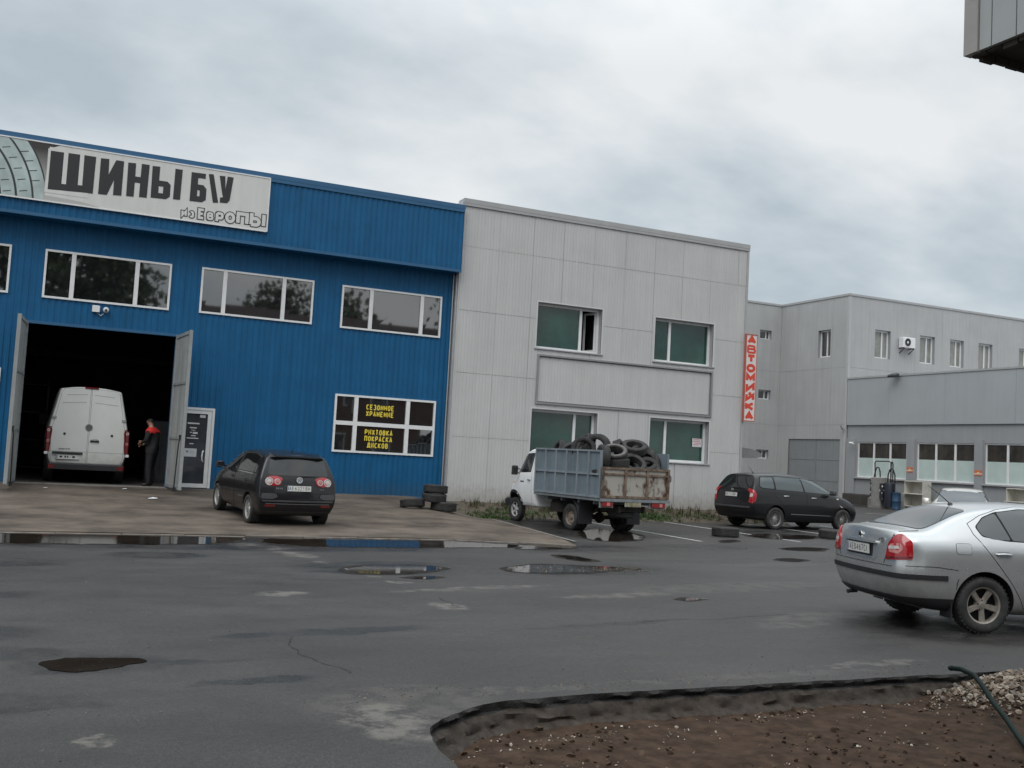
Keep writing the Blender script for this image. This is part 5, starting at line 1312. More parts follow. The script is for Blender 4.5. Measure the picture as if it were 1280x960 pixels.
class Car:
    def __init__(s, root, me, name='body'):
        s.root = root; s.me = me
        s.body = obj(name, me, root)
        s.bvh = BVHTree.FromPolygons([v.co.copy() for v in me.vertices], [tuple(p.vertices) for p in me.polygons])
        s.seams = MB()
    def hit(s, u, v, view):
        U, W, D = (Vector(a) for a in VIEWS[view])
        o = U*u + W*v - D*8
        loc, nor, idx, dist = s.bvh.ray_cast(o, D)
        if loc is None or dist > 9.5:
            l2, n2, i2, d2 = s.bvh.find_nearest(o + D*7.2)
            return l2, n2
        if nor.dot(D) > 0: nor = -nor
        return loc, nor
    def decal(s, name, outline, view, mat, off=.005, parent=None, res=.07, thick=.012, label=None, bulge=0):
        V, F = grid_poly(outline, res); n = len(V); top = []; bot = []
        cu = sum(p[0] for p in outline)/len(outline); cv = sum(p[1] for p in outline)/len(outline)
        hu = max(abs(p[0]-cu) for p in outline) + 1e-6; hv = max(abs(p[1]-cv) for p in outline) + 1e-6
        for u, v in V:
            l, nn = s.hit(u, v, view)
            e = off + (bulge*(1 - min(1, ((u-cu)/hu)**2*.7 + ((v-cv)/hv)**2*.7)) if bulge else 0)
            top.append(l + nn*e); bot.append(l - nn*thick)
        mb = MB(); mb.v = [tuple(p) for p in top + bot]
        cnt = {}
        for f in F:
            for i in range(len(f)): cnt[frozenset((f[i], f[(i+1) % len(f)]))] = cnt.get(frozenset((f[i], f[(i+1) % len(f)])), 0) + 1
        for f in F:
            mb.f.append(f); mb.f.append(tuple(i + n for i in reversed(f)))
            for i in range(len(f)):
                a, b = f[i], f[(i+1) % len(f)]
                if cnt[frozenset((a, b))] == 1: mb.f.append((a, a + n, b + n, b))
        mb.mi = [0]*len(mb.f)
        o = obj(name, mb, parent or s.root, mat, smooth=50)
        if label: o['label'] = label
        return o
    def both(s, name, outline, mat, **k):
        return [s.decal(name, outline, w, mat, **k) for w in ('R', 'L')]
    def seam(s, pts, view, r=.004, closed=False):
        p = densify(pts, .05, 0, closed); q = []
        for u, v in p:
            l, nn = s.hit(u, v, view); q.append(l + nn*.0012)
        s.seams.tube(q, r, 5, closed=closed)
    def finish(s):
        if s.seams.f: obj('panel_gap', s.seams, s.root, SEAM)
    def band(s, name, z0, z1, x0, x1, mat, off=.006, y_abs=None):
        bm = bmesh.new(); bm.from_mesh(s.me)
        def cutp(co, no): bmesh.ops.bisect_plane(bm, geom=bm.verts[:]+bm.edges[:]+bm.faces[:], plane_co=co, plane_no=no, dist=1e-5, clear_outer=True)
        cutp((0,0,z1), (0,0,1)); cutp((0,0,z0), (0,0,-1)); cutp((x1,0,0), (1,0,0)); cutp((x0,0,0), (-1,0,0))
        dele = [f for f in bm.faces if f.material_index == 1 or abs(f.normal.z) > .9]
        bmesh.ops.delete(bm, geom=dele, context='FACES')
        bm.normal_update()
        nv = {v: v.normal.copy() for v in bm.verts}
        for v in bm.verts: v.co += nv[v]*off
        be = [e for e in bm.edges if e.is_boundary]
        g = bmesh.ops.extrude_edge_only(bm, edges=be)
        for v in g['geom']:
            if isinstance(v, bmesh.types.BMVert):
                near = v.link_edges[0].other_vert(v)
                src = next((e.other_vert(v) for e in v.link_edges if e.other_vert(v) in nv), near)
                v.co -= nv.get(src, Vector((0,0,0)))*(off + .008)
        me = bpy.data.meshes.new(name); bm.to_mesh(me); bm.free(); me.materials.clear(); me.materials.append(mat)
        for p in me.polygons: p.material_index = 0
        smooth_mesh(me, 45)
        return obj(name, me, s.root)
def tyre_profile(R_, w, ri):
    h = w/2
    p = [(ri, -h*.82), (ri+.012, -h*.90), (ri+(R_-ri)*.45, -h*1.02), (ri+(R_-ri)*.75, -h*.98), (R_-.016, -h*.86), (R_-.003, -h*.70)]
    for a, b in ((-.48, -.40), (-.20, -.12), (.12, .20), (.40, .48)):
        p += [(R_, h*(a-.02)), (R_-.008, h*a), (R_-.008, h*b), (R_, h*(b+.02))]
    p += [(R_-.003, h*.70), (R_-.016, h*.86), (ri+(R_-ri)*.75, h*.98), (ri+(R_-ri)*.45, h*1.02), (ri+.012, h*.90), (ri, h*.82)]
    return p
def tyre_mesh(name, R_, w, ri, n=40):
    mb = MB(); mb.lathe(tyre_profile(R_, w, ri), 'y', n, closed=True)
    # tread blocks: shoulder lugs around the edge
    for k in range(n):
        for s in (-1, 1):
            t = 2*math.pi*(k + (.5 if s > 0 else 0))/n; mb.T = Matrix.Rotation(t, 4, 'Y')
            mb.box(-.011, .011, s*w*.30 if s > 0 else -w*.42, w*.42 if s > 0 else -w*.30, R_-.012, R_+.002)
    mb.T = None
    return mb.mesh(name, RUBBER, smooth=40)
def rim_mesh(name, ri, w, style, mat):
    mb = MB(); h = w/2
    mb.cur = 1
    mb.lathe([(.02, -h*.1), (ri*.96, -h*.1), (ri*.99, -h*.7), (ri, -h*.7)], 'y', 36)        # dark well behind the spokes
    mb.cur = 0
    mb.lathe([(ri*.90, h*.55), (ri*.92, h*.80), (ri*1.005, h*.90), (ri*1.03, h*.86), (ri*1.0, h*.5), (ri*.93, h*.2), (ri*.90, h*.2)], 'y', 40, closed=True)
    mb.lathe([(.0008, h*.66), (.03, h*.66), (.034, h*.60), (.062, h*.58), (.072, h*.42), (.072, -h*.05)], 'y', 24)
    def spoke(t, a0, a1, w0, w1, y0, y1):
        mb.T = Matrix.Rotation(t, 4, 'Y')
        vs = [(-w0, y0-.02, a0), (w0, y0-.02, a0), (w0*.7, y0, a0), (-w0*.7, y0, a0), (-w1, y1-.02, a1), (w1, y1-.02, a1), (w1*.7, y1, a1), (-w1*.7, y1, a1)]
        mb.add(vs, [(0,1,5,4), (1,2,6,5), (2,3,7,6), (3,0,4,7), (0,3,2,1), (4,5,6,7)]); mb.T = None
    if style == 5:
        for k in range(5): spoke(2*math.pi*k/5, .045, ri*.95, .030, .040, h*.55, h*.66)
    elif style == 'many':
        for k in range(16): spoke(2*math.pi*k/16, .045, ri*.95, .010, .008, h*.5, h*.6)
    elif style == 'steel':
        mb.lathe([(.07, h*.15), (.10, h*.30), (.15, h*.32), (ri*.80, h*.05), (ri*.93, h*.10)], 'y', 32)
        for k in range(5):
            t = 2*math.pi*k/5; mb.cur = 1; mb.lathe([(.001, h*.33), (.010, h*.33), (.010, h*.2)], 'y', 8, (.11*math.sin(t), 0, .11*math.cos(t))); mb.cur = 0
        for k in range(8):
            t = 2*math.pi*k/8; mb.cur = 1; mb.lathe([(.001, h*.22), (.022, h*.22), (.022, h*.1)], 'y', 10, (ri*.70*math.sin(t), 0, ri*.70*math.cos(t))); mb.cur = 0
    if style == 5:
        mb.cur = 1
        for k in range(5):
            t = 2*math.pi*(k+.5)/5; mb.lathe([(.001, h*.60), (.009, h*.60), (.009, h*.4)], 'y', 8, (.055*math.sin(t), 0, .055*math.cos(t)))
        mb.cur = 0
    return mb.mesh(name, [mat, SEAM], smooth=40)
def add_wheels(root, pos, tm_, rm, yy):
    for i, (x, z) in enumerate(pos):
        for s in (-1, 1):
            w = obj('wheel', tm_, root, loc=(x, s*yy, z), rot=(0, random.uniform(0, 6), 0 if s > 0 else math.pi))
            obj('rim', rm, w)
def plate(root, x, y, z, w, h, txt, tilt=0, txt_size=None, rear_dir=1):
    mw = Matrix.Translation((x, y, z)) @ Matrix.Rotation(tilt, 4, 'Y')
    mb = MB(); mb.T = mw; mb.bevbox(-.006, .006, -w/2, w/2, -h/2, h/2, .003)
    p = obj('number_plate', mb, root, PLATE)
    mb = MB(); mb.T = mw
    mb.box(-.0075, -.0062, w*.445, w*.48, -h*.36, h*.36); obj('plate_band', mb, p, M('plate_blue', (.05, .08, .25), .5, var=.1))
    if txt:
        letters('plate_text', txt, h*.66, PLATE_INK, p, mw @ FACE_X(-.0065, -w*.01, 0), w=.54, t=.12, gap=.24, depth=.0008)
    mb = MB(); mb.T = mw
    mb.box(-.009, .002, -w/2 - .008, w/2 + .008, -h/2 - .012, -h/2 - .001); mb.box(-.009, .002, -w/2 - .008, w/2 + .008, h/2 + .001, h/2 + .008)
    obj('plate_holder', mb, p, BLACKPLASTIC)
    return p
def emblem_ring(root, x, y, z, r, kind, mat=CHROME):
    mb = MB(); mb.T = Matrix.Translation((x, y, z))
    mb.lathe([(r*.84, -.008), (r, -.008), (r, .006), (r*.84, .006)], 'x', 24, closed=True)
    mb.lathe([(.001, -.002), (r*.85, -.002)], 'x', 24)
    o = obj('emblem', mb, root, mat if kind != 'arrow' else mat)
    mb = MB(); mb.T = Matrix.Translation((x, y, z)); q = -.006
    if kind == 'vw':
        for pts in ([(.30, .66), (.0, -.02), (-.30, .66)], [(.62, .45), (.30, -.62), (0, .10), (-.30, -.62), (-.62, .45)]):
            mb.tube([(q, -a*r*1.0, b*r) for a, b in pts], r*.085, 5)
        obj('emblem_mark', mb, o, M('emblem_blue', (.10, .11, .13), .4, var=.1))
    elif kind == 'arrow':
        for pts in ([(-.55, -.2), (-.1, .45), (.45, .5)], [(-.4, -.4), (.1, 0), (.5, .25)], [(-.2, -.6), (.15, -.35)]):
            mb.tube([(q, -a*r, b*r) for a, b in pts], r*.12, 5)
        obj('emblem_mark', mb, o, M('emblem_dark', (.03, .05, .04), .4, var=.1))
    return o
def mirror_pair(root, x, y, z, mat):
    for s in (-1, 1):
        mb = MB(); mb.T = Matrix.Translation((x, s*y, z)) @ Matrix.Rotation(s*R(8), 4, 'Z')
        mb.bevbox(-.05, .09, -.10, .10, -.07, .08, .035); mb.box(0, .05, -.16 if s > 0 else .08, -.08 if s > 0 else .16, -.06, -.02)
        o = obj('mirror', mb, root, mat, smooth=50)
        mb = MB(); mb.T = Matrix.Translation((x - .052, s*y, z)) @ Matrix.Rotation(s*R(8), 4, 'Z'); mb.box(-.004, .002, -.085, .085, -.055, .065); obj('mirror_glass', mb, o, CARGLASS)
def shrink(pts, d):
    c = Vector((sum(p[0] for p in pts)/len(pts), sum(p[1] for p in pts)/len(pts))); n = len(pts)
    out = []
    ar = sum(pts[i][0]*pts[(i+1) % n][1] - pts[(i+1) % n][0]*pts[i][1] for i in range(n)); sg = 1 if ar > 0 else -1
    for i in range(n):
        a, p, b = Vector(pts[i-1]), Vector(pts[i]), Vector(pts[(i+1) % n])
        e1, e2 = (p - a).normalized(), (b - p).normalized(); n1 = Vector((-e1.y, e1.x))*sg; n2 = Vector((-e2.y, e2.x))*sg
        m = n1 + n2
        if m.length < 1e-6: m = n1
        m = m / max(m.dot(n1), .35) if m.dot(n1) != 0 else n1
        out.append(tuple(p + m*d))
    return out
def doors(car, outlines, paint, handles, hmat=None):
    for o_ in outlines:
        for w in ('R', 'L'):
            car.decal('door_gap', o_, w, SEAM, off=.0015, res=.08)
    made = {}
    for k, o_ in enumerate(outlines):
        for w in ('R', 'L'): made[(k, w)] = car.decal('door', shrink(o_, .006), w, paint, off=.0035, res=.06)
    for k, (x, z, L_) in enumerate(handles):
        for w, s in (('R', -1), ('L', 1)):
            l, nn = car.hit(x + L_/2, z, w)
            mb = MB(); y = l.y
            mb.tube([(x, y, z), (x + .02, y + s*.028, z), (x + L_*.5, y + s*.034, z + .004), (x + L_ - .02, y + s*.028, z), (x + L_, y, z)], [.010, .013, .015, .013, .010], 8)
            obj('handle', mb, made[(k, w)], hmat or paint, smooth=50)
            car_d = car.decal('handle_cup', [(x + .03, z - .035), (x + L_ - .03, z - .035), (x + L_ - .03, z + .03), (x + .03, z + .03)], w, (M('recess_shade', (.30, .33, .35), .4, metal=.5, var=.1) if paint is PAINT_SILVER else SEAM) if hmat is None else paint, off=.006, parent=made[(k, w)])  # flat patch; darker ones have the cup's shade put into the colour

# ---- silver saloon, near right
def sedan(root, paint, glass, rim, tail=True):
    ro = [.55, .66, .74, .76, .74, .70, .62]
    st = [([-.93, -.98, -1.04, -1.055, -1.035, -1.03, -1.0], [.56, .67, .75, .78, .76, .72, .64], [.31, .35, .50, .66, .86, 1.00, 1.09], 1.105),
          ([-.86, -.88, -.90, -.90, -.885, -.88, -.87], [.66, .78, .845, .86, .835, .78, .69], [.27, .31, .48, .66, .90, 1.03, 1.095], 1.112),
          ([-.62]*7, [.70, .83, .875, .885, .865, .815, .67], [.22, .27, .46, .66, .92, 1.045, 1.115], 1.132),
          ([-.30]*7, [.72, .84, .88, .89, .87, .82, .645], [.20, .25, .46, .66, .92, 1.05, 1.27], 1.30),
          ([.02]*7, [.72, .84, .88, .89, .87, .825, .62], [.20, .25, .46, .66, .92, 1.05, 1.375], 1.41),
          ([.55]*7, [.72, .84, .88, .89, .87, .825, .60], [.19, .24, .46, .66, .92, 1.04, 1.42], 1.462),
          ([1.15]*7, [.72, .84, .88, .89, .87, .825, .60], [.19, .24, .46, .66, .91, 1.03, 1.42], 1.465),
          ([1.65]*7, [.72, .84, .88, .89, .87, .825, .60], [.19, .24, .46, .66, .90, 1.02, 1.37], 1.41),
          ([2.05]*7, [.72, .84, .88, .89, .865, .82, .63], [.19, .24, .46, .66, .89, 1.00, 1.20], 1.225),
          ([2.48]*7, [.72, .84, .88, .89, .86, .80, .68], [.19, .24, .46, .66, .87, .96, 1.00], 1.03),
          ([3.0]*7, [.70, .82, .86, .87, .83, .75, .60], [.20, .25, .46, .65, .82, .89, .92], .94),
          ([3.34]*7, [.66, .76, .81, .81, .76, .68, .55], [.22, .27, .45, .61, .74, .79, .81], .83),
          ([3.38, 3.42, 3.46, 3.47, 3.44, 3.42, 3.40], [.56, .64, .69, .69, .66, .60, .50], [.27, .30, .45, .58, .68, .73, .75], .76)]
    me = body_mesh(st, .08, .10, ((-1.07, 3.47), 1.78, (.19, 1.465)), paint, corner=.3, lip=.9, roof=.3)
    me = cut_arches(me, ((0, .325, .372), (2.578, .325, .365)), .55)
    c = Car(root, me)
    wt = tyre_mesh('wheel', .317, .205, .205); rm = rim_mesh('rim', .205, .19, rim, ALLOY_BROWN if rim == 5 else ALLOY)
    add_wheels(root, ((0, .317), (2.578, .317)), wt, rm, .775)
    rd = [(-.135, 1.22), (-.10, 1.10), (.0, .97), (.17, .76), (.34, .55), (.44, .40), (.50, .29), (1.13, .29), (1.13, 1.0), (1.10, 1.425), (.6, 1.432), (.3, 1.39), (.05, 1.315)]
    fd = [(1.14, .29), (2.14, .29), (2.16, .6), (2.20, .96), (2.12, 1.12), (1.68, 1.385), (1.11, 1.425), (1.14, 1.0)]
    doors(c, [rd, fd], paint, [(.13, .895, .20), (1.20, .885, .20)])
    c.both('window_surround', poly_round([(-.055, 1.185), (.075, 1.295), (.25, 1.357), (.6, 1.405), (1.1, 1.402), (1.64, 1.368), (2.07, 1.14), (2.12, .99), (1.1, 1.02), (.3, 1.04), (.0, 1.08)], .03, 3), SEAM, off=.0045, res=.05)
    c.both('quarter_window', poly_round([(-.04, 1.185), (.08, 1.285), (.25, 1.345), (.345, 1.05), (.13, 1.058), (.0, 1.095)], .03, 3), glass, off=.007, res=.05)
    c.both('side_window', poly_round([(.275, 1.352), (.6, 1.395), (1.04, 1.392), (1.07, 1.03), (.37, 1.048)], .025, 3), glass, off=.007, res=.06)
    c.both('side_window', poly_round([(1.17, 1.388), (1.62, 1.355), (2.05, 1.13), (2.10, 1.0), (1.18, 1.025)], .025, 3), glass, off=.007, res=.06)
    c.decal('rear_window', poly_round([(-.66, .60), (-.03, .53), (-.03, -.53), (-.66, -.60)], .07, 4), 'T', M('rear_screen', (.016, .022, .024), .05, ior=1.75, var=.25), off=.006)
    c.decal('windscreen', poly_round([(1.68, .58), (2.42, .68), (2.42, -.68), (1.68, -.58)], .06, 4), 'T', glass, off=.006)
    c.both('fuel_flap_gap', poly_round([(-.35, .875), (-.16, .875), (-.16, 1.0), (-.35, 1.0)], .03, 3), SEAM, off=.001, res=.05)
    c.both('fuel_flap', shrink(poly_round([(-.35, .875), (-.16, .875), (-.16, 1.0), (-.35, 1.0)], .03, 3), .004), paint, off=.003, res=.05)
    # bumper joint, rubbing strips, dark valance
    c.band('rub_strip', .575, .632, -1.3, -.46, BLACKPLASTIC, .012)
    c.band('valance', .18, .375, -1.3, -.36, BLACKPLASTIC, .010)
    for x0, x1 in ((.48, 1.12), (1.17, 2.12)): c.both('side_strip', [(x0, .565), (x1, .565), (x1, .605), (x0, .605)], BLACKPLASTIC, off=.012, res=.15)
    for w in ('R', 'L'):
        c.seam([(-.93, .72), (-.6, .725), (-.34, .70)], w); c.seam([(-.36, .36), (-.345, .55), (-.33, .60)], w)
    c.seam([(.66, .70), (.3, .70), (-.3, .70), (-.66, .70)], 'B')
    c.seam([(.62, 1.06), (.585, .90), (.52, .72)], 'B'); c.seam([(-.62, 1.06), (-.585, .90), (-.52, .72)], 'B')
    c.seam([(-.70, .66), (-1.03, .62)], 'T'); c.seam([(-.70, -.66), (-1.03, -.62)], 'T')
    for w in ('DR', 'DL'):
        lp_ = c.decal('tail_lamp', poly_round([(-.30, .955), (-.215, 1.05), (-.155, 1.06), (-.035, .985), (-.015, .79), (-.345, .765)], .03, 3), w, LAMP_RED, off=.010, bulge=.012, res=.04)
        c.decal('lamp_inner', poly_round([(-.285, .855), (-.275, .945), (-.15, .965), (-.12, .90), (-.16, .845)], .02, 2), w, LAMP_PINK, off=.021, parent=lp_, res=.04)
        c.decal('reversing_lens', poly_round([(-.29, .885), (-.285, .925), (-.16, .93), (-.15, .90)], .012, 2), w, LAMP_CLEAR, off=.0235, parent=lp_, res=.04)
        c.decal('lamp_bar', poly_round([(-.325, .785), (-.33, .80), (-.03, .825), (-.03, .808)], .006, 2), w, LAMP_DARK, off=.0215, parent=lp_, res=.04)
    # plate bay, a flat sheet with the recess shade put into its colour
    c.decal('plate_recess', poly_round([(-.37, .745), (.37, .745), (.40, .93), (-.40, .93)], .03, 3), 'B', M('recess_shade', (.30, .33, .35), .4, metal=.5, var=.1), off=.004)
    c.decal('plate_bay', poly_round([(-.30, .775), (.30, .775), (.30, .925), (-.30, .925)], .012, 2), 'B', BLACKPLASTIC, off=.008)
    c.decal('boot_grip', poly_round([(-.38, .925), (.38, .925), (.37, .955), (-.37, .955)], .01, 2), 'B', paint, off=.030)
    l, nn = c.hit(0, .855, 'B'); plate(root, l.x - .020, 0, .855, .52, .112, 'AE0467CI', R(-4))
    l, nn = c.hit(0, 1.005, 'B'); emblem_ring(root, l.x - .008, 0, 1.005, .040, 'arrow')
    mb = MB(); l, nn = c.hit(-.46, .985, 'B'); 
    for k, (a, b) in enumerate(((0, .03), (.045, .03), (.085, .02))): mb.box(l.x - .012, l.x + .01, -.50 + a, -.50 + a + .022, .975, .975 + b)
    mb.box(l.x - .012, l.x + .01, -.50, -.40, .957, .965); obj('boot_badge', mb, root, CHROME)
    mb = MB(); mb.tube([(-.86, .42, .285), (-.95, .42, .28), (-.985, .42, .272)], .024, 10); obj('exhaust_pipe', mb, root, DARKMETAL, smooth=True)
    mb = MB(); l, nn = c.hit(.10, 0, 'T'); mb.lathe([(.001, .03), (.02, .022), (.035, 0)], 'z', 12, (.10, 0, l.z)); mb.tube([(.09, 0, l.z + .015), (-.02, 0, l.z + .10), (-.20, 0, l.z + .22)], [.007, .005, .003], 6); obj('antenna', mb, root, BLACKPLASTIC)
    mirror_pair(root, 2.02, .98, 1.04, paint)
    for w in ('GR', 'GL'): c.decal('headlight', poly_round([(-2.0, .62), (-2.78, .60), (-2.74, .74), (-2.0, .76)] if False else [(-2.98, .60), (-2.62, .60), (-2.60, .74), (-2.98, .72)], .03, 2), w, LAMP_CLEAR, off=.01)
    c.decal('grille', poly_round([(-.42, .52), (.42, .52), (.46, .70), (-.46, .70)], .03, 2), 'F', BLACKPLASTIC, off=.01)
    # mud flaps
    for s in (-1, 1): obj('mud_flap', MB().box(-.40, -.385, min(s*.64, s*.86), max(s*.64, s*.86), .16, .42), root, BLACKPLASTIC)
    c.finish()
    return c
SD = thing('parked_car', 'silver saloon seen from behind at the right edge, dusty alloy wheels', 'car', (9.83, 9.06, 0), R(-15.6), scale=.98)
sedan(SD, PAINT_SILVER, CARGLASS2, 5)
BC = thing('parked_car', 'pale beige saloon facing the yard, mostly hidden behind the silver car', 'car', (26.5, 23.63, 0), R(221), scale=1.0)
sedan(BC, PAINT_BEIGE, M('windscreen_pale', (.06, .065, .07), .06, ior=2.0, var=.15), 'many')

# ---- dark hatchback on the apron
def hatch(root, paint):
    st = [([-.60, -.66, -.725, -.725, -.655, -.60, -.40], [.61, .73, .815, .84, .83, .80, .645], [.28, .31, .46, .66, .95, 1.13, 1.50], 1.545),
          ([-.52, -.56, -.61, -.61, -.55, -.50, -.30], [.66, .79, .862, .876, .862, .828, .665], [.24, .28, .46, .66, .96, 1.13, 1.515], 1.565),
          ([0]*7, [.70, .83, .87, .88, .87, .83, .645], [.20, .25, .46, .66, .96, 1.12, 1.53], 1.585),
          ([.6]*7, [.70, .83, .87, .88, .87, .83, .645], [.19, .24, .46, .66, .95, 1.11, 1.54], 1.60),
          ([1.2]*7, [.70, .83, .87, .88, .87, .83, .64], [.19, .24, .46, .66, .94, 1.09, 1.525], 1.585),
          ([1.65]*7, [.70, .83, .87, .88, .87, .825, .63], [.19, .24, .46, .66, .93, 1.08, 1.45], 1.495),
          ([2.1]*7, [.70, .83, .87, .88, .865, .82, .64], [.19, .24, .46, .66, .92, 1.06, 1.24], 1.275),
          ([2.6]*7, [.70, .83, .87, .875, .85, .79, .68], [.19, .24, .46, .66, .90, 1.00, 1.04], 1.065),
          ([3.0]*7, [.68, .80, .85, .85, .80, .72, .60], [.20, .25, .46, .65, .82, .89, .92], .94),
          ([3.28]*7, [.62, .72, .77, .77, .72, .64, .52], [.23, .28, .45, .60, .72, .77, .79], .80),
          ([3.30, 3.35, 3.40, 3.41, 3.38, 3.36, 3.33], [.52, .60, .64, .64, .60, .55, .46], [.27, .30, .45, .57, .66, .70, .72], .73)]
    me = body_mesh(st, .075, .1, ((-.78, 3.42), 1.77, (.19, 1.595)), paint, corner=.7, lip=.7, roof=.35)
    me = cut_arches(me, ((0, .325, .37), (2.578, .325, .365)), .55)
    c = Car(root, me)
    add_wheels(root, ((0, .317), (2.578, .317)), tyre_mesh('wheel', .317, .205, .205), rim_mesh('rim', .21, .19, 'many', M('alloy_pale', (.50, .49, .47), .4, metal=.5, var=.15)), .775)
    rd = [(-.16, .98), (.02, .80), (.25, .62), (.42, .42), (.50, .28), (1.10, .28), (1.12, 1.0), (1.08, 1.53), (.3, 1.555), (-.12, 1.50), (-.22, 1.2)]
    fd = [(1.115, .28), (2.12, .28), (2.16, .6), (2.22, 1.04), (2.0, 1.28), (1.62, 1.475), (1.095, 1.53), (1.13, 1.0)]
    doors(c, [rd, fd], paint, [(.12, .93, .19), (1.18, .93, .19)])
    c.both('window_surround', poly_round([(-.32, 1.12), (2.14, 1.04), (1.95, 1.29), (1.60, 1.455), (1.1, 1.50), (.3, 1.515), (-.20, 1.48)], .03, 3), SEAM, off=.0045)
    c.both('quarter_window', poly_round([(-.29, 1.14), (-.155, 1.13), (-.11, 1.45), (-.19, 1.45)], .02, 3), CARGLASS, off=.007)
    c.both('side_window', poly_round([(-.13, 1.12), (1.04, 1.09), (1.02, 1.47), (.3, 1.495), (-.08, 1.455)], .03, 3), CARGLASS, off=.007)
    c.both('side_window', poly_round([(1.17, 1.085), (2.10, 1.06), (1.93, 1.27), (1.58, 1.43), (1.15, 1.475)], .03, 3), CARGLASS, off=.007)
    c.both('window_line', [(-.14, 1.085), (2.08, 1.04), (2.08, 1.056), (-.14, 1.102)], CHROME, off=.009, res=.15)
    c.decal('rear_window', poly_round([(-.675, 1.115), (.675, 1.115), (.585, 1.485), (-.585, 1.485)], .06, 4), 'B', M('hatch_screen', (.020, .021, .022), .07, ior=1.6, var=.25), off=.006)
    c.decal('windscreen', poly_round([(1.70, .57), (2.5, .68), (2.5, -.68), (1.70, -.57)], .06, 4), 'T', CARGLASS, off=.006)
    l, nn = c.hit(0, 1.50, 'B')
    mb = MB(); mb.add([(l.x - .07, -.50, 1.505), (l.x - .07, .50, 1.505), (l.x + .02, .60, 1.475), (l.x + .02, -.60, 1.475), (l.x - .065, -.50, 1.528), (l.x - .065, .50, 1.528), (l.x + .30, .56, 1.578), (l.x + .30, -.56, 1.578)], [(0,3,2,1), (0,1,5,4), (1,2,6,5), (2,3,7,6), (3,0,4,7), (4,5,6,7)])
    obj('spoiler', mb, root, paint)
    c.decal('tailgate_gap', [(-.70, .74), (.70, .74), (.70, .755), (-.70, .755)], 'B', SEAM, off=.002)
    for s in (-1, 1): c.decal('bumper_ledge', poly_round([(s*.80, .62), (s*.55, .62), (s*.46, .665), (s*.50, .735), (s*.80, .735)], .02, 2), 'B', M('bumper_grey', (.055, .055, .058), .35, var=.2), off=.022)
    c.decal('bumper_step', [(-.78, .565), (.78, .565), (.78, .60), (-.78, .60)], 'B', M('bumper_grey', (.055, .055, .058), .35, var=.2), off=.022, res=.1)
    c.decal('bumper_line', [(-.70, .515), (.70, .515), (.70, .530), (-.70, .530)], 'B', M('strip_grey', (.10, .10, .10), .4, var=.1), off=.012)
    c.band('valance', .18, .36, -1.3, -.37, BLACKPLASTIC, .008)
    for s in (-1, 1):
        c.decal('reflector', poly_round([(s*.50, .46), (s*.72, .46), (s*.72, .505), (s*.50, .505)], .01, 2), 'B', LAMP_DARK, off=.014)
    for w in ('DR', 'DL'):
        lp_ = c.decal('tail_lamp', poly_round([(-.05, .90), (.015, 1.03), (.02, 1.09), (-.10, 1.10), (-.22, 1.06), (-.215, .91), (-.12, .89)], .03, 3), w, LAMP_RED, off=.010, bulge=.01, res=.04)
    for s in (-1, 1):
        lp2 = c.decal('tail_lamp', poly_round([(s*.42, .935), (s*.70, .89), (s*.70, 1.07), (s*.43, 1.035)], .04, 3), 'B', LAMP_RED, off=.012, bulge=.008, res=.04)
        for y_, r_ in ((.645, .088), (.475, .066)):
            l, nn = c.hit(s*y_, .985, 'B')
            mb = MB(); mb.T = Matrix.Translation((l.x - .020, s*y_, .985)) @ Matrix.Rotation(R(8), 4, 'Y')
            mb.lathe([(r_*.72, -.012), (r_*.95, -.012), (r_, .0), (r_, .02), (r_*.72, .02)], 'x', 24, closed=True); obj('lamp_ring', mb, lp2, LAMP_CLEAR, smooth=True)
            mb = MB(); mb.T = Matrix.Translation((l.x - .020, s*y_, .985)) @ Matrix.Rotation(R(8), 4, 'Y')
            mb.lathe([(.001, -.012), (r_*.4, -.010), (r_*.7, -.002)], 'x', 20); obj('lamp_lens', mb, lp2, LAMP_CLEAR if y_ > .5 else LAMP_PINK, smooth=True)
    c.decal('plate_bay', poly_round([(-.33, .78), (.33, .78), (.33, .92), (-.33, .92)], .02, 2), 'B', BLACKPLASTIC, off=.004)
    l, nn = c.hit(0, .855, 'B'); plate(root, l.x - .022, 0, .855, .52, .115, 'AE6321BH', R(8))
    l, nn = c.hit(0, 1.03, 'B'); emblem_ring(root, l.x - .035, 0, 1.03, .066, 'vw', M('emblem_pale', (.66, .67, .68), .35, metal=.1, var=.1))
    mb = MB(); l, nn = c.hit(0, 1.12, 'B'); mb.tube([(l.x - .01, .02, 1.10), (l.x - .04, -.02, 1.115), (l.x - .035, -.42, 1.125)], [.016, .012, .006], 6); obj('wiper', mb, root, BLACKPLASTIC)
    mb = MB()
    for a in (.36, .40, .44, .475): l, nn = c.hit(a, .84, 'B'); mb.box(l.x - .008, l.x + .01, a, a + .022, .825, .862)
    obj('tailgate_badge', mb, root, M('badge_dull', (.28, .28, .28), .4, metal=.6, var=.1)); mb = MB()
    for a in (-.56, -.52, -.49): l, nn = c.hit(a, .84, 'B'); mb.box(l.x - .008, l.x + .01, a, a + .016, .825, .85)
    obj('tailgate_badge', mb, root, M('badge_dull', (.28, .28, .28), .4, metal=.6, var=.1))
    mb = MB(); l, nn = c.hit(-.05, 0, 'T'); mb.tube([(-.05, 0, l.z), (-.09, 0, l.z + .05), (-.19, 0, l.z + .15)], [.012, .006, .004], 6); obj('antenna', mb, root, BLACKPLASTIC)
    mirror_pair(root, 1.98, 1.0, 1.12, paint)
    for w in ('GR', 'GL'): c.decal('headlight', poly_round([(-2.92, .60), (-2.58, .60), (-2.56, .76), (-2.92, .72)], .03, 2), w, LAMP_CLEAR, off=.01)
    c.finish(); return c
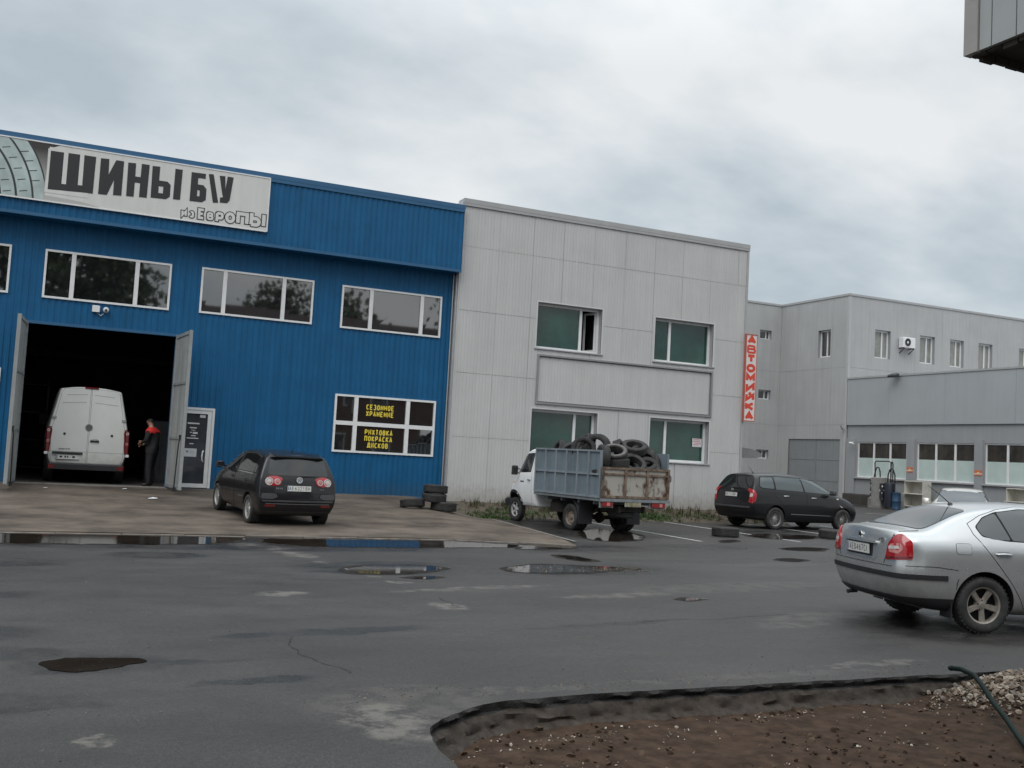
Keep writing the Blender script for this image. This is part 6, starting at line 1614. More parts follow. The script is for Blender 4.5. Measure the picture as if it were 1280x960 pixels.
HB = thing('parked_car', 'dark hatchback with round tail lamps parked on the brown apron by the blue wall', 'car', (4.66, 21.03, .055), scale=.925, rot=(0, -.047, R(95.9)))
hatch(HB, PAINT_GRAPH)

# ---- black people carrier
def carrier(root, paint):
    st = [([-.78, -.84, -.905, -.90, -.85, -.82, -.58], [.61, .72, .815, .845, .83, .80, .64], [.30, .34, .50, .70, 1.00, 1.17, 1.53], 1.58),
          ([-.68, -.74, -.79, -.785, -.74, -.70, -.47], [.69, .81, .88, .893, .878, .84, .67], [.26, .30, .50, .70, 1.00, 1.17, 1.555], 1.605),
          ([-.05]*7, [.72, .85, .895, .905, .89, .845, .665], [.22, .27, .48, .70, 1.0, 1.16, 1.58], 1.635),
          ([.6]*7, [.72, .85, .895, .905, .89, .845, .665], [.20, .25, .48, .70, .99, 1.15, 1.59], 1.65),
          ([1.25]*7, [.72, .85, .895, .905, .89, .845, .66], [.20, .25, .48, .70, .98, 1.13, 1.565], 1.625),
          ([1.75]*7, [.72, .85, .895, .905, .89, .84, .65], [.20, .25, .48, .70, .97, 1.11, 1.47], 1.52),
          ([2.2]*7, [.72, .85, .895, .905, .885, .83, .66], [.20, .25, .48, .69, .95, 1.08, 1.27], 1.305),
          ([2.72]*7, [.72, .85, .89, .90, .87, .81, .70], [.20, .25, .48, .68, .92, 1.02, 1.06], 1.09),
          ([3.15]*7, [.70, .82, .86, .87, .82, .74, .62], [.21, .26, .47, .66, .83, .91, .94], .96),
          ([3.45]*7, [.62, .73, .78, .78, .72, .64, .52], [.24, .29, .46, .62, .74, .80, .82], .83),
          ([3.48, 3.53, 3.58, 3.585, 3.55, 3.53, 3.50], [.52, .60, .66, .66, .61, .55, .46], [.28, .31, .46, .59, .68, .73, .75], .76)]
    me = body_mesh(st, .08, .1, ((-.955, 3.59), 1.81, (.20, 1.64)), paint, corner=.5, lip=.6)
    me = cut_arches(me, ((0, .33, .385), (2.70, .33, .38)), .55)
    c = Car(root, me)
    add_wheels(root, ((0, .325), (2.70, .325)), tyre_mesh('wheel', .325, .205, .215), rim_mesh('rim', .22, .19, 'many', ALLOY), .80)
    rd = [(-.10, 1.05), (.10, .88), (.34, .66), (.44, .42), (.50, .29), (1.16, .29), (1.20, 1.08), (1.15, 1.57), (.15, 1.585), (-.02, 1.5), (-.06, 1.22)]
    fd = [(1.175, .29), (2.2, .29), (2.24, .6), (2.34, 1.06), (2.14, 1.27), (1.72, 1.49), (1.165, 1.57), (1.21, 1.08)]
    doors(c, [rd, fd], paint, [(.30, .985, .20), (1.40, .955, .20)], CHROME)
    c.both('window_surround', poly_round([(-.60, 1.255), (-.50, 1.18), (2.30, 1.07), (2.08, 1.28), (1.70, 1.47), (1.2, 1.53), (.14, 1.55), (-.46, 1.52)], .03, 3), SEAM, off=.0045)
    c.both('quarter_window', poly_round([(-.58, 1.26), (-.50, 1.20), (-.04, 1.18), (.0, 1.51), (-.44, 1.50)], .04, 3), CARGLASS2, off=.007)
    c.both('side_window', poly_round([(.02, 1.165), (1.10, 1.13), (1.08, 1.51), (.14, 1.53), (.05, 1.51)], .03, 3), CARGLASS2, off=.007)
    c.both('side_window', poly_round([(1.16, 1.125), (2.26, 1.085), (2.06, 1.26), (1.68, 1.445), (1.13, 1.515)], .03, 3), CARGLASS2, off=.007)
    c.both('door_strip', [(.58, .455), (2.18, .43), (2.18, .45), (.58, .475)], CHROME, off=.012, res=.2)
    c.decal('rear_window', poly_round([(-.69, 1.15), (.69, 1.15), (.60, 1.50), (-.60, 1.50)], .06, 4), 'B', CARGLASS, off=.006)
    c.decal('windscreen', poly_round([(1.80, .58), (2.62, .70), (2.62, -.70), (1.80, -.58)], .06, 4), 'T', CARGLASS, off=.006)
    c.decal('tailgate_gap', [(-.70, .655), (.70, .655), (.70, .67), (-.70, .67)], 'B', SEAM, off=.002)
    c.decal('bumper_ledge', poly_round([(-.78, .60), (.78, .60), (.74, .65), (-.74, .65)], .01, 2), 'B', M('bumper_grey', (.030, .030, .032), .4, var=.2), off=.02)
    c.band('valance', .18, .38, -1.3, -.385, BLACKPLASTIC, .008)
    for w in ('DR', 'DL'):
        lp_ = c.decal('tail_lamp', poly_round([(-.13, .76), (.0, .745), (.07, .82), (.09, 1.02), (.03, 1.12), (-.12, 1.17), (-.17, 1.14), (-.10, 1.05), (-.10, .88)], .03, 3), w, LAMP_RED, off=.012, bulge=.012, res=.04)
        c.decal('lamp_inner', poly_round([(-.09, .92), (-.01, .93), (.0, 1.02), (-.07, 1.04)], .02, 2), w, LAMP_CLEAR, off=.024, parent=lp_, res=.04)
    l, nn = c.hit(0, .97, 'B'); plate(root, l.x - .02, .02, .965, .52, .115, 'AE7178BT', R(6))
    mb = MB(); l, nn = c.hit(0, 1.105, 'B'); mb.T = Matrix.Translation((l.x - .015, 0, 1.105)) @ Matrix.Diagonal((1, 1.9, 1, 1)); mb.lathe([(.026, -.006), (.034, -.006), (.034, .006), (.026, .006)], 'x', 20, closed=True); o_ = obj('emblem', mb, root, CHROME)
    mb = MB(); mb.T = Matrix.Translation((l.x - .018, 0, 1.105)); mb.box(-.004, .004, -.035, .035, -.012, .012); obj('emblem_mark', mb, o_, CHROME)
    mb = MB(); l, nn = c.hit(0, 1.17, 'B'); mb.tube([(l.x - .01, 0, 1.15), (l.x - .04, -.03, 1.165), (l.x - .03, -.45, 1.19)], [.016, .012, .006], 6); obj('wiper', mb, root, BLACKPLASTIC)
    mb = MB(); l, nn = c.hit(-.30, 0, 'T'); mb.tube([(-.30, -.2, l.z - .01), (-.36, -.2, l.z + .06), (-.50, -.2, l.z + .19)], [.014, .007, .004], 6); obj('antenna', mb, root, BLACKPLASTIC)
    mirror_pair(root, 2.12, 1.02, 1.13, paint)
    for w in ('GR', 'GL'): c.decal('headlight', poly_round([(-3.05, .64), (-2.70, .64), (-2.62, .86), (-3.02, .78)], .03, 2), w, LAMP_CLEAR, off=.01)
    for w in ('R', 'L'): c.decal('turn_signal', poly_round([(2.44, .935), (2.52, .93), (2.52, .965), (2.44, .97)], .01, 2), w, LAMP_CLEAR, off=.012)
    c.finish(); return c
MV = thing('parked_car', 'black people carrier with red tail lamp parked past the grey building', 'car', (19.25, 24.64, 0), R(3.8), scale=.98)
carrier(MV, PAINT_BLACK)

# ---- white panel van nosed into the gate
def van(root):
    st = [([-.98, -1.0, -1.0, -1.0, -.99, -.975, -.90], [.80, .84, .90, .925, .93, .875, .70], [.46, .50, .70, .95, 1.25, 1.55, 2.33], 2.41),
          ([-.85]*7, [.84, .90, .955, .975, .975, .91, .74], [.42, .46, .70, .95, 1.25, 1.55, 2.35], 2.435),
          ([.2]*7, [.84, .90, .96, .98, .98, .92, .75], [.36, .40, .70, .95, 1.25, 1.55, 2.35], 2.44),
          ([2.2]*7, [.84, .90, .96, .98, .98, .92, .75], [.36, .40, .70, .95, 1.25, 1.55, 2.34], 2.43),
          ([2.9]*7, [.84, .90, .96, .98, .97, .91, .72], [.36, .40, .70, .95, 1.22, 1.45, 2.26], 2.34),
          ([3.5]*7, [.84, .90, .96, .98, .96, .90, .72], [.36, .40, .70, .95, 1.20, 1.38, 1.75], 1.80),
          ([3.95]*7, [.84, .90, .95, .96, .92, .85, .74], [.36, .40, .68, .92, 1.12, 1.24, 1.30], 1.33),
          ([4.45]*7, [.80, .86, .90, .90, .84, .76, .64], [.36, .40, .66, .86, 1.00, 1.07, 1.10], 1.12),
          ([4.5, 4.54, 4.57, 4.58, 4.56, 4.54, 4.5], [.68, .74, .78, .78, .74, .66, .56], [.40, .44, .64, .80, .92, .98, 1.0], 1.02)]
    me = body_mesh(st, .03, .1, ((-1.03, 4.6), 1.95, (.36, 2.43)), PAINT_VAN, corner=.75, lip=.75, roof=.6)
    me = cut_arches(me, ((0, .35, .41), (3.665, .35, .41)), .6)
    c = Car(root, me)
    add_wheels(root, ((0, .345), (3.665, .345)), tyre_mesh('wheel', .345, .225, .21), rim_mesh('rim', .215, .2, 'steel', STEELRIM), .84)
    for s in (-1, 1):
        o_ = poly_round([(s*.012, .50), (s*.80, .50), (s*.845, .66), (s*.86, 1.30), (s*.80, 1.60), (s*.665, 2.34), (s*.012, 2.385)], [.005, .12, .05, .05, .1, .09, .005], 4)
        c.decal('door_gap', o_, 'B', SEAM, off=.002, res=.12)
        d = c.decal('rear_door', shrink(o_, .006), 'B', PAINT_VAN, off=.006, res=.1)
        for z_, y0, y1 in ((2.03, .10, .64), (2.22, .10, .54)):
            pass
        c.decal('pressed_rib', [(s*.10, 2.02), (s*.66, 1.975), (s*.66, 1.99), (s*.10, 2.035)], 'B', M('van_shade', (.34, .34, .325), .5, var=.1), off=.0085, parent=d, res=.2)
        c.decal('pressed_rib', [(s*.08, 2.215), (s*.56, 2.18), (s*.56, 2.195), (s*.08, 2.23)], 'B', M('van_shade', (.34, .34, .325), .5, var=.1), off=.0085, parent=d, res=.2)
        c.decal('door_crease', [(s*.03, .775), (s*.84, .775), (s*.84, .787), (s*.03, .787)], 'B', M('van_shade', (.34, .34, .325), .5, var=.1), off=.0085, parent=d, res=.2)
        l, nn = c.hit(s*.55, 1.22, 'B')
        mb = MB(); mb.lathe([(.001, -.014), (.03, -.014), (.034, .01)], 'x', 14, (l.x - .004, s*.55, 1.22)); obj('door_stop', mb, d, BLACKPLASTIC)
        for z_ in (1.62,):
            l, nn = c.hit(s*.79, z_, 'B'); mb = MB(); mb.bevbox(l.x - .03, l.x + .04, min(s*.76, s*.87), max(s*.76, s*.87), z_ - .03, z_ + .03, .012); obj('hinge', mb, d, M('hinge_grey', (.3, .3, .29), .5, var=.1))
        w = 'DL' if s > 0 else 'DR'
        lp_ = c.decal('tail_lamp', poly_round([(-.10, .80), (-.02, .80), (-.01, 1.34), (-.09, 1.40), (-.115, 1.3)], .02, 3), w, LAMP_DARK, off=.014, bulge=.006, res=.06)
        lr = obj('tail_lamp', MB().bevbox(-1.075, -.95, min(s*.865, s*.965), max(s*.865, s*.965), .78, 1.36, .02), root, LAMP_DARK)
        for z_, m_ in ((1.29, LAMP_CLEAR), (1.03, LAMP_PINK)):
            mb = MB(); mb.lathe([(.018, -.008), (.034, -.008), (.036, .004), (.018, .004)], 'x', 18, (-1.077, s*.915, z_), closed=True); obj('lamp_ring', mb, lr, m_)
        obj('reflector', MB().bevbox(-1.075, -.95, min(s*.90, s*.985), max(s*.90, s*.985), .70, .765, .01), root, WHITE_PVC)
        obj('bumper_lamp', MB().bevbox(-1.11, -1.0, min(s*.72, s*.88), max(s*.72, s*.88), .36, .46, .015), root, LAMP_DARK)
        mb = MB(); mb.box(3.1, 3.2, s*1.0 - .12, s*1.0 + .12, 1.45, 1.75); obj('mirror', mb, root, BLACKPLASTIC)
    obj('bumper', MB().bevbox(-1.10, -.85, -.90, .90, .34, .49, .03), root, BLACKPLASTIC)
    l, nn = c.hit(-.10, 1.11, 'B'); obj('handle', MB().bevbox(l.x - .035, l.x, -.26, -.05, 1.04, 1.085, .012), root, BLACKPLASTIC)
    mb = MB(); mb.tube([(l.x - .03, -.25, 1.09), (l.x - .05, -.16, 1.12), (l.x - .03, -.06, 1.09)], .008, 6); obj('handle_rim', mb, root, M('hinge_grey', (.3, .3, .29), .5))
    l, nn = c.hit(.45, .76, 'B'); obj('plate_light', MB().bevbox(l.x - .05, l.x, .10, .80, .72, .77, .012), root, BLACKPLASTIC)
    pv = plate(root, l.x - .02, .44, .645, .52, .112, '', 0)
    for a, b_ in ((.62, .56), (.51, .47), (.45, .42), (.33, .27)): obj('plate_mark', MB().box(l.x - .0275, l.x - .0265, b_, a, .625, .672), pv, PLATE_INK)
    mb = MB()
    for a in (.40, .46, .52, .57, .62): mb.box(l.x - .014, l.x, a, a + .04, .835, .86)
    obj('door_badge', mb, root, M('badge_dull', (.28, .28, .28), .4, metal=.6))
    l, nn = c.hit(0, 1.40, 'B'); emblem_ring(root, l.x - .014, .0, 1.40, .085, 'vw', M('emblem_grey', (.25, .25, .25), .35, metal=.7, var=.1))
    l, nn = c.hit(0, 2.385, 'B'); obj('brake_light', MB().bevbox(l.x - .03, l.x + .08, -.16, .16, 2.375, 2.415, .01), root, LAMP_DARK)
    c.decal('windscreen', [(2.95, .68), (3.9, .74), (3.9, -.74), (2.95, -.68)], 'T', CARGLASS, off=.006)
    c.both('side_window', [(2.5, 1.5), (3.5, 1.45), (3.1, 1.95), (2.5, 2.0)], CARGLASS, off=.006)
    c.finish()
VN = thing('delivery_van', 'white panel van with tall plain rear doors inside the open workshop gate', 'van', (1.09, 28.9, .425), R(90.5))
van(VN)
# ------------------------------------------------------------------ flatbed truck with its load of tyres
TRX = (12.53, 22.02, 0); TRH = R(95.6); TRS = .92
TK = thing('flatbed_truck', 'white cab flatbed truck with blue grey side boards and rusty tailboard full of tyres', 'truck', TRX, TRH, scale=TRS)
def truck(root):
    st = [([1.72]*7, [.80, .87, .92, .95, .95, .93, .78], [.52, .55, .75, 1.0, 1.36, 1.44, 2.04], 2.11),
          ([1.80]*7, [.84, .90, .95, .975, .97, .945, .80], [.50, .53, .75, 1.0, 1.36, 1.44, 2.05], 2.125),
          ([2.10]*7, [.84, .90, .95, .975, .97, .945, .80], [.50, .53, .75, 1.0, 1.36, 1.44, 2.07], 2.13),
          ([2.46]*7, [.84, .90, .95, .975, .965, .935, .79], [.50, .53, .75, 1.0, 1.36, 1.43, 2.03], 2.09),
          ([2.76]*7, [.84, .90, .95, .965, .945, .91, .77], [.50, .53, .75, 1.0, 1.32, 1.40, 1.66], 1.71),
          ([2.97]*7, [.82, .88, .93, .94, .91, .85, .72], [.50, .53, .75, 1.0, 1.20, 1.28, 1.34], 1.37),
          ([3.20]*7, [.78, .84, .88, .88, .84, .74, .60], [.50, .53, .74, .94, 1.05, 1.10, 1.12], 1.14),
          ([3.30, 3.34, 3.37, 3.37, 3.34, 3.31, 3.28], [.70, .76, .80, .80, .75, .66, .54], [.50, .53, .72, .86, .95, .99, 1.0], 1.02)]
    me = body_mesh(st, .0, .07, ((1.70, 3.42), 1.98, (.46, 2.13)), PAINT_WHITE, roof=.5)
    me = cut_arches(me, ((2.9, .40, .43),), .50)
    c = Car(root, me, 'cab')
    tm_ = tyre_mesh('wheel', .342, .185, .205); rm = rim_mesh('rim', .21, .17, 'steel', STEELRIM); rf = rim_mesh('rim', .21, .17, 5, M('hub_white', (.42, .42, .41), .5, var=.25, vs=12))
    add_wheels(root, ((2.9, .342),), tm_, rf, .82)
    add_wheels(root, ((0, .342),), tm_, rm, .86); add_wheels(root, ((0, .342),), tm_, rm, .645)
    dro = [(1.92, .56), (2.40, .56), (2.50, .80), (2.74, 1.0), (2.86, 1.36), (2.56, 1.88), (2.42, 1.99), (1.95, 2.02)]
    doors(c, [dro], PAINT_WHITE, [(1.98, 1.20, .14)], BLACKPLASTIC)
    c.both('side_window', poly_round([(2.0, 1.42), (2.78, 1.385), (2.52, 1.85), (2.40, 1.935), (2.0, 1.965)], .03, 3), CARGLASS, off=.008)
    c.decal('windscreen', poly_round([(2.44, .64), (2.82, .70), (2.82, -.70), (2.44, -.64)], .05, 3), 'T', CARGLASS, off=.006)
    c.decal('rear_window', poly_round([(-.5, 1.5), (.5, 1.5), (.46, 1.95), (-.46, 1.95)], .05, 3), 'B', CARGLASS, off=.006)
    c.both('side_badge', [(2.33, 1.13), (2.52, 1.13), (2.54, 1.165), (2.33, 1.165)], INK, off=.006)
    c.both('turn_signal', poly_round([(2.93, 1.09), (2.99, 1.08), (2.99, 1.125), (2.93, 1.13)], .01, 2), M('amber_lens', (.6, .22, .03), .2, coat=.5), off=.008)
    c.both('arch_trim', [(2.9 + .50*math.cos(R(a)), .40 + .50*math.sin(R(a))) for a in range(165, 14, -10)] + [(2.9 + .43*math.cos(R(a)), .40 + .43*math.sin(R(a))) for a in range(15, 166, 10)], BLACKPLASTIC, off=.02, res=.3)
    for w in ('GR', 'GL'): c.decal('headlight', poly_round([(-2.84, .72), (-2.60, .72), (-2.58, .92), (-2.82, .90)], .03, 2), w, LAMP_CLEAR, off=.01)
    obj('bumper', MB().bevbox(3.15, 3.52, -.90, .90, .42, .66, .05), root, BLACKPLASTIC)
    for s in (-1, 1):
        mb = MB(); mb.bevbox(2.60, 2.68, min(s*1.02, s*1.22), max(s*1.02, s*1.22), 1.32, 1.58, .03); mb.tube([(2.66, s*.93, 1.36), (2.64, s*1.08, 1.40)], .015, 6); mb.tube([(2.66, s*.93, 1.48), (2.64, s*1.08, 1.50)], .015, 6); obj('mirror', mb, root, BLACKPLASTIC)
    c.finish()
    # chassis
    CH = mat_two('chassis', (.012, .011, .010), (.045, .036, .028), 7, .35, .7, .85, .2)
    mb = MB()
    for y in (-.42, .36): mb.box(-1.42, 2.9, y, y + .06, .56, .72)
    for x in (-1.35, -.6, .5, 1.3): mb.box(x, x + .08, -.36, .36, .58, .70)
    obj('chassis_frame', mb, root, CH)
    mb = MB(); mb.tube([(0, -.9, .342), (0, .9, .342)], .055, 10); mb.lathe([(.001, -.17), (.10, -.12), (.15, 0), (.10, .12), (.001, .17)], 'x', 18, (0, 0, .342)); mb.tube([(.15, 0, .36), (2.2, 0, .48)], .04, 8)
    for s in (-1, 1): mb.tube([(-.62, s*.5, .58), (-.3, s*.5, .46), (0, s*.5, .42), (.3, s*.5, .46), (.62, s*.5, .58)], .035, 6)
    obj('axle', mb, root, CH, smooth=50)
    mb = MB(); mb.bevbox(.62, 1.22, .44, .80, .42, .70, .05); obj('fuel_tank', mb, root, CH)
    mb = MB(); mb.bevbox(.7, 1.15, -.80, -.46, .44, .68, .04); obj('battery_box', mb, root, CH)
    mb = MB(); mb.lathe([(.12, -.09), (.30, -.09), (.335, -.05), (.335, .05), (.30, .09), (.12, .09)], 'z', 28, (-.95, 0, .50)); obj('spare_wheel', mb, root, RUBBER, smooth=40)
    for s in (-1, 1):
        mb = MB(); n = 14; r0 = .44
        vs = []
        for k in range(n+1):
            a = R(200 - 175*k/n)
            for y in (s*.54, s*.98): vs.append((r0*math.cos(a), y, .36 + r0*math.sin(a)))
        mb.add(vs, [(2*k, 2*k+1, 2*k+3, 2*k+2) for k in range(n)])
        vs2 = [(v[0]*1.03, v[1], .36 + (v[2]-.36)*1.03) for v in vs]; mb.add(vs2, [(2*k, 2*k+2, 2*k+3, 2*k+1) for k in range(n)])
        obj('mudguard', mb, root, M('mudguard_grey', (.055, .062, .07), .6, var=.2))
        mb = MB(); mb.box(-.47, -.455, min(s*.56, s*.98), max(s*.56, s*.98), .20, .78); obj('mud_flap', mb, root, BLACKPLASTIC)
    # bed
    SIDE = M('board_bluegrey', (.165, .205, .235), .5, var=.14, vs=2.5, streak=.22, bump=.04, bs=9)
    SIDER = M('board_rib_lit', (.235, .27, .295), .5, var=.14, vs=4, streak=.2)  # paler than the board: light caught by the ribs put into the colour
    RUST = mat_two('rusty_board', (.075, .034, .020), (.345, .325, .285), 3.6, .38, .50, .85, .5, 12, (1, 1, .7))
    RUSTF = mat_two('rusty_frame', (.065, .032, .020), (.23, .175, .13), 6, .35, .66, .9, .5, 10)
    mb = MB(); mb.box(-1.5, 1.66, -1.05, 1.03, .885, .925); obj('bed_floor', mb, root, CH)
    mb = MB()
    for y in (.985, -1.07): mb.box(-1.52, 1.68, y, y + .06, .835, .90)
    mb.box(-1.56, -1.50, -1.09, 1.07, .835, .91)
    for x in (-1.1, -.4, .4, 1.1): mb.box(x, x + .06, -.95, .95, .74, .835)
    obj('bed_frame', mb, root, M('bed_edge', (.20, .22, .23), .55, var=.25, vs=5, streak=.2))
    for s, y in ((1, 1.005), (-1, -1.045)):
        mb = MB(); mb.box(-1.46, 1.66, y, y + .022, .91, 2.10); sb = obj('side_board', mb, root, SIDE)
        yo = (y + .022, y + .065) if s > 0 else (y - .043, y)
        for k in range(7):
            x = -1.46 + k*(3.12 - .05)/6; obj('rib', MB().box(x, x + .05, *yo, .91, 2.10), sb, SIDER)
        for z in (.91, 1.475, 2.06):
            for k in range(6):
                a = -1.46 + k*(3.07)/6 + .052; obj('rail', MB().box(a, a + 3.07/6 - .054, yo[0], yo[0] + (yo[1]-yo[0])*.9, z, z + .045), sb, SIDER)
    mb = MB(); mb.box(1.662, 1.69, -1.04, 1.02, .91, 2.10); obj('front_board', mb, root, SIDE)
    mb = MB(); mb.box(-1.515, -1.495, -1.06, 1.03, .92, 1.69); tb = obj('tail_board', mb, root, RUST)
    ys = [1.03, .345, -.345, -1.03]
    for y in ys: obj('post', MB().box(-1.56, -1.516, y - .028, y + .028, .92, 1.70), tb, RUSTF)
    for a, b in zip(ys, ys[1:]):
        for z, h in ((.925, .06), (1.50, .045), (1.64, .055)): obj('rail', MB().box(-1.55, -1.516, b + .029, a - .029, z, z + h), tb, RUSTF)
    for y in (1.06, -1.08):
        mb = MB(); mb.tube([(-1.53, y, 1.55), (-1.57, y, 1.50), (-1.56, y, 1.38)], .016, 6); obj('latch', mb, tb, DARKMETAL)
    for y0, y1 in ((.70, 1.02), (-.95, -.52)):
        o_ = obj('tail_lamp', MB().bevbox(-1.555, -1.49, y0, y1, .715, .83, .015), root, M('lamp_faded_red', (.22, .012, .012), .3, var=.3, vs=14))
        obj('lamp_inner', MB().box(-1.558, -1.554, y0 + .10, y0 + .19, .73, .815), o_, LAMP_PINK)
        obj('lamp_bracket', MB().box(-1.50, -1.48, y0 - .04, y1 + .06, .68, .84), root, M('bed_edge', (.2, .22, .23)))
    plate(root, -1.545, .08, .775, .50, .11, '')
    obj('plate_dirt', MB().box(-1.5545, -1.5525, -.16, .32, .722, .828), root, mat_two('dusty_plate', (.12, .10, .06), (.34, .31, .20), 6, .35, .65, .8, .1))
truck(TK)
TKM = Matrix.Translation(TRX) @ Matrix.Rotation(TRH, 4, 'Z') @ Matrix.Scale(TRS, 4)
TYM = {k: tyre_mesh('tyre', *k) for k in ((.315, .20, .20), (.30, .185, .195), (.335, .225, .205))}
WHITEWALL = M('dusty_sidewall', (.115, .112, .105), .85, var=.3, vs=9)
def tyre(label, loc, axis, k=(.315, .20, .20), group=None, in_truck=False, spin=None):
    ax = Vector(axis).normalized(); loc = Vector(loc)
    if in_truck: loc = TKM @ loc; ax = (Matrix.Rotation(TRH, 3, 'Z') @ ax)
    o = bpy.data.objects.new('tyre', TYM[k]); COL.objects.link(o)
    q = Vector((0, 1, 0)).rotation_difference(ax)
    o.matrix_world = Matrix.Translation(loc) @ q.to_matrix().to_4x4() @ Matrix.Rotation(random.uniform(0, 6) if spin is None else spin, 4, 'Y')
    tag(o, label, 'tyre', group); return o
A_, B_, C_ = (.315, .20, .20), (.30, .185, .195), (.335, .225, .205)
LG = 'used tyres loaded on the truck bed'
t5 = tyre('worn tyre with a pale dusty sidewall ring tilted up on the truck load', (-1.12, .42, 2.04), (-.42, .30, .86), A_, LG, True)
mb = MB(); mb.lathe([(.215, .102), (.245, .1045), (.283, .1035), (.285, .098), (.215, .096)], 'y', 40, closed=True); obj('sidewall_ring', mb, t5, WHITEWALL)
for lb, loc, ax, k in (
    ('dark tyre lying flat under the pale ringed tyre on the truck', (-1.10, .36, 1.80), (-.05, .05, 1), C_),
    ('lowest leaning tyre at the right tailboard corner of the truck', (-1.16, -.62, 1.68), (-.72, .30, .55), A_),
    ('second leaning tyre up in the right corner of the truck load', (-1.0, -.66, 1.86), (-.70, .32, .58), C_),
    ('third leaning tyre up in the right corner of the truck load', (-.82, -.70, 2.02), (-.66, .30, .62), A_),
    ('topmost open tyre facing up at the right of the truck load', (-.78, -.45, 2.22), (-.35, .2, .85), A_),
    ('tyre leaning on the far side board at the right end of the truck', (-.95, -.82, 1.82), (-.35, .85, .35), B_),
    ('upright tyre showing its tread beside the blue side board end', (-1.14, .80, 1.90), (.25, .90, .10), A_),
    ('tyre with a broad flat tread on top of the middle of the load', (-.35, .42, 2.17), (.55, -.83, .05), C_),
    ('round tyre standing behind the pale ringed tyre on the truck', (-.70, -.08, 2.10), (-.6, -.45, .3), B_),
    ('tall tyre rising highest over the middle of the blue side board', (.10, .50, 2.20), (.25, .80, .42), C_),
    ('tyre with its hole facing the rear beside the highest tyre', (-.18, .74, 2.12), (-.80, .45, .12), B_),
    ('tyre slumped low behind the middle of the blue side board', (.55, .62, 2.03), (-.3, .55, .75), A_),
    ('left most tyre peeping over the blue side board near the cab', (1.08, .70, 2.02), (.25, .85, .35), A_),
    ('small tyre lying flat between the cab and the load', (.90, .25, 2.05), (.15, .05, 1), B_),
    ('tyre propped against the tailboard centre of the truck', (-1.18, -.14, 1.78), (-.62, .12, .70), A_),
    ('tyre lying deep in the load behind the tailboard centre', (-1.12, -.02, 1.60), (0, .1, 1), A_),
    ('tyre buried in the load just behind the tailboard left end', (-1.15, .72, 1.55), (.1, .1, 1), B_),
    ('tyre wedged behind the leaning row on the truck', (-.35, -.5, 1.85), (.1, .3, .9), A_)):
    tyre(lb, loc, ax, k, LG, True)
# tyres by the wall
SG = 'tyres by the blue wall corner'
bx, by = 9.32, 24.62
z0 = ap_z(bx, by)
tyre('bottom tyre of the short stack at the blue wall corner', (bx + .12, by - .05, z0 + .10), (.04, .02, 1), C_, SG)
tyre('middle tyre of the short stack at the blue wall corner', (bx - .13, by, z0 + .315), (.02, -.05, 1), A_, SG)
tyre('top tyre of the short stack at the blue wall corner', (bx - .10, by + .02, z0 + .53), (.05, .06, 1), A_, SG)
tyre('tyre lying tilted on the ground left of the short stack', (bx - .66, by + .12, ap_z(bx - .66, by) + .125), (-.05, .16, 1), A_, SG)
YG = 'tyres lying as parking stops on the yard'
tyre('muddy tyre lying alone in the yard before the black people carrier', (15.49, 20.95, .115), (.02, .03, 1), C_, YG)
tyre('brownish tyre lying half hidden behind the silver car boot', (18.85, 20.95, .125), (.01, -.02, 1), C_, YG)

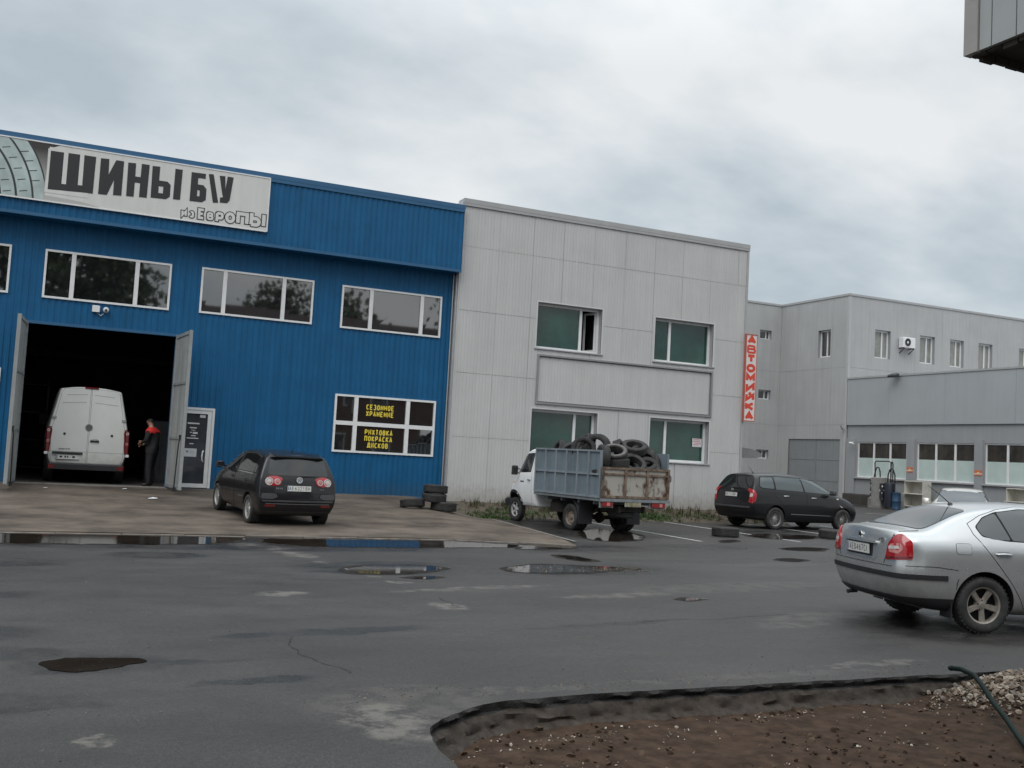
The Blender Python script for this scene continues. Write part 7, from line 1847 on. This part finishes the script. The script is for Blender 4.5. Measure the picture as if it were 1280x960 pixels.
# ------------------------------------------------------------------ person in the gateway
def person(loc, rotz):
    root = thing('person', 'person in black work clothes with a red shoulder yoke standing in the gateway', 'person', loc, rotz)
    V = []; E = []; RD = []
    def add(p, r, par=None):
        V.append(p); RD.append(r if isinstance(r, tuple) else (r, r)); i = len(V) - 1
        if par is not None: E.append((par, i))
        return i
    pel = add((0, 0, .93), (.155, .175)); wa = add((.01, 0, 1.08), (.145, .175), pel); ch = add((.02, 0, 1.27), (.15, .195), wa); up = add((.03, 0, 1.39), (.12, .175), ch)
    nk = add((.06, 0, 1.49), .055, up); hd = add((.10, 0, 1.575), (.078, .072), nk); hd2 = add((.11, 0, 1.65), (.085, .075), hd); add((.10, 0, 1.705), (.060, .055), hd2)
    hands = []
    for s, el, wr in ((1, (.06, .27, 1.14), (.24, .13, 1.10)), (-1, (.08, -.26, 1.13), (.26, -.06, 1.05))):
        sh = add((.03, s*.205, 1.40), .080, up); e = add(el, .062, sh); w = add(wr, .034, e)
        d = (Vector(wr) - Vector(el)).normalized(); side = d.cross(Vector((0, 0, 1))).normalized()
        pm = add(tuple(Vector(wr) + d*.05), (.034, .024), w); hands.append(Vector(wr))
        for k, (o, L_) in enumerate(((-.030, .066), (-.010, .076), (.010, .072), (.029, .056))):
            p0 = Vector(wr) + d*.088 + side*o; f0 = add(tuple(p0), .0095, pm); f1 = add(tuple(p0 + d*L_*.45 + Vector((0,0,-.008))), .0088, f0); add(tuple(p0 + d*L_*.75 + Vector((0,0,-.032))), .0078, f1)
        t0 = Vector(wr) + d*.035 + side*(-.035)*s; f0 = add(tuple(t0), .011, w); add(tuple(t0 + d*.035 + side*(-.022)*s + Vector((0,0,-.01))), .0095, f0)
    for s, kx in ((1, .02), (-1, .045)):
        hp_ = add((0, s*.10, .86), .115, pel); kn = add((kx, s*.105, .48), .082, hp_); an_ = add((-.01, s*.11, .10), .060, kn); he = add((.03, s*.11, .045), (.045, .04), an_); add((.17, s*.125, .035), (.035, .045), he)
    me = bpy.data.meshes.new('body'); me.from_pydata(V, E, [])
    o = bpy.data.objects.new('p', me); COL.objects.link(o)
    md = o.modifiers.new('skin', 'SKIN'); md.use_smooth_shade = True
    for i, sv in enumerate(me.skin_vertices[0].data): sv.radius = RD[i]; sv.use_root = (i == 0)
    s2 = o.modifiers.new('s', 'SUBSURF'); s2.levels = 2; s2.render_levels = 2
    m2 = eval_mesh(o); bpy.data.objects.remove(o)
    m2.materials.clear()
    for m_ in (M('work_black', (.013, .013, .015), .85, var=.25, vs=8, bump=.2, bs=30), M('skin', (.36, .20, .14), .55, var=.1, vs=12), M('boots', (.02, .018, .016), .6, var=.2)): m2.materials.append(m_)
    for p in m2.polygons:
        c = p.center; k = 0
        if c.z > 1.475: k = 1
        elif c.z < .10: k = 2
        elif any((c - h).length < .20 and c.x > h.x + .005 for h in hands): k = 1
        p.material_index = k
    zmin = min(v.co.z for v in m2.vertices)
    for v in m2.vertices: v.co.z -= zmin
    smooth_mesh(m2, 60); obj('body', m2, root)
    c = Car.__new__(Car); c.root = root
    c.bvh = BVHTree.FromPolygons([v.co.copy() for v in m2.vertices], [tuple(p.vertices) for p in m2.polygons])
    def shell(name, keep, mat, off):
        bm = bmesh.new(); bm.from_mesh(m2)
        bmesh.ops.delete(bm, geom=[f for f in bm.faces if not keep(f.calc_center_median())], context='FACES'); bm.normal_update()
        for v in bm.verts: v.co += v.normal*off*(1 + .25*mnoise.noise(v.co*14))
        me_ = bpy.data.meshes.new(name); bm.to_mesh(me_); bm.free(); me_.materials.clear(); me_.materials.append(mat)
        for p in me_.polygons: p.material_index = 0
        smooth_mesh(me_, 60); return obj(name, me_, root)
    zz = -zmin
    shell('jacket_yoke', lambda q: 1.355 + zz < q.z < 1.485 + zz and abs(q.y) < .26, M('red_yoke', (.55, .022, .02), .75, var=.15, vs=9), .014)
    shell('hair', lambda q: q.z > 1.625 + zz and (q.x < .13 or q.z > 1.695 + zz), M('hair_dark', (.012, .010, .009), .8, var=.3, vs=25), .012)
    shell('jacket_hem', lambda q: .82 + zz < q.z < 1.0 + zz and abs(q.y) < .24 and q.x < .24, MATS['work_black'], .014)
    z = zz
    obj('reflective_strip', MB().box(-.105, -.095, -.08, .05, 1.335 + z, 1.36 + z), root, M('strip_pale', (.5, .5, .48), .5))
    for s in (-1, 1):
        obj('eye', MB().lathe([(.001, .009), (.008, .006), (.011, 0)], 'x', 10, (.183, s*.028, 1.645 + z)), root, M('eye_white', (.5, .5, .48), .3))
        obj('ear', MB().lathe([(.001, -.008), (.02, -.006), (.026, .004), (.001, .006)], 'y', 12, (.095, s*.075, 1.635 + z)), root, MATS['skin'])
    mb = MB(); mb.add([(.185, -.014, 1.615 + z), (.185, .014, 1.615 + z), (.182, 0, 1.66 + z), (.213, 0, 1.612 + z)], [(0,1,3), (1,2,3), (2,0,3), (0,2,1)]); obj('nose', mb, root, MATS['skin'])
    obj('mouth', MB().box(.176, .181, -.022, .022, 1.583 + z, 1.59 + z), root, M('lips', (.25, .10, .08), .6))
    rg = thing('cleaning_rag', 'crumpled orange brown rag held at the waist by the person in the gateway', 'rag', loc, rotz)
    mb = MB(); rnd = random.Random(4); n = 10
    mb.lathe([(.001, .06)] + [(.03 + .02*math.sin(k*1.3) + rnd.uniform(0, .012), .06 - k*.016) for k in range(9)] + [(.001, -.09)], 'z', n, (.315, .04, 1.085 + z))
    obj('cloth', mb, rg, M('rag', (.30, .17, .09), .9, var=.35, vs=15, bump=.4, bs=20), smooth=60)
person((2.63, 27.72, .43), R(150))
# hall furniture, dim behind the person
cb = thing('tool_cabinet', 'grey tool cabinet dim behind the person inside the workshop', 'cabinet', (3.1, 31.0, .425))
mb = MB(); mb.bevbox(2.75, 3.55, 30.8, 31.3, .425, 2.15, .02); obj('carcass', mb, cb, M('cabinet_steel', (.10, .105, .11), .5, var=.2), world=True)
for k in range(2): obj('door', MB().box(2.78 + k*.385, 3.135 + k*.385, 30.785, 30.799, .5, 2.1), cb, M('cabinet_door', (.13, .135, .14), .45, var=.2), world=True)
sr = thing('tyre_shelf', 'dark shelf rack inside the workshop left of the van', 'shelf', (-.2, 33.5, .425))
mb = MB()
for x in (-1.6, .1): 
    for y in (33.0, 33.9): mb.box(x, x + .05, y, y + .05, .425, 3.2)
obj('uprights', mb, sr, DARKMETAL, world=True)
for z in (.6, 1.4, 2.2, 3.0): obj('shelf', MB().box(-1.6, .15, 33.0, 33.95, z, z + .04), sr, DARKMETAL, world=True)
# paper scraps on the apron
for x, y, s, lb in ((1.95, 26.6, .06, 'small white paper scrap on the apron before the gate'), (2.45, 24.9, .11, 'larger pale scrap on the apron below the gate'), (.2, 26.3, .05, 'tiny pale scrap near the left gate leaf')):
    mb = MB(); z = ap_z(x, y) + .012
    mb.add([(-s, -s*.5, 0), (s, -s*.6, .01), (s*.9, s*.5, .02), (-s*.8, s*.6, .005), (0, .02*s, s*.3)], [(0,1,4), (1,2,4), (2,3,4), (3,0,4)])
    o = obj('paper_scrap', mb, None, WHITE_PAPER, loc=(x, y, z), fix=False); tag(o, lb, 'litter')
